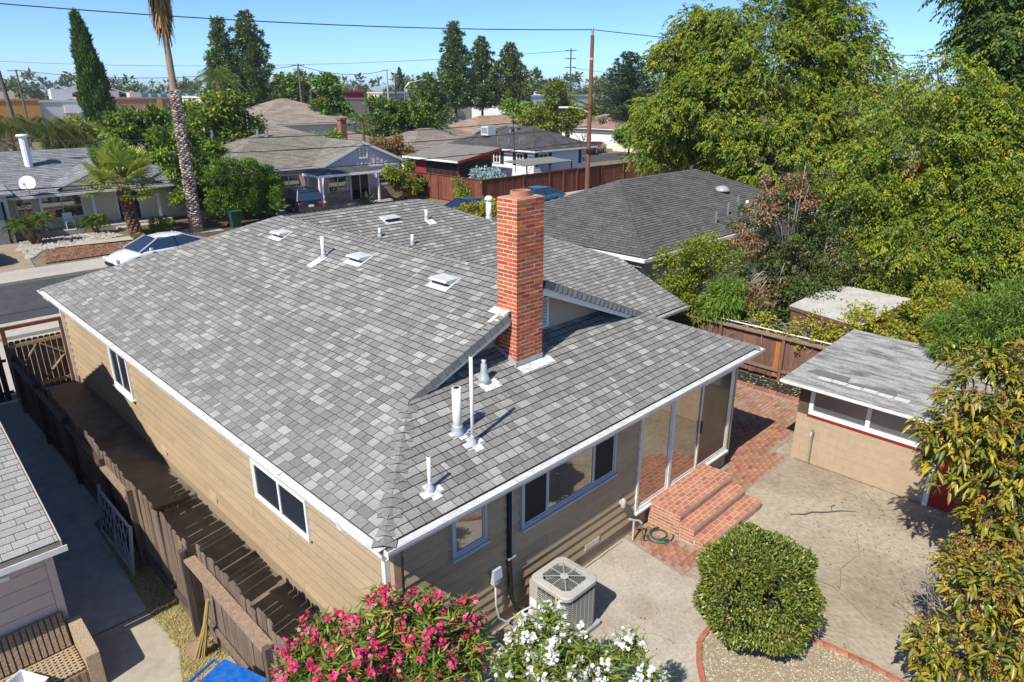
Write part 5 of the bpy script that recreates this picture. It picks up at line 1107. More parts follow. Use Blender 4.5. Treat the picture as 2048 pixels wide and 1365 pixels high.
ds = thing('satellite_dish', (8.6, 46.9, 2.4), 'white satellite dish on the eave of the grey roofed house', 'satellite dish')
MB().tube([(8.6, 47.0, 2.45), (8.62, 46.9, 2.75), (8.6, 46.75, 3.05)], .035, 7).build('mast', GALV, ds)
m_ = MB(); C0 = Vector((8.55, 46.7, 3.12)); N_ = Vector((-.35, -.75, .5)).normalized(); S_ = N_.cross(Vector((0, 0, 1))).normalized(); U_ = S_.cross(N_); V_ = [C0 - N_ * .07]; F_ = []
for r_ in (.2, .42):
    for j in range(20): t = j / 20 * 6.2832; V_.append(C0 + S_ * r_ * math.cos(t) + U_ * r_ * 1.05 * math.sin(t) + N_ * (r_ * r_ * .4 - .07))
F_ = [(0, 1 + j, 1 + (j + 1) % 20) for j in range(20)] + [(1 + j, 21 + j, 21 + (j + 1) % 20, 1 + (j + 1) % 20) for j in range(20)]; m_.mesh(V_, F_); m_.build('reflector', mat('dish_white', (.68, .68, .66), .6), ds, True)
MB().tube([C0 - U_ * .4, C0 - U_ * .32 + N_ * .5], .02, 6).build('feed_arm', GALV, ds); MB().rbox(C0 - U_ * .3 + N_ * .52, (.12, .1, .12)).build('feed_horn', WTRIM, ds)
pc = thing('porch_chair', (10.3, 47.3, .24), 'white folding chair on the porch of the grey roofed house', 'chair')
for dx, dy in ((0, 0), (.45, 0), (0, .42), (.45, .42)): MB().tube([(10.1 + dx, 47.2 + dy, .24), (10.1 + dx, 47.2 + dy, .68)], .02, 5).build('leg', WTRIM, pc)
MB().bx(10.08, 10.58, 47.18, 47.66, .681, .72).build('seat', WTRIM, pc); MB().bx(10.08, 10.58, 47.63, 47.67, .721, 1.15).build('backrest', WTRIM, pc)
# ---- lavender house
LV = house('lavender gabled house with tan roof and dark porch canopy', (28, 50, 0))
LAV = mat('lavender_siding', (.62, .53, .59), .75, .05, 4); STONE = mat('tan_stone_veneer', (.45, .31, .21), .9, .35, 3, bump=.5, tint=(.5, .4, .3), tscale=2.5, tamt=.7); tt = tone(.25, (1.0, .9, .72), .18)
MB().bx(20.2, 33.9, 48.0, 56, 0, 2.6).bx(26.7, 33.7, 46.05, 47.99, 0, 2.6).build('wall', LAV, LV)
MB().bx(20.15, 26.6, 47.94, 47.99, 0, .8).bx(26.6, 33.75, 45.98, 46.04, 0, .85).build('stone_skirt', STONE, LV)
hip_roof(LV, 19.6, 34.2, 46.9, 57, 2.72, .41, tt, cap=True); gable_y(LV, 26.3, 34.1, 46.0, 52, 2.72, .42, tt, LAV, over=.14)
for i in range(18): x = 27.0 + i * .37; MB().bx(x, x + .03, 45.97, 45.999, 2.5, 2.6 + .42 * (min(x - 26.3, 34.1 - x)) - .1).build('batten', LAV, LV)
MB().bx(26.6, 33.8, 45.95, 46.04, 2.45, 2.58).build('gable_trim', WTRIM, LV)
wnd(LV, 'y', 45.99, 29.75, 30.5, 3.1, 4.0, .12, grid=3); wnd(LV, 'y', 46.04, 31.2, 33.4, 1.0, 2.2, .13, grid=2)
wnd(LV, 'y', 47.99, 23.3, 26.4, .75, 2.2, .12); wnd(LV, 'y', 46.04, 26.9, 28.6, .8, 2.25, .1)
MB().bx(28.9, 30.4, 45.98, 46.03, .15, 2.2).build('door', mat('dark_door', (.05, .045, .045), .5), LV); MB().bx(28.75, 28.9, 45.96, 46.03, .15, 2.25).bx(29.62, 29.7, 45.955, 45.979, .15, 2.2).bx(30.4, 30.52, 45.96, 46.03, .15, 2.25).build('door_frame', WTRIM, LV)
can = MB().prism([(25.0, 44.1, 2.28), (30.3, 44.1, 2.28), (30.3, 45.98, 2.6), (25.0, 45.98, 2.6)], (0, 0, .06)).build('porch_canopy', mat('dark_rolled_roof', (.055, .055, .06), .9, .3, 2, tint=(.15, .14, .12), tscale=1, tamt=.6), LV)
MB().bx(24.96, 30.34, 44.02, 44.09, 2.2, 2.36).bx(24.93, 24.99, 44.1, 46, 2.24, 2.4).build('canopy_trim', WTRIM, can)
for x in (25.3, 30.1): MB().bx(x, x + .12, 44.2, 44.32, .15, 2.25).build('porch_post', WTRIM, can)
MB().bx(25.2, 31.2, 44.0, 45.9, 0, .16).build('porch_slab', STONE, LV); MB().bx(29.4, 31.0, 43.2, 43.99, 0, .12).build('porch_step', mat('lavender_step', (.42, .38, .42), .8), LV)
for x, y in ((21.8, 53), (24.6, 51.5), (25.4, 51.6)): MB().tube([(x, y, 4.0), (x, y, 5.2)], .1, 8).build('vent_pipe', GALV, LV)
wnd(LV, 'y', 47.99, 20.6, 21.8, .1, 2.1, .1)
# ---- white house with red lean-to behind the fence
WH = house('white sided house with dark grey hip roof and black shutters', (49.5, 48, 0))
WSD = mat('white_lap_siding', (.70, .72, .75), .7, .04, 4, stretch=(1, 1, 6)); SHUT = mat('black_shutter', (.02, .022, .028), .6)
MB().bx(45.6, 53.4, 42.8, 54, 0, 2.95).build('wall', WSD, WH)
for i in range(15): MB().prism([(45.6, 42.8, .1 + i * .19), (45.6, 42.77, .1 + i * .19), (45.6, 42.797, .29 + i * .19)][::-1], (7.8, 0, 0)).build('siding_board', WSD, WH)
hip_roof(WH, 45.2, 53.8, 42.3, 54.4, 3.0, .40, tone(.075, (1, .99, .98), .15))
for a in (43.6, 46.6): wnd(WH, 'x', 45.6, a + .4, a + 1.3, 1.6, 2.7, .1, SHUT, 1)
wnd(WH, 'x', 45.6, 50.8, 51.6, 1.7, 2.7, .1, SHUT, 1)
wnd(WH, 'y', 42.8, 46.2, 47.5, 1.6, 2.7, .1, SHUT, 1); wnd(WH, 'y', 42.8, 52.2, 53.0, 1.5, 2.7, .1, SHUT, 1)
rac = MB().bx(46.7, 47.7, 49.8, 50.8, 3.9, 4.75).build('rooftop_air_unit', mat('pale_unit', (.55, .56, .57), .5), WH); MB().bx(46.68, 46.699, 49.9, 50.7, 4.1, 4.6).build('grille', mat('grille_grey', (.25, .26, .27), .6), rac)
for x, y in ((48.2, 48.3), (48.6, 47.9)): MB().tube([(x, y, 4.0), (x, y, 4.75)], .14, 8).lathe([(.3, 0), (.3, .1)], (x, y, 4.7), 10).build('roof_vent', GALV, WH)
for x, y in ((46.2, 46.5), (46.3, 45.2), (46.2, 48)): MB().tube([(x, y, 3.2), (x, y, 3.85)], .05, 6).build('vent_pipe', GALV, WH)
RA = thing('red_annex', (41, 49, 0), 'red sided annex with low grey roof beside the white house', 'annex')
REDS = mat('red_board_siding', (.30, .025, .035), .7, .1, 4)
MB().prism([(39.4, 45.8, 0), (43.4, 45.8, 0), (43.4, 45.8, 3.0), (39.4, 45.8, 2.25)], (0, 6.6, 0)).build('wall', REDS, RA)
MB().prism([(38.8, 45.1, 2.28), (43.9, 45.1, 3.12), (43.9, 45.1, 3.2), (38.8, 45.1, 2.36)], (0, 7.7, 0)).build('roof', mat('grey_brown_rolled_roof', (.17, .15, .13), .95, .2, 2, tint=(.27, .25, .22), tscale=1.2, tamt=.7, stretch=(.4, 2.5, 1)), RA)
MB().bx(38.72, 38.8, 45.1, 52.8, 2.2, 2.36).build('fascia', WTRIM, RA); MB().prism([(38.8, 45.07, 2.14), (43.9, 45.07, 2.98), (43.9, 45.07, 3.2), (38.8, 45.07, 2.36)], (0, .025, 0)).build('fascia', REDS, RA)
for i in range(5): MB().bx(39.36, 39.399, 46.0 + i * .85, 46.75 + i * .85, .85, 2.0).build('screen_panel', SCREEN, RA)
MB().bx(39.6, 43.2, 45.76, 45.799, .1, 2.2).build('dark_opening', SCREEN, RA)
pg = thing('pergola', (44.5, 41, 0), 'grey corrugated patio cover on thin posts behind the fence', 'pergola')
MB().prism([(41.2, 39.4, 2.2), (47.0, 39.4, 2.2), (47.0, 42.0, 2.36), (41.2, 42.0, 2.36)], (0, 0, .05)).build('roof', mat('grey_corrugated', (.10, .105, .095), .8, .1, 3), pg)
for i in range(29): MB().bar((41.25 + i * .2, 39.38, 2.265), (41.25 + i * .2, 42.0, 2.425), .07, .04).build('rib', mat('grey_corrugated_rib', (.22, .22, .2), .8), pg)
for x in (41.3, 44.1, 46.9): MB().bx(x, x + .08, 39.5, 39.58, 0, 2.2).build('post', mat('dark_post', (.04, .05, .04), .7), pg)
sw = thing('patio_table', (43.5, 40.2, 0), 'round dark patterned patio table set under the patio cover', 'table')
MB().lathe([(.04, 0), (.04, .7), (.6, .71), (.6, .75)], (43.4, 40.3, 0), 14).build('table_top', mat('dark_mosaic', (.1, .1, .1), .5, .5, 12), sw)
for a in range(4):
    t = a * 1.57; x, y = 43.4 + .9 * math.cos(t), 40.3 + .9 * math.sin(t); MB().bx(x - .22, x + .22, y - .22, y + .22, .40, .46).bx(x - .22, x + .22, y + .18, y + .22, .46, .95).build('chair', mat('dark_metal_chair', (.06, .06, .06), .5), sw)
# red-brown fence
rf2 = thing('stained_fence', (34.4, 37.4, 0), 'red brown stained board fence around the white house garden', 'fence')
FB = mat('red_brown_boards', attr=True, rough=.85, var=.2, scale=4)
bmsh = MB(); rr3 = random.Random(12)
x = 34.3
while x < 57: k = rr3.uniform(.75, 1.2); hh = 1.85 + (.12 if 41 < x < 45 else 0); bmsh.bx(x, x + .17, 37.36 + rr3.uniform(-.012, .012), 37.39, .05, hh, (.17 * k, .052 * k, .03 * k)); x += .18
y = 37.42
while y < 47: k = rr3.uniform(.75, 1.2); bmsh.bx(34.26 + rr3.uniform(-.012, .012), 34.29, y, y + .17, .05, 1.85, (.19 * k, .062 * k, .034 * k)); y += .18
tag(bmsh.build('fence_boards', FB, rf2), kind='stuff')
for x in (34.25, 38.6, 41.6, 43.3, 45.0, 48.2, 51.4, 54.6): MB().bx(x, x + .13, 37.28, 37.355, 0, 1.95).build('post', REDW, rf2)
for y in (39.8, 42.2, 44.6): MB().bx(34.18, 34.255, y, y + .12, 0, 1.9).build('post', REDW, rf2)
MB().bx(34.3, 57, 37.30, 37.42, 1.86, 1.9).bx(34.2, 34.32, 37.5, 47, 1.86, 1.9).build('cap_rail', REDW, rf2)
# ---- houses further back
def simple_house(label, x0, x1, y0, y1, wh, p, tn, wallm, over=.5, **kw):
    h_ = house(label, ((x0 + x1) / 2, (y0 + y1) / 2, 0)); MB().bx(x0, x1, y0, y1, 0, wh).build('wall', wallm, h_); hip_roof(h_, x0 - over, x1 + over, y0 - over, y1 + over, wh + .05, p, tn, expo=.4, widths=(.8, 1.2, 1.6), cap=False, **kw); return h_
WST = mat('white_stucco', (.68, .69, .72), .8, .04)
h1 = simple_house('tan roofed house behind the lavender house', 26, 38, 61, 71, 2.9, .36, tone(.27, (1, .86, .7)), CRM); wnd(h1, 'y', 61, 33, 35, 1, 2.3)
DBR = mat('dull_brown_brick', (.26, .11, .07), .9, .2, 6); hc = MB().bx(38.3, 38.95, 62, 62.65, 2.5, 5.35).build('chimney', DBR, h1); MB().bx(38.22, 39.03, 61.92, 62.73, 5.2, 5.4).build('cap', DBR, hc)
h2 = simple_house('tan tiled house with large roof far behind the lavender house', 37, 52, 78, 92, 4.2, .36, tone(.30, (1, .82, .66)), CRM); wnd(h2, 'y', 78, 42, 44, 1.2, 2.6)
h3 = simple_house('white house with orange tan roof behind the dark grey roof', 60, 74, 66, 75, 2.7, .40, tone(.33, (1, .68, .48)), WST); wnd(h3, 'y', 66, 66, 68, 1, 2.3); wnd(h3, 'y', 66, 70, 72.4, 1, 2.3); MB().bx(60.8, 61.8, 65.95, 66, 0, 2.2).build('door', SHUT, h3); gable_y(h3, 58.5, 62.0, 66, 71, 2.8, .4, tone(.33, (1, .68, .48)), WST, .5, (1.0,))
h4 = simple_house('house with pink tile roof left of the near pole', 84, 96, 76, 86, 2.6, .36, tone(.33, (1, .62, .52)), WST); wnd(h4, 'y', 76, 90, 92, 1, 2.3)
h5 = simple_house('blue white house with pink tile roof right of the near pole', 83, 92, 62, 72, 2.7, .36, tone(.33, (1, .60, .50)), WST); wnd(h5, 'y', 62, 88, 89.2, 1, 2.4, .1, SHUT)
h6 = simple_house('pink roofed house behind the round clipped street tree', 80, 93, 50, 60, 2.9, .36, tone(.36, (1, .58, .48)), CRM); wnd(h6, 'x', 80, 54, 56, 1, 2.3)
h7 = simple_house('brown shingle house between the lavender and white houses', 44, 56, 58, 66, 2.4, .36, tone(.24, (1, .84, .7)), CRM)
h8 = simple_house('low brown roofed house behind the orange bush', 38, 46, 63, 72, 2.3, .34, tone(.26, (1, .84, .68)), CRM)
# ---- far commercial buildings
def block(label, x0, x1, y0, y1, h, wallm, extras=(), name='shop_building'):
    t = thing(name, ((x0 + x1) / 2, y0, 0), label, 'building'); MB().bx(x0, x1, y0, y1, 0, h).build('wall', wallm, t); MB().bx(x0 - .15, x1 + .15, y0 - .15, y0 + .15, h, h + .35).bx(x0 - .15, x0 + .15, y0 + .16, y1, h, h + .35).build('parapet', wallm, t)
    for nm, a, b, z0, z1, mt_ in extras: MB().bx(a, b, y0 - .22, y0 - .02, z0, z1).build(nm, mt_, t)
    return t
def stuc(n, c): return mat(n, c, .85, .06, 2)
DGL = glass('shop_glass', (.02, .025, .03), .3, .02)
b1 = block('dark grey clad diner with red base and white sign', 78, 97, 116, 130, 6.2, stuc('dark_cladding', (.09, .085, .08)), (('sign_board', 79.0, 82.2, 4.1, 5.0, stuc('white_sign', (.75, .74, .72))), ('brick_base', 78.2, 84, .0, 3.2, stuc('terracotta_brick', (.33, .13, .08))), ('shop_window', 79.5, 80.4, .6, 3.0, DGL), ('shop_window', 81.4, 82.3, .6, 3.0, DGL), ('doorway', 84.2, 87.2, 0, 5.2, stuc('black_wall', (.03, .03, .032))), ('brick_base', 87.4, 96.8, 0, 3.2, stuc('terracotta_brick', (.33, .13, .08)))))
block('bright red box building behind the dark diner', 80, 87, 131, 140, 7.4, stuc('bright_red_wall', (.42, .02, .04)))
block('cream box building behind the dark diner', 94, 100, 134, 140, 7.2, stuc('cream_wall', (.6, .54, .4)))
block('long tan storefront building left of the three pines', 106, 122, 136, 150, 5.8, stuc('tan_wall', (.5, .44, .3)), (('shop_window', 108, 112, .4, 3, DGL), ('shop_window', 114, 119, .4, 3, DGL)))
block('white warehouse with cream doors behind the pines', 130, 160, 128, 150, 6.4, stuc('white_wall', (.66, .66, .63)), (('roller_door', 133, 138, 0, 4, stuc('cream_door', (.55, .45, .28))), ('roller_door', 142, 147, 0, 4, stuc('grey_door', (.2, .2, .21))), ('roller_door', 151, 156, 0, 4, stuc('cream_door', (.55, .45, .28)))))
block('orange stucco commercial block at the far left', 10, 32, 150, 165, 6.2, stuc('orange_wall', (.52, .27, .08)))
block('pale grey commercial block beside the orange block', 32.2, 41, 151, 165, 5.9, stuc('pale_grey_wall', (.6, .6, .62)), (('sign_board', 36, 39.5, 4, 5.4, stuc('white_sign', (.75, .74, .72))),))
block('terracotta commercial block left of the cypress', 41.2, 58, 150, 165, 6.3, stuc('pink_terracotta_wall', (.48, .25, .17)), (('pilaster', 52, 52.8, 0, 6.3, stuc('orange_pilaster', (.55, .32, .12))), ('doorway', 54, 57, 0, 3, DGL)))
bw = block('white commercial block with number sign right of the cypress', 58.5, 65, 148, 162, 6.0, stuc('white_wall', (.66, .66, .63)), (('awning', 59.5, 65, 3.9, 4.6, stuc('blue_awning', (.09, .13, .3))), ('doorway', 59, 65, 0, 2.6, stuc('brown_front', (.25, .14, .1)))))
block('cream two storey block with square windows behind the tall palm', 52.5, 66, 130, 142, 6.6, stuc('cream_white_wall', (.62, .58, .48)), (('window', 57, 58.3, 4.0, 5.2, DGL), ('window', 62, 63.3, 4.0, 5.2, DGL), ('shade_band', 54.5, 66, 2.4, 2.8, stuc('grey_band', (.3, .3, .33))), ('sign_board', 60, 64, .4, 2.2, stuc('white_sign', (.75, .74, .72)))))
tl = block('long low white store with turquoise striped roof band', 62, 104, 205, 225, 6.0, stuc('white_wall', (.66, .66, .63)))
rt = random.Random(2)
for i in range(52): x = 62 + i * .8; MB().rbox((x, 204.6, 6.6 + rt.uniform(-.2, .2)), (.75, .3, .8), (0, rt.uniform(-.4, .4), 0)).build('band_panel', stuc('turquoise', (.02, .28, .42)) if i % 3 else stuc('white_wall', (.66, .66, .63)), tl)
gb = thing('gabled_office', (46, 178, 0), 'small gabled grey building behind the terracotta block', 'building'); MB().bx(42, 54, 172, 184, 0, 7).build('wall', stuc('grey_wall', (.3, .29, .28)), gb); gable_y(gb, 41.5, 54.5, 172, 184, 7, .35, tone(.2, (1, .95, .88)), stuc('grey_wall', (.3, .29, .28)), 1, (2.,))
for i, (x, y, w, h) in enumerate(((14, 158, 3, 1.6), (21, 160, 2, 1.2), (27, 157, 3, 1.4), (36, 158, 3.5, 1.8), (45, 157, 2.4, 1.5), (50, 159, 2, 1.2))):
    o = MB().bx(x, x + w, y, y + 2, 6.3, 6.3 + h).bx(x + .3, x + .8, y - .01, y + .4, 6.3 + h, 6.6 + h); tag(o.build('rooftop_unit', stuc('unit_grey', (.5, .5, .5))), ['wide pale rooftop box on the orange block, first from the left', 'small pale rooftop box on the middle of the orange block', 'pale rooftop box at the right end of the orange block', 'tallest pale rooftop box, on the pale grey block', 'pale rooftop box at the left end of the terracotta block', 'small pale rooftop box in the middle of the terracotta block'][i], 'roof unit', 'rooftop equipment boxes')
for i in range(5):
    x = 140 + i * 24; y = 190 + (i % 3) * 30; block(['far pale flat roofed building at the horizon', 'far cream building beyond the cedar', 'far grey shed roofed building at the horizon', 'far white building near the horizon on the right', 'far tan building near the horizon on the right'][i], x, x + 16, y, y + 10, 6 + i % 3, stuc('far_wall_%d' % (i % 3), ((.55, .53, .5), (.6, .54, .42), (.45, .46, .48))[i % 3]))
sp_ = thing('church_spire', (87, 6, 0), 'pink conical spire rising behind the right hand trees', 'spire'); MB().lathe([(3, 0), (3, 11.5), (1.9, 11.6), (.05, 17)], (88, 10.5, 0), 8).build('spire_roof', stuc('pink_tile', (.42, .17, .13)), sp_)
# stop sign
ss = thing('stop_sign', (24, 84, 0), 'red octagonal stop sign beside the terracotta block', 'sign')
MB().tube([(24.6, 84, 0), (24.6, 84, 5.2)], .04, 6).build('post', GALV, ss); m_ = MB(); m_.prism([(24.6 + .42 * math.cos(R(22.5 + 45 * i)), 83.93, 5.2 + .42 * math.sin(R(22.5 + 45 * i))) for i in range(8)], (0, .03, 0)); m_.build('plate', mat('sign_red', (.42, .012, .02), .5), ss)
letters('STOP', .3, mat('sign_white', (.8, .8, .8), .5), ss, (24.6, 83.92, 5.2), .004)
letters('1910', .9, BLACK, bw, (62, 147.8, 5.3))
# script-like white letters on the diner sign
for i, (a, h) in enumerate(((.1, .7), (.6, .45), (1.0, .45), (1.4, .75), (1.8, .5), (2.2, .7))): MB().bx(79.2 + a, 79.2 + a + .28, 115.70, 115.76, 4.25, 4.25 + h).build('sign_letter', mat('sign_letter_dark', (.25, .05, .05), .6), b1)

# ------------------------------------------------------------------ poles and wires
POLE = mat('brown_utility_pole', (.19, .085, .045), .9, .25, 4, bump=.3, stretch=(6, 6, .5)); GPOLE = mat('grey_utility_pole', (.14, .12, .105), .9, .2, 4); WIRE = mat('wire', (.03, .03, .033), .6, 0)
def upole(x, y, h, label, r_=.16, cross=(), mt_=None, lean=0):
    t = thing('utility_pole', (x, y, 0), label, 'utility pole'); MB().tube([(x, y, 0), (x + lean, y, h)], [r_, r_ * .72], 10).build('pole', mt_ or GPOLE, t, False)
    for z, w in cross:
        c_ = MB().bar((x - w * .7, y + w * .7, z), (x + w * .7, y - w * .7, z), .10, .12).build('crossarm', mt_ or GPOLE, t)
        for k in (-.9, -.5, .5, .9): MB().lathe([(.04, 0), (.05, .06), (.02, .14)], (x + w * .7 * k, y - w * .7 * k, z + .06), 6).build('insulator', GREYP, c_)
    return t
P1 = upole(46.0, 37.0, 12.0, 'tall brown utility pole with street lamp in front of the fence', .2, (), POLE)
MB().lathe([(.08, 0), (.10, .1), (.10, .55), (.06, .6)], (46.0, 37.0, 11.9), 10).build('pole_top_cap', GALV, P1); MB().tube([(46.0, 37.0, 6.2), (45.5, 37.4, 6.55), (44.6, 38.1, 6.7)], .045, 6).build('lamp_arm', WHITE, P1); MB().rbox((44.3, 38.35, 6.68), (.75, .3, .14), (0, 0, R(-40))).build('lamp_head', WHITE, P1)
MB().rbox((46.0, 36.8, 3.25), (.5, .5, .3)).build('pole_box', BLACK, P1); MB().lathe([(.17, 0), (.17, .18)], (46.0, 37.0, 10.2), 10).build('pole_band', mat('pale_band', (.5, .4, .3), .8), P1)
upole(73, 64.5, 9.6, 'brown wooden pole standing behind the near utility pole', .2, (), POLE); upole(91.4, 77.8, 14.2, 'slim dark steel pole with four short crossarms', .14, ((13.9, .9), (12.7, .9), (11.4, .9), (10.3, .9)), mat('dark_steel', (.05, .07, .09), .6))
upole(14.0, 73.7, 10.9, 'leaning dark pole at the far left edge', .2, (), GPOLE, -.75); upole(27.2, 137.3, 11.0, 'distant pole with two crossarms at the far left', .16, ((10.8, 1.4), (10.0, 1.2)))
upole(58.1, 105.0, 11.8, 'grey pole with transformer between the tree clumps', .18, ((11.6, 1.0), (11.0, .8))); upole(75.4, 105.9, 11.4, 'pale pole with crossarm left of the three pines', .18, ((11.2, .9),), mat('pale_pole', (.4, .4, .4), .7)); upole(77.5, 106.5, 10.4, 'dark pole beside the pale pole', .16, ((10.2, .7),)); upole(99, 125.7, 11.0, 'far pole just left of the three pines', .16, ((10.8, 1.2),)); upole(108, 84, 9.2, 'far grey pole left of the cedar', .16, ((9.0, 1.2), (8.3, 1.0)))
sl = thing('street_lamp', (80.5, 108, 0), 'curved arm street lamp beside the pale pole', 'street lamp'); MB().tube([(80.5, 108, 0), (80.5, 108, 8.2), (81.3, 107.5, 9.2), (83.2, 106.2, 9.7)], .09, 6).build('post', GALV, sl); MB().rbox((83.6, 106, 9.7), (.9, .3, .16), (0, 0, -.6)).build('lamp_head', GALV, sl)
wn = 0
def wire(p, q, sag, label, r_=.018, n=24):
    p, q = Vector(p), Vector(q); pts_ = [p + (q - p) * (i / n) - Vector((0, 0, sag * 4 * (i / n) * (1 - i / n))) for i in range(n + 1)]
    return tag(MB().tube(pts_, r_, 5).build('overhead_wire', WIRE), label, 'wire')
wire((-18, 64, 15.2), (46.0, 37.0, 12.4), 1.3, 'highest single wire crossing the sky to the brown pole', .035, 40)
wire((46.0, 37.0, 12.4), (95, 8, 11.0), .8, 'single wire from the brown pole top into the right hand trees', .03)
wire((46.0, 37.0, 6.0), (2, 60, 5.2), .8, 'long wire passing behind the tall palm', .03); wire((46.0, 37.0, 5.2), (-6, 58, 4.6), .9, 'second long wire passing behind the tall palm', .03)
wire((46.0, 37.0, 4.0), (-8, 44.0, 3.6), .5, 'low dark wire crossing the lavender roof', .03); wire((46.0, 37, 3.4), (66, 58, 6.0), .3, 'wire from the brown pole over the white house roof', .025)
wire((46, 37, 8.0), (92, 38, 7.4), .8, 'upper wire before the dark cedar', .03); wire((46, 37, 7.2), (92, 36, 6.8), .8, 'lower wire before the dark cedar', .03)
wire((40.0, 40, 9.0), (58.0, 30.0, 2.2), -.0, 'pale guy line slanting right past the brown pole', .03); wire((40.0, 40, 9.0), (41, 40.5, 1.6), 0, 'pale guy line slanting left to the patio cover', .03)
wire((58.1, 105, 11.6), (75.4, 105.9, 11.2), 1.0, 'sagging far wire between the two pale poles', .04); wire((58.1, 105, 11.6), (27.2, 137.3, 10.9), 1.5, 'far wire from the grey pole to the left horizon', .04)
wire((91.4, 77.8, 13.9), (20, 180, 14), 2.0, 'thin far wire running left from the slim steel pole', .03); wire((91.4, 77.8, 11.4), (140, 60, 11), 1.5, 'thin far wire running right from the slim steel pole', .03); wire((73, 64.5, 8.8), (108, 84, 9), .8, 'far wire from the wooden pole to the horizon', .03)

gb_ = thing('wheelie_bin', (18.0, 42.2, 0), 'dark green wheeled bin beside the bright hedge', 'bin', local=True)
GRN = mat('dark_green_plastic', (.02, .07, .045), .5, .1, 5); m_ = MB(); V_ = [(-.27, -.3, .03), (.27, -.3, .03), (.27, .3, .03), (-.27, .3, .03), (-.33, -.38, .95), (.33, -.38, .95), (.33, .38, .95), (-.33, .38, .95)]
m_.mesh(V_, [(3, 2, 1, 0), (0, 1, 5, 4), (1, 2, 6, 5), (2, 3, 7, 6), (3, 0, 4, 7)]).build('bin_body', GRN, gb_); MB().prism([(-.36, -.42, .955), (.36, -.42, .955), (.36, .42, .955), (-.36, .42, .955)], (0, 0, .06)).build('lid', GRN, gb_)
for s_ in (-1, 1): MB().tube([(s_ * .24, .36, .1), (s_ * .31, .36, .1)], .1, 12).build('wheel', RUBBER, gb_)
# ------------------------------------------------------------------ plants
LEAF = mat('leaf', attr=True, rough=.55, var=0, spec=.35, trans=.3); LEAFG = mat('glossy_leaf', attr=True, rough=.38, var=0, spec=.5, trans=.24); PETAL = mat('petal', attr=True, rough=.6, var=0, trans=.3); NEEDLE = mat('needle', attr=True, rough=.7, var=0, trans=.1)
BARK = mat('grey_brown_bark', (.11, .085, .065), .95, .3, 6, bump=.6, bscale=20, stretch=(3, 3, .6)); TWIG = mat('pale_twig', (.33, .29, .26), .9, .15, 9)
def unit(a): return a / np.maximum(np.linalg.norm(a, axis=-1, keepdims=True), 1e-9)
def rdir(n, rng): return unit(rng.normal(size=(n, 3)))
def leaves(P, D, L_, W_, rng, bend=.15, wide=.45):
    """rhombic leaves, one folded quad each: base, side, tip, side -> V (4n,3), F (n,4)"""
    n = len(P); up = rdir(n, rng) * .6 + np.array([0, 0, 1.]); S = unit(np.cross(D, up)); N_ = np.cross(S, D)
    L_ = np.asarray(L_).reshape(-1, 1) * np.ones((n, 1)); W_ = np.asarray(W_).reshape(-1, 1) * np.ones((n, 1))
    mid = P + D * L_ * wide
    V_ = np.stack([P, mid + S * W_ / 2 + N_ * L_ * bend * .5, P + D * L_ - N_ * L_ * bend * .3, mid - S * W_ / 2 + N_ * L_ * bend * .5], 1)
    return V_.reshape(-1, 3), np.arange(4 * n).reshape(n, 4)
GAIN = [1.8, 1.75, 1.5]
def pick(cols, n, rng, jit=.18):
    c = np.array([k[:3] for k in cols]) * np.array(GAIN); w = np.array([k[3] if len(k) > 3 else 1 for k in cols]); return c[rng.choice(len(c), n, p=w / w.sum())] * rng.uniform(1 - jit, 1 + jit, (n, 1))
def lobe_points(lobes, n, rng, shell=.55, flat=1.0):
    """points in a set of spherical lobes, denser towards the shells; returns points and outward directions"""
    Lb = np.array([(x, y, z, r_) for x, y, z, r_ in lobes]); w = Lb[:, 3] ** 2; idx = rng.choice(len(Lb), n, p=w / w.sum()); d = rdir(n, rng); d[:, 2] *= flat
    r_ = (shell + (1 - shell) * rng.random(n) ** .6)[:, None]; return Lb[idx, :3] + d * r_ * Lb[idx, 3:4], unit(d)
def clump_pts(lobes, nc, per, cr, rng, shell=.6, flat=1.):
    """clumps scattered over the lobes, points in each clump"""
    C_, O = lobe_points(lobes, nc, rng, shell, flat); k = np.repeat(np.arange(nc), per); off = rdir(nc * per, rng) * (rng.random((nc * per, 1)) ** .5) * cr * rng.uniform(.6, 1.3, (nc, 1))[k]; off[:, 2] *= .75
    return C_[k] + off, unit(O[k] + off / cr * .8), k
def limbs(parent, base, lobes, r0, rng, mt_=None, n=9, fork=.45):
    b = Vector(base); ztop = min(l[2] for l in lobes); c = Vector((sum(l[0] for l in lobes) / len(lobes), sum(l[1] for l in lobes) / len(lobes), 0)); fk = Vector((b.x + (c.x - b.x) * .4, b.y + (c.y - b.y) * .4, b.z + (max(l[2] for l in lobes) - b.z) * fork))
    MB().tube([b, b + (fk - b) * .5 + Vector((r0 * .4, -r0 * .3, 0)), fk], [r0, r0 * .8, r0 * .65], 9).build('trunk', mt_ or BARK, parent, True)
    for i in range(min(n, len(lobes))):
        l = lobes[i]; e = Vector(l[:3]); m = fk + (e - fk) * .5 + Vector((rng.uniform(-.3, .3), rng.uniform(-.3, .3), .2)); MB().tube([fk - Vector((0, 0, r0)), m, e, e + (e - m).normalized() * l[3] * .6], [r0 * .5, r0 * .32, r0 * .16, r0 * .05], 7).build('limb', mt_ or BARK, parent, True)
def tree_thing(name, label, base, cat='tree', group=None): return thing(name, base, label, cat, group)
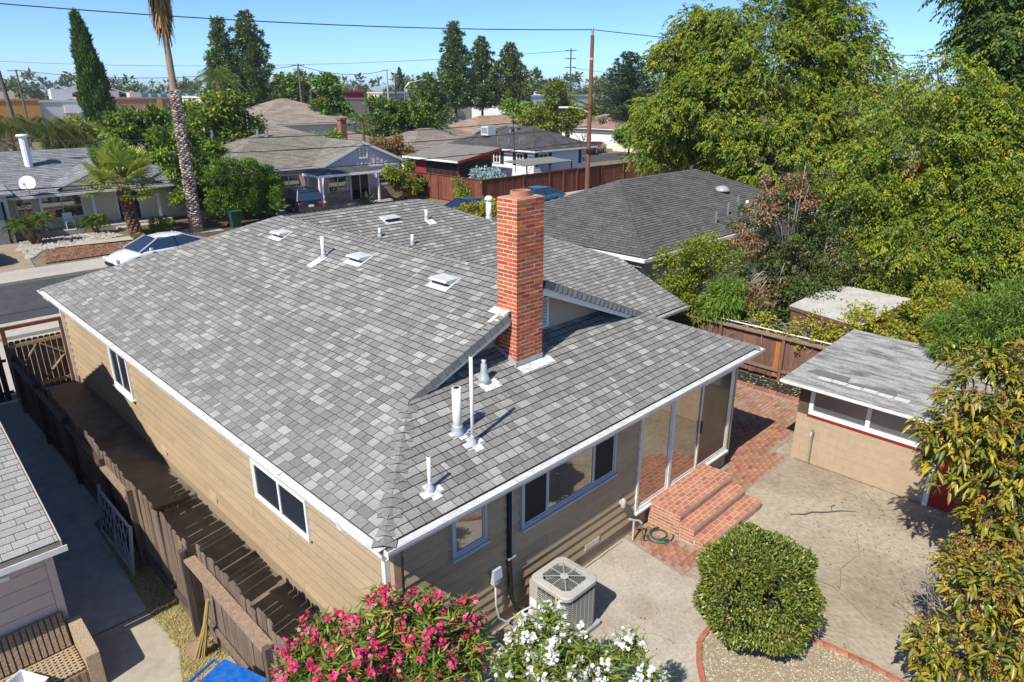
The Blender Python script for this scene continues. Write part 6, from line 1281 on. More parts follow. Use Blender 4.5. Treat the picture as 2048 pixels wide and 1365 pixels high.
def pinnate(lobes, nfr, rng, cols, Lr=(.3, .5), nl=5, ll=.19, lw=.075, shell=.45, cr=.55, per=14, flat=.9, droop=.6):
    P, O, k = clump_pts(lobes, nfr // per, per, cr, rng, shell, flat); n = len(P); D = unit(O * np.array([1, 1, .35]) + rng.normal(size=(n, 3)) * .45); L_ = rng.uniform(*Lr, n)[:, None]
    tint = rng.uniform(.8, 1.2, (nfr // per, 1))[k]; C_ = pick(cols, n, rng) * tint
    S = unit(np.cross(D, np.array([0, 0, 1.]))); VV, FF, CC = [], [], []; o = 0
    for j in range(nl):
        s_ = (j + .6) / nl
        for side in (-1, 1):
            p = P + D * L_ * s_ + np.array([0, 0, -1.]) * L_ * droop * s_ * s_; d = unit(D * .55 + S * side * .85 + np.array([0, 0, -.8]) + rng.normal(size=(n, 3)) * .15)
            v, f = leaves(p, d, ll * rng.uniform(.75, 1.15, n), lw, rng, .1); VV.append(v); FF.append(f + o); CC.append(C_ * rng.uniform(.88, 1.12, (n, 1))); o += len(v)
    return np.concatenate(VV), np.concatenate(FF), np.concatenate(CC)
def simple_crown(lobes, n, rng, cols, ll, lw, shell=.5, cr=.4, per=40, flat=.9, down=.2, up=0., bend=.15):
    P, O, k = clump_pts(lobes, max(1, n // per), per, cr, rng, shell, flat); n = len(P); D = unit(O + rng.normal(size=(n, 3)) * .7 + np.array([0, 0, up - down])); C_ = pick(cols, n, rng) * rng.uniform(.82, 1.18, (k.max() + 1, 1))[k]
    v, f = leaves(P, D, ll * rng.uniform(.7, 1.2, n), lw * rng.uniform(.8, 1.15, n), rng, bend); return v, f, C_
def crown(parent, vfc, mt_=None, name='crown'): return np_mesh(name, vfc[0], vfc[1], mt_ or LEAF, vfc[2], parent)
def J(L_, rng, k=3, s=.55):
    """break big lobes into smaller ones so that outlines become uneven"""
    out = []
    for x, y, z, r_ in L_:
        out.append((x, y, z, r_ * .78))
        for _ in range(k): d = rdir(1, rng)[0]; out.append((x + d[0] * r_ * .7, y + d[1] * r_ * .7, z + d[2] * r_ * .65, r_ * rng.uniform(.3, s)))
    return out
g1 = np.random.default_rng(3)
YG = [(.135, .165, .014, 5), (.10, .145, .016, 4), (.065, .115, .02, 3), (.19, .185, .018, 1.4), (.24, .19, .022, .15)]
# big walnut-like trees on the right
A = [(30.8, 14.39, 9.01, 3.3), (29.74, 16.49, 7.58, 2.4), (32.44, 13.13, 10.41, 2.4), (31.97, 11.57, 7.0, 2.9), (30.1, 13.53, 5.14, 2.9), (30.78, 16.67, 10.51, 1.5), (31.89, 14.43, 12.01, 2.4), (30.83, 11.78, 3.08, 1.9)]
A = [(x * 1.17, y * 1.17, 8 + (z - 8) * 1.17, r_ * 1.15) for x, y, z, r_ in A]
T = tree_thing('walnut_tree', 'largest spreading yellow green tree behind the dark roofed house', (36.8, 14.6, 0)); LA = J(A, g1); limbs(T, (36.8, 14.6, 0), A, .32, random.Random(1)); crown(T, pinnate(LA, 19000, g1, YG, ll=.175, lw=.064, cr=.55))
A2 = [(35.4, 22.6, 6.13, 2.5), (36.14, 21.4, 8.78, 2.2), (35.39, 22.62, 9.81, 1.6), (36.72, 20.39, 5.08, 2.2), (34.84, 23.46, 4.74, 1.5), (35.89, 21.82, 11.3, 1.2)]
T = tree_thing('walnut_tree', 'tall airy yellow green tree beyond the dark roof ridge', (36, 21.8, 0)); limbs(T, (36, 21.8, 0), A2, .26, random.Random(2)); crown(T, pinnate(J(A2, g1), 10500, g1, YG + [(.2, .15, .02, .5)], ll=.18, lw=.07, cr=.6))
B = [(25.14, 6.65, 6.22, 2.7), (24.8, 7.82, 4.07, 1.9), (25.54, 4.89, 4.49, 2.4), (24.3, 5.86, 3.26, 2.3), (24.12, 6.56, 1.9, 1.5), (24.62, 4.36, 2.5, 1.9), (25.17, 6.52, 7.71, 1.9), (25.68, 4.05, 5.9, 2.1)]
T = tree_thing('walnut_tree', 'bright yellow green tree with drooping leaves behind the white flat roof', (25.6, 5.6, 0)); limbs(T, (25.6, 5.6, 0), B, .26, random.Random(3)); crown(T, pinnate(J(B, g1), 19000, g1, YG, ll=.13, lw=.047, cr=.42))
C3 = [(30.35, 6.3, 9.94, 1.7), (30.52, 5.41, 8.32, 2.1), (30.27, 6.71, 9.16, .8), (30.44, 5.89, 11.3, 2.1), (30.6, 4.4, 7.2, 1.8)]
T = tree_thing('dark_tree', 'dark green tree at the top right corner', (30.5, 5.2, 0)); limbs(T, (30.5, 5.2, 0), C3, .22, random.Random(4)); crown(T, pinnate(J(C3, g1), 6500, g1, [(.04, .075, .018, 3), (.06, .10, .02, 3), (.12, .145, .02, 1)]))
# dark evergreen with dead brown sprays
Dd = [(21.6, 10.4, 1.1, 1.0), (21.3, 8.5, .9, 1.0), (20.4, 9.3, 1.0, .8), (23.6, 8.2, 1.2, 1.3), (22.0, 9.59, 3.71, 1.3), (22.48, 8.4, 3.15, 1.3), (21.44, 9.62, 2.12, 1.1), (21.93, 8.44, 1.75, 1.3), (22.18, 9.17, 4.86, .9), (23.0, 8.45, 4.21, .95)]
T = tree_thing('evergreen_tree', 'dark evergreen tree with dead pinkish brown leaf sprays', (22.1, 9.2, 0)); limbs(T, (22.1, 9.2, 0), Dd, .14, random.Random(5)); crown(T, simple_crown(J(Dd, g1), 24000, g1, [(.04, .07, .02, 4), (.06, .09, .022, 2), (.1, .12, .024, 1.5), (.16, .1, .05, .6)], .13, .06, .45, .3))
Db = [(21.24, 9.83, 4.42, .8), (21.09, 10.14, 3.43, .6), (21.65, 9.15, 5.22, .5), (21.07, 9.22, 1.77, .7), (20.68, 10.06, 1.68, .55), (21.74, 8.66, 4.8, .5), (21.3, 9.8, 5.1, .45)]
crown(T, simple_crown(J(Db, g1, 4, .5), 4200, g1, [(.19, .10, .07, 3), (.24, .14, .1, 3), (.17, .06, .04, 1.5), (.12, .12, .03, 2)], .11, .05, .2, .16, 14, down=.5), name='dead_leaves')
for i in range(16):
    a = Vector((22.1, 9.2, 2.2)); e = Vector(random.choice(Db)[:3]) + Vector((random.uniform(-.5, .3), random.uniform(-.5, .5), random.uniform(-.3, .7))); MB().tube([a, a + (e - a) * .6 + Vector((0, 0, .4)), e], [.03, .018, .006], 5).build('bare_branch', TWIG, T, True)
# shrubs along the neighbour's fence
Hd = [(18.9, 11.5, 2.6, .95), (19.2, 10.7, 3.2, .95), (19.5, 10.0, 3.1, .65), (18.9, 10.5, 2.0, .95), (18.8, 11.2, 1.6, .8), (19.0, 10.6, 1.0, .9)]
def shrub(name, label, base, lobes, n, cols, ll, lw, mt_=None, rng=g1, stem=BARK, cr=.25, **kw):
    t = tree_thing(name, label, base, 'shrub')
    for l in lobes[:5]: MB().tube([base, (Vector(base) + Vector(l[:3])) / 2 + Vector((0, 0, .1)), l[:3]], [.035, .025, .012], 5).build('stem', stem, t)
    crown(t, simple_crown(J(lobes, rng), int(n * 1.4), rng, cols, ll * 1.25, lw * 1.3, cr=cr, **kw), mt_, 'foliage'); return t
shrub('hedge_shrub', 'yellow green leafy shrub between the two houses by the fence', (19.0, 10.7, 0), Hd, 12000, [(.13, .16, .015, 3), (.2, .2, .015, 2), (.07, .11, .015, 3)], .075, .035)
Bb = [(18.85, 9.75, 1.9, .7), (18.75, 10.2, 1.5, .5), (18.9, 9.4, 2.2, .5)]
shrub('bamboo_clump', 'clump of narrow leaved green bamboo hanging over the fence', (18.8, 9.8, 0), Bb, 3600, [(.075, .14, .02, 3), (.12, .18, .03, 2)], .17, .022, down=.7)
Vn = [(20.93, 4.94, 1.75, 1.0), (21.57, 4.34, 2.3, 1.0), (20.3, 5.6, 1.5, .6), (20.57, 4.25, 1.4, .9), (19.4, 4.9, 1.5, .7)]
shrub('vine_thicket', 'yellowing vine thicket heaped behind the shed roof', (20.6, 4.8, 0), Vn, 12500, [(.17, .19, .02, 3), (.24, .22, .03, 3), (.1, .14, .02, 3), (.3, .15, .05, .6)], .085, .045)
# tangled bare vines over the fence
vt = tree_thing('bare_vine', 'bare tangled vine with a few yellow leaves over the fence', (19.0, 7.2, 0), 'vine'); rv = random.Random(17)
for i in range(46):
    p = Vector((18.75 + rv.uniform(0, .6), rv.uniform(5.7, 9.0), 1.1 + rv.uniform(0, .3))); pts = [p]; d = Vector((rv.uniform(-.5, .2), rv.uniform(-1, 1), rv.uniform(.2, 1))).normalized()
    for k in range(6): d = (d + Vector((rv.uniform(-.4, .4), rv.uniform(-.5, .5), rv.uniform(-.6, .3)))).normalized(); pts.append(pts[-1] + d * .16)
    MB().tube(pts, [.012, .011, .010, .009, .007, .005, .003], 4).build('tendril', TWIG, vt)
crown(vt, simple_crown([(18.95, 6.6, 1.5, .5), (18.85, 7.4, 1.5, .4), (19.0, 6.0, 1.7, .45), (18.45, 7.15, 1.25, .12), (19, 8.3, 1.5, .4), (19.2, 5.8, 2.1, .4), (19.3, 7.0, 1.7, .4), (19.4, 6.3, 2.2, .3), (19.2, 8.9, 1.4, .4), (20.2, 5.8, 2.15, .35)], 3800, g1, [(.22, .22, .02, 3), (.3, .26, .03, 2), (.14, .17, .02, 2)], .085, .05, .2, .16, 20), name='foliage')
Ac = [(18.36, 3.0, 3.0, 1.1), (18.1, 3.0, 2.4, .8), (18.44, 2.41, 3.3, 1.0), (17.9, 3.1, 2.3, .55), (18.1, 2.2, 2.7, 1.0), (18.5, 1.6, 2.6, 1.1), (19.2, 2.8, 1.5, .9)]
T = tree_thing('feathery_tree', 'fine feathery green tree rising behind the shed roof', (18.9, 2.6, 0)); limbs(T, (18.9, 2.6, 0), Ac, .1, random.Random(6)); crown(T, simple_crown(J(Ac, g1), 34000, g1, [(.10, .16, .025, 3), (.07, .13, .022, 3), (.15, .2, .035, 2)], .15, .024, .5, .22, 60, up=.3, down=0))
# loquat-like tree at the right edge: long drooping leaves, rusty flower heads
def big_leaves(P, D, L_, W_, rng, curl=.5):
    n = len(P); S = unit(np.cross(D, np.array([0, 0, 1.]) + rng.normal(size=(n, 3)) * .3)); N_ = np.cross(S, D); L_ = L_[:, None]; rows = []
    for s_, w in ((0, .12), (.3, .9), (.65, 1.), (1., .05)):
        c = P + D * L_ * s_ + np.array([0, 0, -1.]) * L_ * curl * s_ * s_; rows.append((c - S * W_ * w / 2 + N_ * W_ * .25, c, c + S * W_ * w / 2 + N_ * W_ * .25))
    V_ = np.stack([p for r_ in rows for p in r_], 1).reshape(-1, 3); b = np.arange(n)[:, None] * 12; F_ = np.concatenate([np.concatenate([b + 3 * i, b + 3 * i + 1, b + 3 * i + 4, b + 3 * i + 3], 1) for i in range(3)] + [np.concatenate([b + 3 * i + 1, b + 3 * i + 2, b + 3 * i + 5, b + 3 * i + 4], 1) for i in range(3)], 0)
    return V_, F_, 6
Lq = [(12.68, 1.78, 3.42, .85), (12.44, 1.27, 2.79, 1.0), (12.06, 1.84, 2.99, .65), (11.95, 1.13, 1.98, .85), (11.85, 1.89, 2.42, .5), (11.56, 1.01, 1.12, .75), (12.72, 1.31, 3.87, .6), (12.9, .7, 3.2, .9)]
YL = [(.20, .155, .016, 4), (.15, .145, .018, 4), (.085, .105, .016, 3), (.26, .185, .03, 1.2), (.05, .075, .016, 2.5), (.17, .09, .03, .5)]
def loquat(name, label, base, lobes, nc, per, flowers, rng, ll=(.12, .21), w=.055):
    T = tree_thing(name, label, base); limbs(T, base, lobes, .07, random.Random(8), fork=.35); C_, O = lobe_points(J(lobes, rng, 3), nc, rng, .55); k = np.repeat(np.arange(nc), per); n = len(k)
    D = unit(O[k] * .7 + rng.normal(size=(n, 3)) * .7 + np.array([0, 0, .15])); P = C_[k] + rng.normal(size=(n, 3)) * .045; V_, F_, m = big_leaves(P, D, rng.uniform(*ll, n), w, rng); col = pick(YL, n, rng) * rng.uniform(.8, 1.2, (nc, 1))[k]
    np_mesh('crown', V_, F_, LEAFG, np.tile(col, (m, 1)), T)
    fi = rng.choice(nc, flowers, replace=False); kk = np.repeat(fi, 46); P = C_[kk] + O[kk] * .1 + np.array([0, 0, .07]) + rng.normal(size=(len(kk), 3)) * .05; v, f = leaves(P, rdir(len(kk), rng), .035, .022, rng); np_mesh('flower_heads', v, f, LEAF, pick([(.2, .10, .03), (.15, .07, .02), (.26, .15, .05)], len(kk), rng), T); return T
g2 = np.random.default_rng(8)
loquat('loquat_tree', 'yellowing loquat tree with long drooping leaves beside the shed', (12.6, .9, 0), Lq, 640, 9, 170, g2)
L2 = [(9.75, .75, 1.75, .6), (9.25, .95, 1.0, .5), (9.3, .4, 1.4, .65), (9.95, 1.15, 1.85, .38), (9.1, .9, .65, .4), (10.2, .5, 1.2, .7)]
loquat('loquat_bush', 'low yellow green loquat bush at the lower right corner', (9.6, .6, 0), L2, 420, 8, 90, g2, (.09, .16), .05)
# bare twiggy bush
tb_ = tree_thing('bare_bush', 'bare grey twiggy bush in front of the loquat', (10.1, .9, 0), 'bush'); rt2 = random.Random(23)
def grow(p, d, L_, r_, lev):
    if lev == 0 or L_ < .04: return
    q = p + d * L_; mid = p + d * L_ * .5 + Vector((rt2.uniform(-.02, .02), rt2.uniform(-.02, .02), rt2.uniform(-.01, .02))); twm.tube([p, mid, q], [r_, r_ * .85, r_ * .7], 4)
    for _ in range(rt2.choice((2, 3))): grow(q, (d + Vector((rt2.uniform(-.7, .7), rt2.uniform(-.7, .7), rt2.uniform(-.3, .5)))).normalized(), L_ * rt2.uniform(.6, .85), r_ * .65, lev - 1)
for i in range(9):
    twm = MB(); grow(Vector((10.1 + rt2.uniform(-.15, .15), .95 + rt2.uniform(-.15, .15), .7)), Vector((rt2.uniform(-.9, .1), rt2.uniform(-.3, .7), rt2.uniform(.5, 1))).normalized(), rt2.uniform(.3, .42), .011, 5); twm.build('branch', TWIG, tb_)
# round clipped shrub
rb2 = tree_thing('round_shrub', 'round clipped green shrub in the gravel bed', (8.55, 3.35, 0), 'shrub'); n = 21000; d = rdir(n, g2); d[:, 2] = np.where(d[:, 2] < -.6, -d[:, 2], d[:, 2]); ex = unit(np.sign(d) * np.abs(d) ** .82)
rad = 1 + .07 * np.sin(d[:, 0] * 7 + 1) * np.cos(d[:, 1] * 6) + .06 * np.sin(d[:, 2] * 9 + d[:, 0] * 4) + .035 * np.sin(d[:, 0] * 17) * np.sin(d[:, 1] * 15 + 2) * np.sin(d[:, 2] * 16); hole = np.clip(1 - np.linalg.norm(d - unit(np.array([[-.55, -.45, .42]])), axis=1) / .26, 0, 1) + np.clip(1 - np.linalg.norm(d - unit(np.array([[-.35, -.5, .66]])), axis=1) / .16, 0, 1); rad = rad * (1 - .5 * np.clip(hole * 1.6, 0, 1)) * (1 - .22 * g2.random(n) ** 1.6); kp = g2.random(n) > np.clip(hole * 2.2, 0, .97); d, ex, rad = d[kp], ex[kp], rad[kp]; n = len(d); P = np.array([8.55, 3.35, .92]) + ex * np.array([.87, .87, .90]) * rad[:, None]
v, f = leaves(P, unit(d + g2.normal(size=(n, 3)) * .75), .068 * g2.uniform(.5, 1.3, n), .028, g2, .2); np_mesh('foliage', v, f, LEAFG, pick([(.09, .125, .02, 4), (.125, .15, .022, 3), (.05, .075, .016, 3), (.2, .19, .03, .9), (.19, .14, .09, .4)], n, g2, .3), rb2)
rs2 = random.Random(4); sm = MB()
for i in range(60): q = Vector((rs2.gauss(0, 1), rs2.gauss(0, 1), abs(rs2.gauss(0, 1)))).normalized(); sm.tube([(8.55, 3.35, .1), (8.55 + q.x * .4, 3.35 + q.y * .4, .55 + q.z * .35), (8.55 + q.x * .72, 3.35 + q.y * .72, .8 + q.z * .75)], [.02, .012, .004], 4)
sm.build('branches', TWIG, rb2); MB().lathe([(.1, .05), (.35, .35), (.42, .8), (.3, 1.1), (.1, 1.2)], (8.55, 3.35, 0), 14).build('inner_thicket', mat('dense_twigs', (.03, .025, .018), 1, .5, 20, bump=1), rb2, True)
# oleanders
def oleander(name, label, base, lobes, nst, fcols, rng, ff=.75, wild=()):
    T = tree_thing(name, label, base, 'shrub'); tips, O = lobe_points(lobes, nst, rng, .5); O = unit(O + np.array([0, 0, .8])); VV, FF, CC, o = [], [], [], 0; st_ = MB(); b = Vector(base)
    for i in range(0, nst, 3): t = Vector(tips[i]); a = b + Vector((rng.uniform(-.5, .5), rng.uniform(-.5, .5), 0)); st_.tube([a, a + (t - a) * .6 + Vector((0, 0, .12)), t], [.012, .009, .004], 4)
    st_.build('stems', mat('green_stem', (.12, .11, .06), .8), T)
    for j in range(15):
        P = tips - O * (.03 * j) + rng.normal(size=tips.shape) * .012; az = rng.uniform(0, 6.28, nst); side = unit(np.stack([np.cos(az), np.sin(az), np.zeros(nst)], 1)); D = unit(O * .55 + side * 1.0 + np.array([0, 0, .05])); v, f = leaves(P, D, rng.uniform(.12, .19, nst), .024, rng, .08); VV.append(v); FF.append(f + o); o += len(v); CC.append(pick([(.11, .16, .03, 4), (.07, .115, .025, 3), (.17, .2, .04, 2), (.35, .22, .04, .35)], nst, rng))
    np_mesh('foliage', np.concatenate(VV), np.concatenate(FF), LEAF, np.concatenate(CC), T)
    k = rng.choice(nst, int(nst * ff), replace=False); per = 10; kk = np.repeat(k, per); ctr = tips[kk] + O[kk] * .03 + rng.normal(size=(len(kk), 3)) * np.array([.032, .032, .022]); nn = unit(O[kk] + rng.normal(size=(len(kk), 3)) * .6); a = unit(np.cross(nn, rng.normal(size=(len(kk), 3)))); c = np.cross(nn, a); VV, FF, CC, o = [], [], [], 0; col = pick(fcols, len(kk), rng, .12) / np.array(GAIN)
    for q in range(5):
        t = q * 1.2566; d = a * math.cos(t) + c * math.sin(t); s_ = -a * math.sin(t) + c * math.cos(t); sz = .023; p0 = ctr; V_ = np.stack([p0, p0 + d * sz * .75 + s_ * sz * .5 + nn * .004, p0 + d * sz * 1.15 + nn * .002, p0 + d * sz * .75 - s_ * sz * .5 + nn * .004], 1).reshape(-1, 3); VV.append(V_); FF.append(np.arange(len(V_)).reshape(-1, 4) + o); o += len(V_); CC.append(col * rng.uniform(.9, 1.08, (len(kk), 1)))
    np_mesh('flowers', np.concatenate(VV), np.concatenate(FF), PETAL, np.concatenate(CC), T); return T
OP = [(3.08, 6.29, 1.71, 0.34), (3.45, 5.74, 1.98, 0.39), (3.95, 5.41, 2.02, 0.37), (4.39, 5.19, 1.91, 0.22), (3.02, 5.64, 1.75, 0.44), (3.75, 5.19, 1.62, 0.44), (2.75, 6.33, 1.53, 0.29), (4.23, 4.93, 1.61, 0.24), (3.57, 5.67, 2.39, 0.15)]
OW = [(4.98, 4.33, 2.05, 0.19), (4.82, 4.5, 1.81, 0.24), (5.03, 3.96, 1.74, 0.34), (4.56, 4.49, 1.54, 0.29), (5.2, 3.72, 1.63, 0.24), (4.65, 3.94, 1.64, 0.38), (5.39, 3.45, 2.02, 0.14), (5.43, 3.19, 1.7, 0.19)]
oleander('pink_oleander', 'oleander covered in hot pink flowers at the house corner', (3.7, 5.6, 0), OP, 760, [(.72, .045, .17, 4), (.8, .12, .27, 3), (.6, .025, .10, 2), (.75, .3, .4, .6)], g2, .4)
oleander('white_oleander', 'white flowering oleander in front of the air conditioner', (5.2, 4.5, 0), OW, 380, [(.8, .8, .77, 5), (.85, .84, .75, 2)], g2, .46)
# ---- palms
def fan_frond(parent, base, d, L_, rf, rng, cols, nseg=22, mt_=LEAFG, name='frond', droop=.35):
    d = Vector(d).normalized(); up = Vector((0, 0, 1)); s_ = d.cross(up).normalized(); u = s_.cross(d); e = Vector(base) + d * L_ - up * L_ * .12; m_ = MB(); m_.tube([base, Vector(base) + d * L_ * .5 + up * .04, e], [.03, .022, .016], 4, (.16, .16, .03))
    for i in range(nseg):
        a = (i / (nseg - 1) - .5) * 4.3; dd = d * math.cos(a) + s_ * math.sin(a); dd = (dd + u * .25 * math.cos(a)).normalized(); w = rf * .062; side = dd.cross(u).normalized(); l = rf * (1 - .18 * abs(a) / 2.1) * rng.uniform(.9, 1.05); c = rng.choice(cols); k = rng.uniform(.85, 1.15); c = tuple(q * k for q in c)
        p1 = e + dd * l * .55; p2 = e + dd * l * .85 - up * l * droop * .25; p3 = e + dd * l - up * l * droop; m_.face([e, p1 + side * w, p1 - u * .02, p1 - side * w], c); m_.face([p1 + side * w, p2 + side * w * .6, p3, p2 - side * w * .6, p1 - side * w], c)
    return m_.build(name, mt_, parent)
rp_ = random.Random(51)
PT = mat('palm_trunk_grey', (.20, .15, .12), .95, .3, 5, bump=.6)
fp = tree_thing('fan_palm', 'young bright green fan palm in the front garden', (12.5, 43.2, 0), 'palm')
MB().tube([(12.6, 43.2, 0), (12.5, 43.3, 1.0), (12.4, 43.3, 2.2), (12.4, 43.35, 3.5)], [.32, .27, .25, .3], 12).build('trunk', mat('brown_fibre_trunk', (.13, .075, .05), .95, .4, 8, bump=.9), fp, True)
bt = MB()
for i in range(120): a = i * 2.4; z = .15 + i * .023; bt.rbox((12.6 - z * .07 + .29 * math.cos(a), 43.2 + z * .05 + .29 * math.sin(a), z), (.10, .12, .2), (0, .5, a), (.16, .09, .06) if i % 3 else (.24, .15, .1))
tag(bt.build('leaf_bases', mat('leaf_base', attr=True, rough=.95, var=.2), fp), kind='stuff')
for i in range(38):
    a = i * 2.39996; el = R(84 - i * 2.7 + rp_.uniform(-9, 9)); a += rp_.uniform(-.3, .3); fan_frond(fp, (12.4, 43.35, 3.45 - i * .012), (math.cos(a) * math.cos(el), math.sin(a) * math.cos(el), math.sin(el)), rp_.uniform(1.05, 1.7), rp_.uniform(.95, 1.2), rp_, [(.34, .40, .05), (.26, .34, .045), (.42, .44, .08), (.18, .26, .04)], droop=.15)
tp2 = tree_thing('tall_palm', 'very tall slender palm with shaggy grey trunk and brown skirt', (15.6, 42.2, 0), 'palm')
MB().tube([(15.6, 42.2, 0), (15.65, 42.2, .6), (15.66, 42.2, 4), (15.62, 42.2, 7.9), (15.6, 42.2, 8.2), (15.6, 42.2, 10.5), (15.58, 42.2, 13.6)], [.42, .34, .27, .25, .20, .17, .16], 12).build('trunk', mat('pale_palm_trunk', (.30, .22, .16), .95, .25, 4, bump=.5, stretch=(1, 1, 6)), tp2, True)
bt = MB(); rb3 = random.Random(9)
for i in range(560): a = i * 2.39996; z = .2 + i * .0138; k = rb3.random(); bt.rbox((15.64 + (.36 - .012 * z) * math.cos(a) * .82, 42.2 + (.36 - .012 * z) * math.sin(a) * .82, z), (.06, .15, rb3.uniform(.18, .32)), (rb3.uniform(-.3, .3), .65, a), (.50, .43, .37) if k < .42 else ((.26, .2, .17) if k < .78 else (.12, .09, .075)))
tag(bt.build('trunk_boots', mat('leaf_base', attr=True, rough=.95, var=.2), tp2), kind='stuff')
sk = MB()
for i in range(420):
    a = rb3.uniform(0, 6.283); z0 = rb3.uniform(11.8, 13.6); l = rb3.uniform(.7, 1.7); r0_ = .2 + (z0 - 11.8) * .12; r1 = r0_ + rb3.uniform(.02, .34); c = rb3.choice(((.33, .19, .07), (.24, .13, .05), (.42, .27, .12))); s_ = Vector((-math.sin(a), math.cos(a), 0)) * .05; p = Vector((15.6 + r0_ * math.cos(a), 42.2 + r0_ * math.sin(a), z0)); q = Vector((15.6 + r1 * math.cos(a), 42.2 + r1 * math.sin(a), z0 - l)); sk.face([p - s_, p + s_, q + s_ * .5, q - s_ * .5], c)
tag(sk.build('dead_frond_skirt', mat('straw_frond', attr=True, rough=.9, var=.1, trans=.2), tp2), kind='stuff')
for i in range(26):
    a = i * 2.39996; el = R(70 - i * 3.6); fan_frond(tp2, (15.58, 42.2, 13.7), (math.cos(a) * math.cos(el), math.sin(a) * math.cos(el), math.sin(el)), 1.0, 1.0, rp_, [(.14, .19, .03), (.1, .15, .025)])
def feather_palm(name, label, base, stems, rng, L_=.95, cols=((.13, .2, .03), (.17, .23, .04), (.09, .15, .03)), nf=20, th=.11, ll=.26, trunkm=None, hang=.2):
    T = tree_thing(name, label, base, 'palm')
    for (dx, dy, h) in stems:
        b = Vector(base); t = b + Vector((dx, dy, h)); MB().tube([b + Vector((dx * .1, dy * .1, 0)), b + Vector((dx * .7, dy * .7, h * .5)), t], [th, th * 1.1, th * 1.2], 9).build('trunk', trunkm or mat('brown_fibre_trunk', (.13, .075, .05), .95, .4, 8, bump=.9), T, True)
        for i in range(nf):
            a = i * 2.39996 + dx; el = R(70 - i * 80 / nf); d = Vector((math.cos(a) * math.cos(el), math.sin(a) * math.cos(el), math.sin(el))); s_ = d.cross(Vector((0, 0, 1))).normalized(); m_ = MB(); pts = [t + d * L_ * k / 8 - Vector((0, 0, 1)) * L_ * .65 * (k / 8) ** 2 for k in range(9)]; m_.tube(pts, .012, 3, (.15, .16, .04), caps=False)
            for k in range(1, 17):
                u = k / 17; p = t + d * L_ * u - Vector((0, 0, 1)) * L_ * .65 * u * u; c = rng.choice(cols)
                for sd in (-1, 1): q = (s_ * sd * .8 + d * .6 + Vector((0, 0, -hang))).normalized() * ll * (1 - .5 * abs(u - .4)); m_.face([p, p + q * .5 + Vector((0, 0, .03)) + d * .015, p + q, p + q * .5 - d * .015], c)
            m_.build('frond', LEAF, T)
    return T
feather_palm('pygmy_palm', 'pair of small feathery palms leaning apart by the driveway', (8.0, 44.8, 0), [(-.55, .2, 1.15), (.45, -.1, 1.35), (-.1, .3, 1.0)], rp_)
feather_palm('pygmy_palm', 'small multi stemmed palm in front of the porch post', (11.3, 46.0, 0), [(-.25, .1, .75), (.3, 0, .8), (.05, -.1, .7)], rp_, .7, nf=18, th=.07, ll=.2)
feather_palm('date_palm', 'arching date palm behind the brown utility poles', (72, 61.5, 0), [(0, 0, 6.2)], rp_, 4.0, nf=30, th=.3, ll=.7)
feather_palm('queen_palm', 'feathery palm in front of the tall dark conifer pair', (37.5, 87.3, 0), [(0, 0, 9.6)], rp_, 3.2, nf=34, th=.2, ll=.9, hang=1.2)
feather_palm('queen_palm', 'drooping feathery palm behind the grey roofed house', (11.5, 62, 0), [(-.5, 0, 5.4), (2.0, .5, 5.2), (4.0, .2, 4.8), (-2.6, .3, 4.6)], rp_, 3.0, nf=34, th=.12, ll=.9, hang=1.3, cols=((.12, .16, .03), (.17, .2, .035), (.08, .12, .03)))
feather_palm('queen_palm', 'small straw skirted palm behind the lavender gable', (41.5, 63, 0), [(0, 0, 5.0)], rp_, 1.8, nf=16, th=.14, ll=.5)
sg = tree_thing('sago_plant', 'spiky dark green plant by the lavender porch', (28.6, 43.6, 0), 'plant'); v_ = MB()
for i in range(46): a = i * 2.4; el = rp_.uniform(.3, 1.2); d = Vector((math.cos(a) * math.cos(el), math.sin(a) * math.cos(el), math.sin(el))); s_ = d.cross(Vector((0, 0, 1))).normalized() * .05; b = Vector((28.6, 43.6, .1)); v_.face([b - s_ * .4, b + d * .6 + s_, b + d * 1.15 - Vector((0, 0, .1)), b + d * .6 - s_], (.05, .085, .02))
v_.build('leaves', LEAF, sg)
# ---- street trees
def broad(label, base, lobes, n, cols, ll, lw, name='tree', r0=.2, cr=.5, rng=g2, k=3, **kw):
    T = tree_thing(name, label, base); limbs(T, base, lobes, r0, random.Random(int(base[0] * 5))); crown(T, simple_crown(J(lobes, rng, k), int(n * 1.25), rng, cols, ll * 1.25, lw * 1.45, cr=cr, **kw)); return T
def ball(x, y, z, r_, n, rng, sq=1.): return [(x + d[0] * r_ * .55, y + d[1] * r_ * .55, z + d[2] * r_ * .55 * sq, r_ * rng.uniform(.45, .65)) for d in rdir(n, rng)]
MG = [(.07, .12, .02, 3), (.11, .155, .02, 3), (.05, .09, .02, 3), (.16, .18, .02, 1)]; DG = [(.04, .085, .018, 3), (.06, .11, .02, 2), (.03, .06, .016, 2)]; BG = [(.12, .19, .02, 3), (.08, .15, .02, 2), (.17, .23, .03, 1)]
broad('broad leafy tree behind the tall palm and lavender roof', (24.2, 57.5, 0), ball(24.2, 57.5, 5.4, 3.3, 9, g2, .9), 9500, MG + [(.2, .19, .02, 1.5)], .32, .14, cr=.7)
broad('slender leafy tree between the two palms', (17.0, 46.3, 0), [(17.0, 46.3, 3.4, 1.3), (16.2, 46.6, 4.6, 1.1), (17.4, 46.2, 5.2, 1.0), (17.4, 46.8, 2.2, .9), (16.5, 46.0, 1.6, .7)], 6500, BG + MG, .22, .07, r0=.1, down=.5)
broad('dense green tree behind the fan palm', (17.7, 55.5, 0), ball(17.7, 55.5, 4.2, 2.8, 8, g2), 7000, MG, .3, .13)
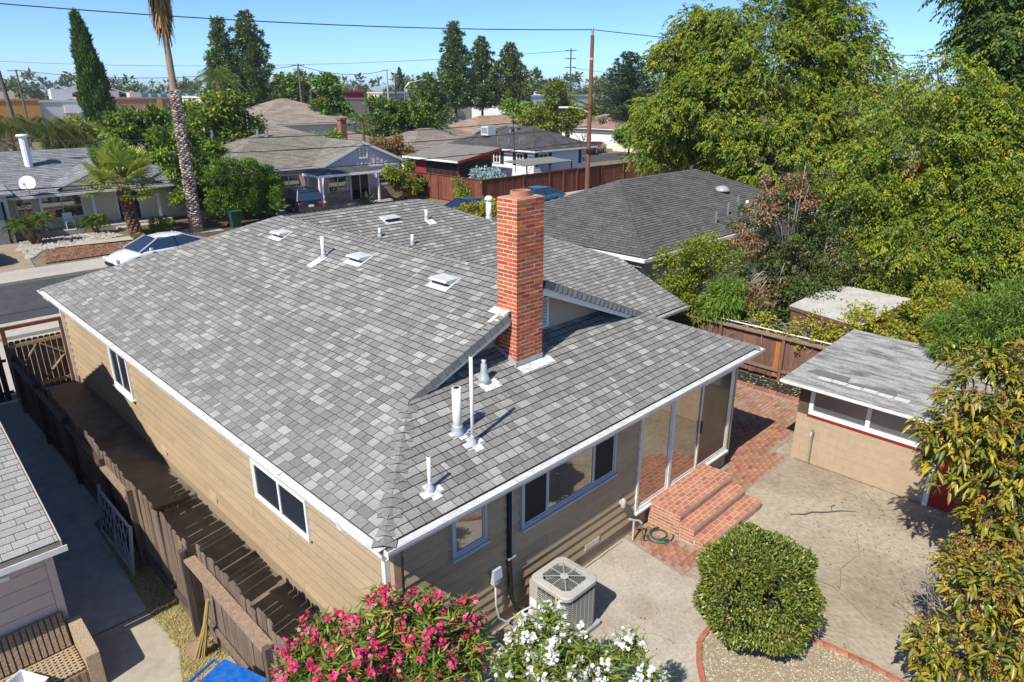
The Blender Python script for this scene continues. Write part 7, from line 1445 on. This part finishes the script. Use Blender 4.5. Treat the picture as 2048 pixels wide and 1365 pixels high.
broad('droopy pale green tree behind the grey roofed house', (15.8, 65, 0), ball(15.8, 65, 5.0, 2.5, 7, g2), 6500, [(.16, .18, .03, 3), (.1, .14, .025, 3), (.22, .2, .04, 1)], .4, .06, down=1.2)
broad('rounded dark green tree between the tan roofs and the diner', (49.1, 81.3, 0), [(49.1, 81.3, 3.4, 3.3), (49.3, 81.3, 6.2, 2.9), (48.6, 81.6, 8.2, 1.7), (50.6, 80.4, 3.6, 2.5), (47.4, 82.2, 3.6, 2.3)], 9500, BG[:2] + DG, .42, .22, cr=.7)
broad('wide dark green tree right of the lavender gable', (47.9, 64.5, 0), [(47.2, 65, 4.2, 2.7), (49.6, 63.0, 3.6, 2.4), (46.0, 66.0, 5.4, 2.0), (49.0, 64, 5.6, 1.8), (45.0, 66.8, 3.6, 2.0), (51.4, 61.8, 2.8, 1.7)], 10000, MG, .3, .14, cr=.6)
broad('orange bronze bush behind the lavender gable', (37.8, 54.5, 0), [(37.6, 54.8, 3.0, 1.3), (38.6, 54.0, 3.4, 1.0), (39.4, 53.6, 2.4, 1.2)], 3000, [(.19, .11, .03, 3), (.15, .08, .025, 2), (.11, .10, .02, 1.5)], .2, .1, name='bronze_bush', r0=.08)
broad('green shrub behind the lavender chimney ridge', (34.5, 60.5, 0), [(34, 60.5, 3.0, 1.7), (36, 59.5, 3.2, 1.4)], 3000, BG, .25, .11, r0=.1, name='shrub')
broad('yellow green leafy tree before the lavender house', (32.3, 44.2, 0), [(32.3, 44.2, 1.3, 1.2), (31.5, 44.5, 2.0, .8), (33.2, 43.8, .9, .9), (32.6, 44.2, 2.5, .6)], 5200, [(.14, .17, .02, 3), (.2, .2, .02, 2), (.09, .13, .02, 2)], .16, .08, r0=.07, cr=.3)
broad('yellow green shrub beyond the roof by the brick chimney', (27.2, 29.2, 0), [(26.6, 29.8, 1.1, .95), (27.6, 28.9, 1.4, .85), (28.4, 28.0, 1.0, .8), (27.0, 29.3, 1.9, .45)], 5200, [(.2, .2, .015, 3), (.26, .24, .02, 2), (.1, .13, .02, 2)], .11, .06, r0=.05, cr=.25, name='shrub')
broad('sparse green shrub against the red brown fence', (34.0, 38.8, 0), [(33.9, 39.2, 1.2, .7), (33.8, 38.6, .6, .6)], 1100, BG, .14, .05, r0=.04, name='shrub')
broad('round clipped street tree before the pink roofed house', (74.8, 53.6, 0), ball(74.8, 53.6, 2.7, 1.9, 9, g2, .75), 5200, BG, .28, .15, r0=.14)
broad('blue grey spruce shrub behind the red brown fence', (38.6, 41.6, 0), [(38.6, 41.6, 1.3, .9), (39.4, 41.2, 1.2, .8)], 2200, [(.28, .36, .40), (.2, .28, .32)], .2, .07, r0=.06, name='shrub')
broad('yellow green tree left of the near pole', (67.0, 60.1, 0), [(67, 60.1, 5.0, 2.6), (67.5, 59.6, 7.6, 1.8), (65.6, 61.2, 4.2, 2.2), (68.4, 58.8, 4.6, 2.0)], 7500, [(.12, .15, .015, 3), (.17, .18, .016, 3), (.06, .09, .015, 2)], .34, .14, cr=.6)
broad('light green tree left of the yellow green tree', (70.5, 69.5, 0), ball(70.5, 69.5, 4.2, 3.2, 7, g2, .8), 5500, BG, .4, .16)
broad('yellowish tree between near pole and cedar', (92, 73, 0), ball(92, 73, 3.8, 3.0, 6, g2, .8), 4000, [(.17, .18, .02), (.12, .15, .02)], .45, .2)
broad('small green tree behind the pole at centre left', (76.4, 140.6, 0), ball(76.4, 140.6, 7.4, 4.2, 8, g2), 4200, BG + MG, .7, .4, cr=.9)
for i, (x, y, r_, l) in enumerate(((20, 52.5, 2.2, 'leafy green tree directly behind the tall palm trunk'), (38.5, 57.5, 1.6, 'green tree beside the bronze bush'), (30, 78, 3.2, 'green tree between cypress and tan roofs'), (8, 72, 2.6, 'green tree behind the flue of the grey roofed house'), (100, 60, 3.4, 'green tree right of the cedar'))): broad(l, (x, y, 0), ball(x, y, r_ * 1.25, r_, 7, g2, .9), 4200, MG if i % 2 else MG + BG, .36, .16)
broad('bright green tall hedge left of the lavender house', (19.9, 44.2, 0), [(18.2, 44.9, 1.0, 1.0), (18.2, 44.9, 2.3, 1.0), (18.3, 44.8, 3.3, .8), (19.2, 44.5, 1.0, 1.0), (19.2, 44.5, 2.3, 1.0), (19.3, 44.4, 3.4, .75), (20.2, 44.1, 1.0, 1.0), (20.2, 44.1, 2.3, 1.0), (20.3, 44.0, 3.2, .75), (21.2, 43.7, 1.0, 1.0), (21.3, 43.7, 2.2, .95), (21.3, 43.7, 2.9, .6)], 24000, [(.085, .155, .015, 3), (.115, .19, .018, 3), (.055, .11, .014, 2)], .15, .05, name='hedge', r0=.08, cr=.3, up=.8, down=0)
broad('dark leafy tree between the slender palms and the hedge', (17.6, 47.2, 0), [(17.6, 47.2, 1.8, 1.2), (18.3, 46.8, 3.0, 1.0)], 4000, DG, .2, .08, r0=.08)
broad('small round green bush below the fan palm', (14.0, 43.6, 0), [(14.0, 43.6, .5, .55), (14.4, 43.4, .45, .45)], 1600, [(.13, .17, .02), (.17, .2, .03)], .12, .04, name='bush', r0=.03, cr=.2, up=.6, down=0)
broad('low dry bush behind the white sedan', (12.4, 41.2, 0), [(12.2, 41.3, .25, .35), (12.8, 41.0, .25, .3)], 900, [(.22, .19, .05), (.16, .15, .04)], .12, .03, name='bush', r0=.02, cr=.15)
broad('low straggly plant at the near kerb by the roof corner', (8.4, 33.6, 0), [(7.6, 34.2, .12, .3), (8.4, 33.6, .2, .35), (9.4, 33.2, .2, .4), (10.5, 32.8, .2, .4)], 1600, [(.12, .11, .04), (.09, .11, .03), (.16, .1, .06)], .12, .04, name='plant', r0=.02, cr=.2)
# ---- conifers
def pine(label, x, y, h, r_, n, rng, cols, z0=.18, whorl=1.15, size=.6, name='pine_tree', taper=.75, up=.35, flatk=.35):
    T = tree_thing(name, label, (x, y, 0)); MB().tube([(x, y, 0), (x, y, h * .97)], [h * .016, h * .003], 8).build('trunk', BARK, T); P, O = [], []; z = h * z0; sp = []
    while z < h * .97:
        t = (z - h * z0) / (h * (1 - z0)); R_ = r_ * (1 - t) ** taper * rng.uniform(.75, 1.1) + .15; nb = 6 if t < .8 else 4; a0 = rng.uniform(0, 6.28)
        for b in range(nb): a = a0 + b * 6.283 / nb + rng.uniform(-.3, .3); sp.append((z, a, R_ * rng.uniform(.7, 1.12)))
        z += whorl * (1 - .5 * t)
    wsum = sum(s_[2] for s_ in sp)
    for z, a, R_ in sp:
        nk = max(2, int(R_ / (size * 1.3))); m = max(6, int(2.3 * n * R_ / wsum / nk))
        for q in range(nk):
            s_ = (q + 1 + rng.uniform(-.25, .25)) / nk; cr_ = (.20 * R_ * (1 - .35 * s_) + .28 * size) * rng.uniform(.7, 1.2); c0 = np.array([x + math.cos(a + rng.uniform(-.2, .2)) * R_ * s_, y + math.sin(a) * R_ * s_, z + up * R_ * s_ ** 2 + rng.uniform(-.1, .1)])
            off = rdir(m, rng) * (rng.random((m, 1)) ** .4) * cr_ * np.array([1, 1, flatk * 2]); P.append(c0 + off); O.append(unit(off / cr_ + np.array([math.cos(a) * .5, math.sin(a) * .5, .5]) + rng.normal(size=(m, 3)) * .3))
    P, O = np.concatenate(P), np.concatenate(O); v, f = leaves(P, O, size * 1.0 * rng.uniform(.6, 1.2, len(P)), size * .42, rng, .2); crown(T, (v, f, pick(cols, len(P), rng)), NEEDLE); return T
PG = [(.075, .125, .025, 3), (.10, .15, .03, 2), (.045, .08, .02, 2), (.15, .18, .03, .8)]
g3 = np.random.default_rng(21)
pine('shorter dark conifer on the left of the conifer pair', 52.4, 119, 19.3, 4.0, 5200, g3, PG, .1); pine('taller dark conifer on the right of the conifer pair', 56.2, 117.2, 20.4, 5.4, 7600, g3, PG, .1)
pine('tallest of the three pines in the middle distance', 97.7, 113.8, 21, 5.0, 6200, g3, PG, .22); pine('middle pine of the three with bare lower trunk', 101.8, 110.2, 18.2, 4.4, 5200, g3, PG, .25); pine('shortest yellow green pine, right of the three', 106, 106.2, 16.8, 5.2, 5600, g3, [(.09, .12, .025, 3), (.13, .145, .028, 2), (.05, .08, .02, 2)], .25)
pine('broad layered dark cedar beyond the pink roofs', 89, 64.5, 13.4, 6.4, 9500, g3, [(.05, .09, .045, 3), (.075, .12, .055, 2), (.035, .065, .035, 2)], .05, .85, .45, 'cedar_tree', .6, .1, .24)
pine('leafy pine clump left of the tallest pine', 93, 117, 11, 5.0, 4000, g3, BG + PG, .1)
T = tree_thing('cypress_tree', 'slim pointed dark green cypress left of the tall palm', (20.1, 72.3, 0)); MB().tube([(20.1, 72.3, 0), (19.7, 72.4, 13)], [.2, .03], 7).build('trunk', BARK, T); n = 13000; t = g3.random(n); az = g3.uniform(0, 6.283, n); R_ = (1.55 * np.minimum(1, t * 5 + .25) * (1 - t) ** .62 + .03) * (1 + .22 * np.sin(az * 3 + t * 23) + .15 * np.sin(az * 5 - t * 41)); P = np.stack([20.1 + R_ * np.cos(az) - .6 * t ** 2, 72.3 + R_ * np.sin(az) + .1 * t, .3 + 13.6 * t + g3.normal(size=n) * .15], 1); D = unit(np.stack([np.cos(az) * .3, np.sin(az) * .3, np.ones(n)], 1) + g3.normal(size=(n, 3)) * .25); v, f = leaves(P, D, .5 * g3.uniform(.6, 1.3, n), .14, g3, .15); crown(T, (v, f, pick([(.05, .095, .022, 3), (.07, .12, .026, 2), (.035, .065, .02, 2)], n, g3)), NEEDLE)
for i, (x, y, h, l) in enumerate(((30, 205, 17, 'thin far cypress at the left horizon'), (118, 160, 13, 'far thin cypress pair left of the pines'))):
    T = tree_thing('far_cypress', l, (x, y, 0)); n = 900; t = g3.random(n); az = g3.uniform(0, 6.283, n); R_ = 1.6 * (1 - t) ** .7 + .05; P = np.stack([x + R_ * np.cos(az), y + R_ * np.sin(az), h * t], 1); v, f = leaves(P, unit(np.array([[0, 0, 1.]]) + g3.normal(size=(n, 3)) * .3), .9, .4, g3); crown(T, (v, f, pick([(.03, .06, .025), (.02, .045, .02)], n, g3)), NEEDLE)
# ---- distant tree belt (reads as one mass)
def belt(name, label, spec, n, ll, cols):
    lobes = []
    for x, y, h, w in spec: lobes += ball(x, y, h * .55, w, 4, g3, h / w * .55)
    v, f, c = simple_crown(lobes, n, g3, cols, ll, ll * .6, .5, ll * 1.2, 30); return tag(np_mesh(name, v, f, LEAF, c), label, 'trees', kind='stuff')
sp1 = []
for i in range(120):
    a = R(g3.uniform(2, 88)); Dm = g3.uniform(250, 420); sp1.append((Dm * math.sin(a), Dm * math.cos(a), g3.uniform(7, 13), g3.uniform(5, 9)))
belt('far_tree_belt', 'belt of distant green trees along the horizon', sp1, 26000, 1.9, [(.06, .09, .025, 3), (.09, .12, .03, 2), (.04, .065, .022, 2), (.16, .15, .03, .6), (.14, .09, .05, .4)])
sp2 = []
for i in range(170): a = R(g3.uniform(0, 90)); Dm = g3.uniform(450, 1000); sp2.append((Dm * math.sin(a), Dm * math.cos(a), g3.uniform(8, 15), g3.uniform(9, 16)))
belt('horizon_trees', 'hazy line of trees at the very horizon', sp2, 22000, 3.4, [(.06, .08, .035), (.08, .1, .04), (.05, .065, .035)])
# ------------------------------------------------------------------ thin summer haze
hz = MB().bx(-3100, 4100, -700, 5100, -1.5, 30).build('haze', None)
hm = bpy.data.materials.new('thin_haze'); hm.use_nodes = True; hn = hm.node_tree; hn.nodes.clear(); ho = hn.nodes.new('ShaderNodeOutputMaterial'); pv = hn.nodes.new('ShaderNodeVolumePrincipled')
pv.inputs['Color'].default_value = (.82, .90, 1, 1); pv.inputs['Density'].default_value = .00025; pv.inputs['Anisotropy'].default_value = .2; hn.links.new(pv.outputs[0], ho.inputs['Volume'])
hz.data.materials.clear(); hz.data.materials.append(hm); tag(hz, 'pale summer haze over the neighbourhood', 'haze', kind='stuff')
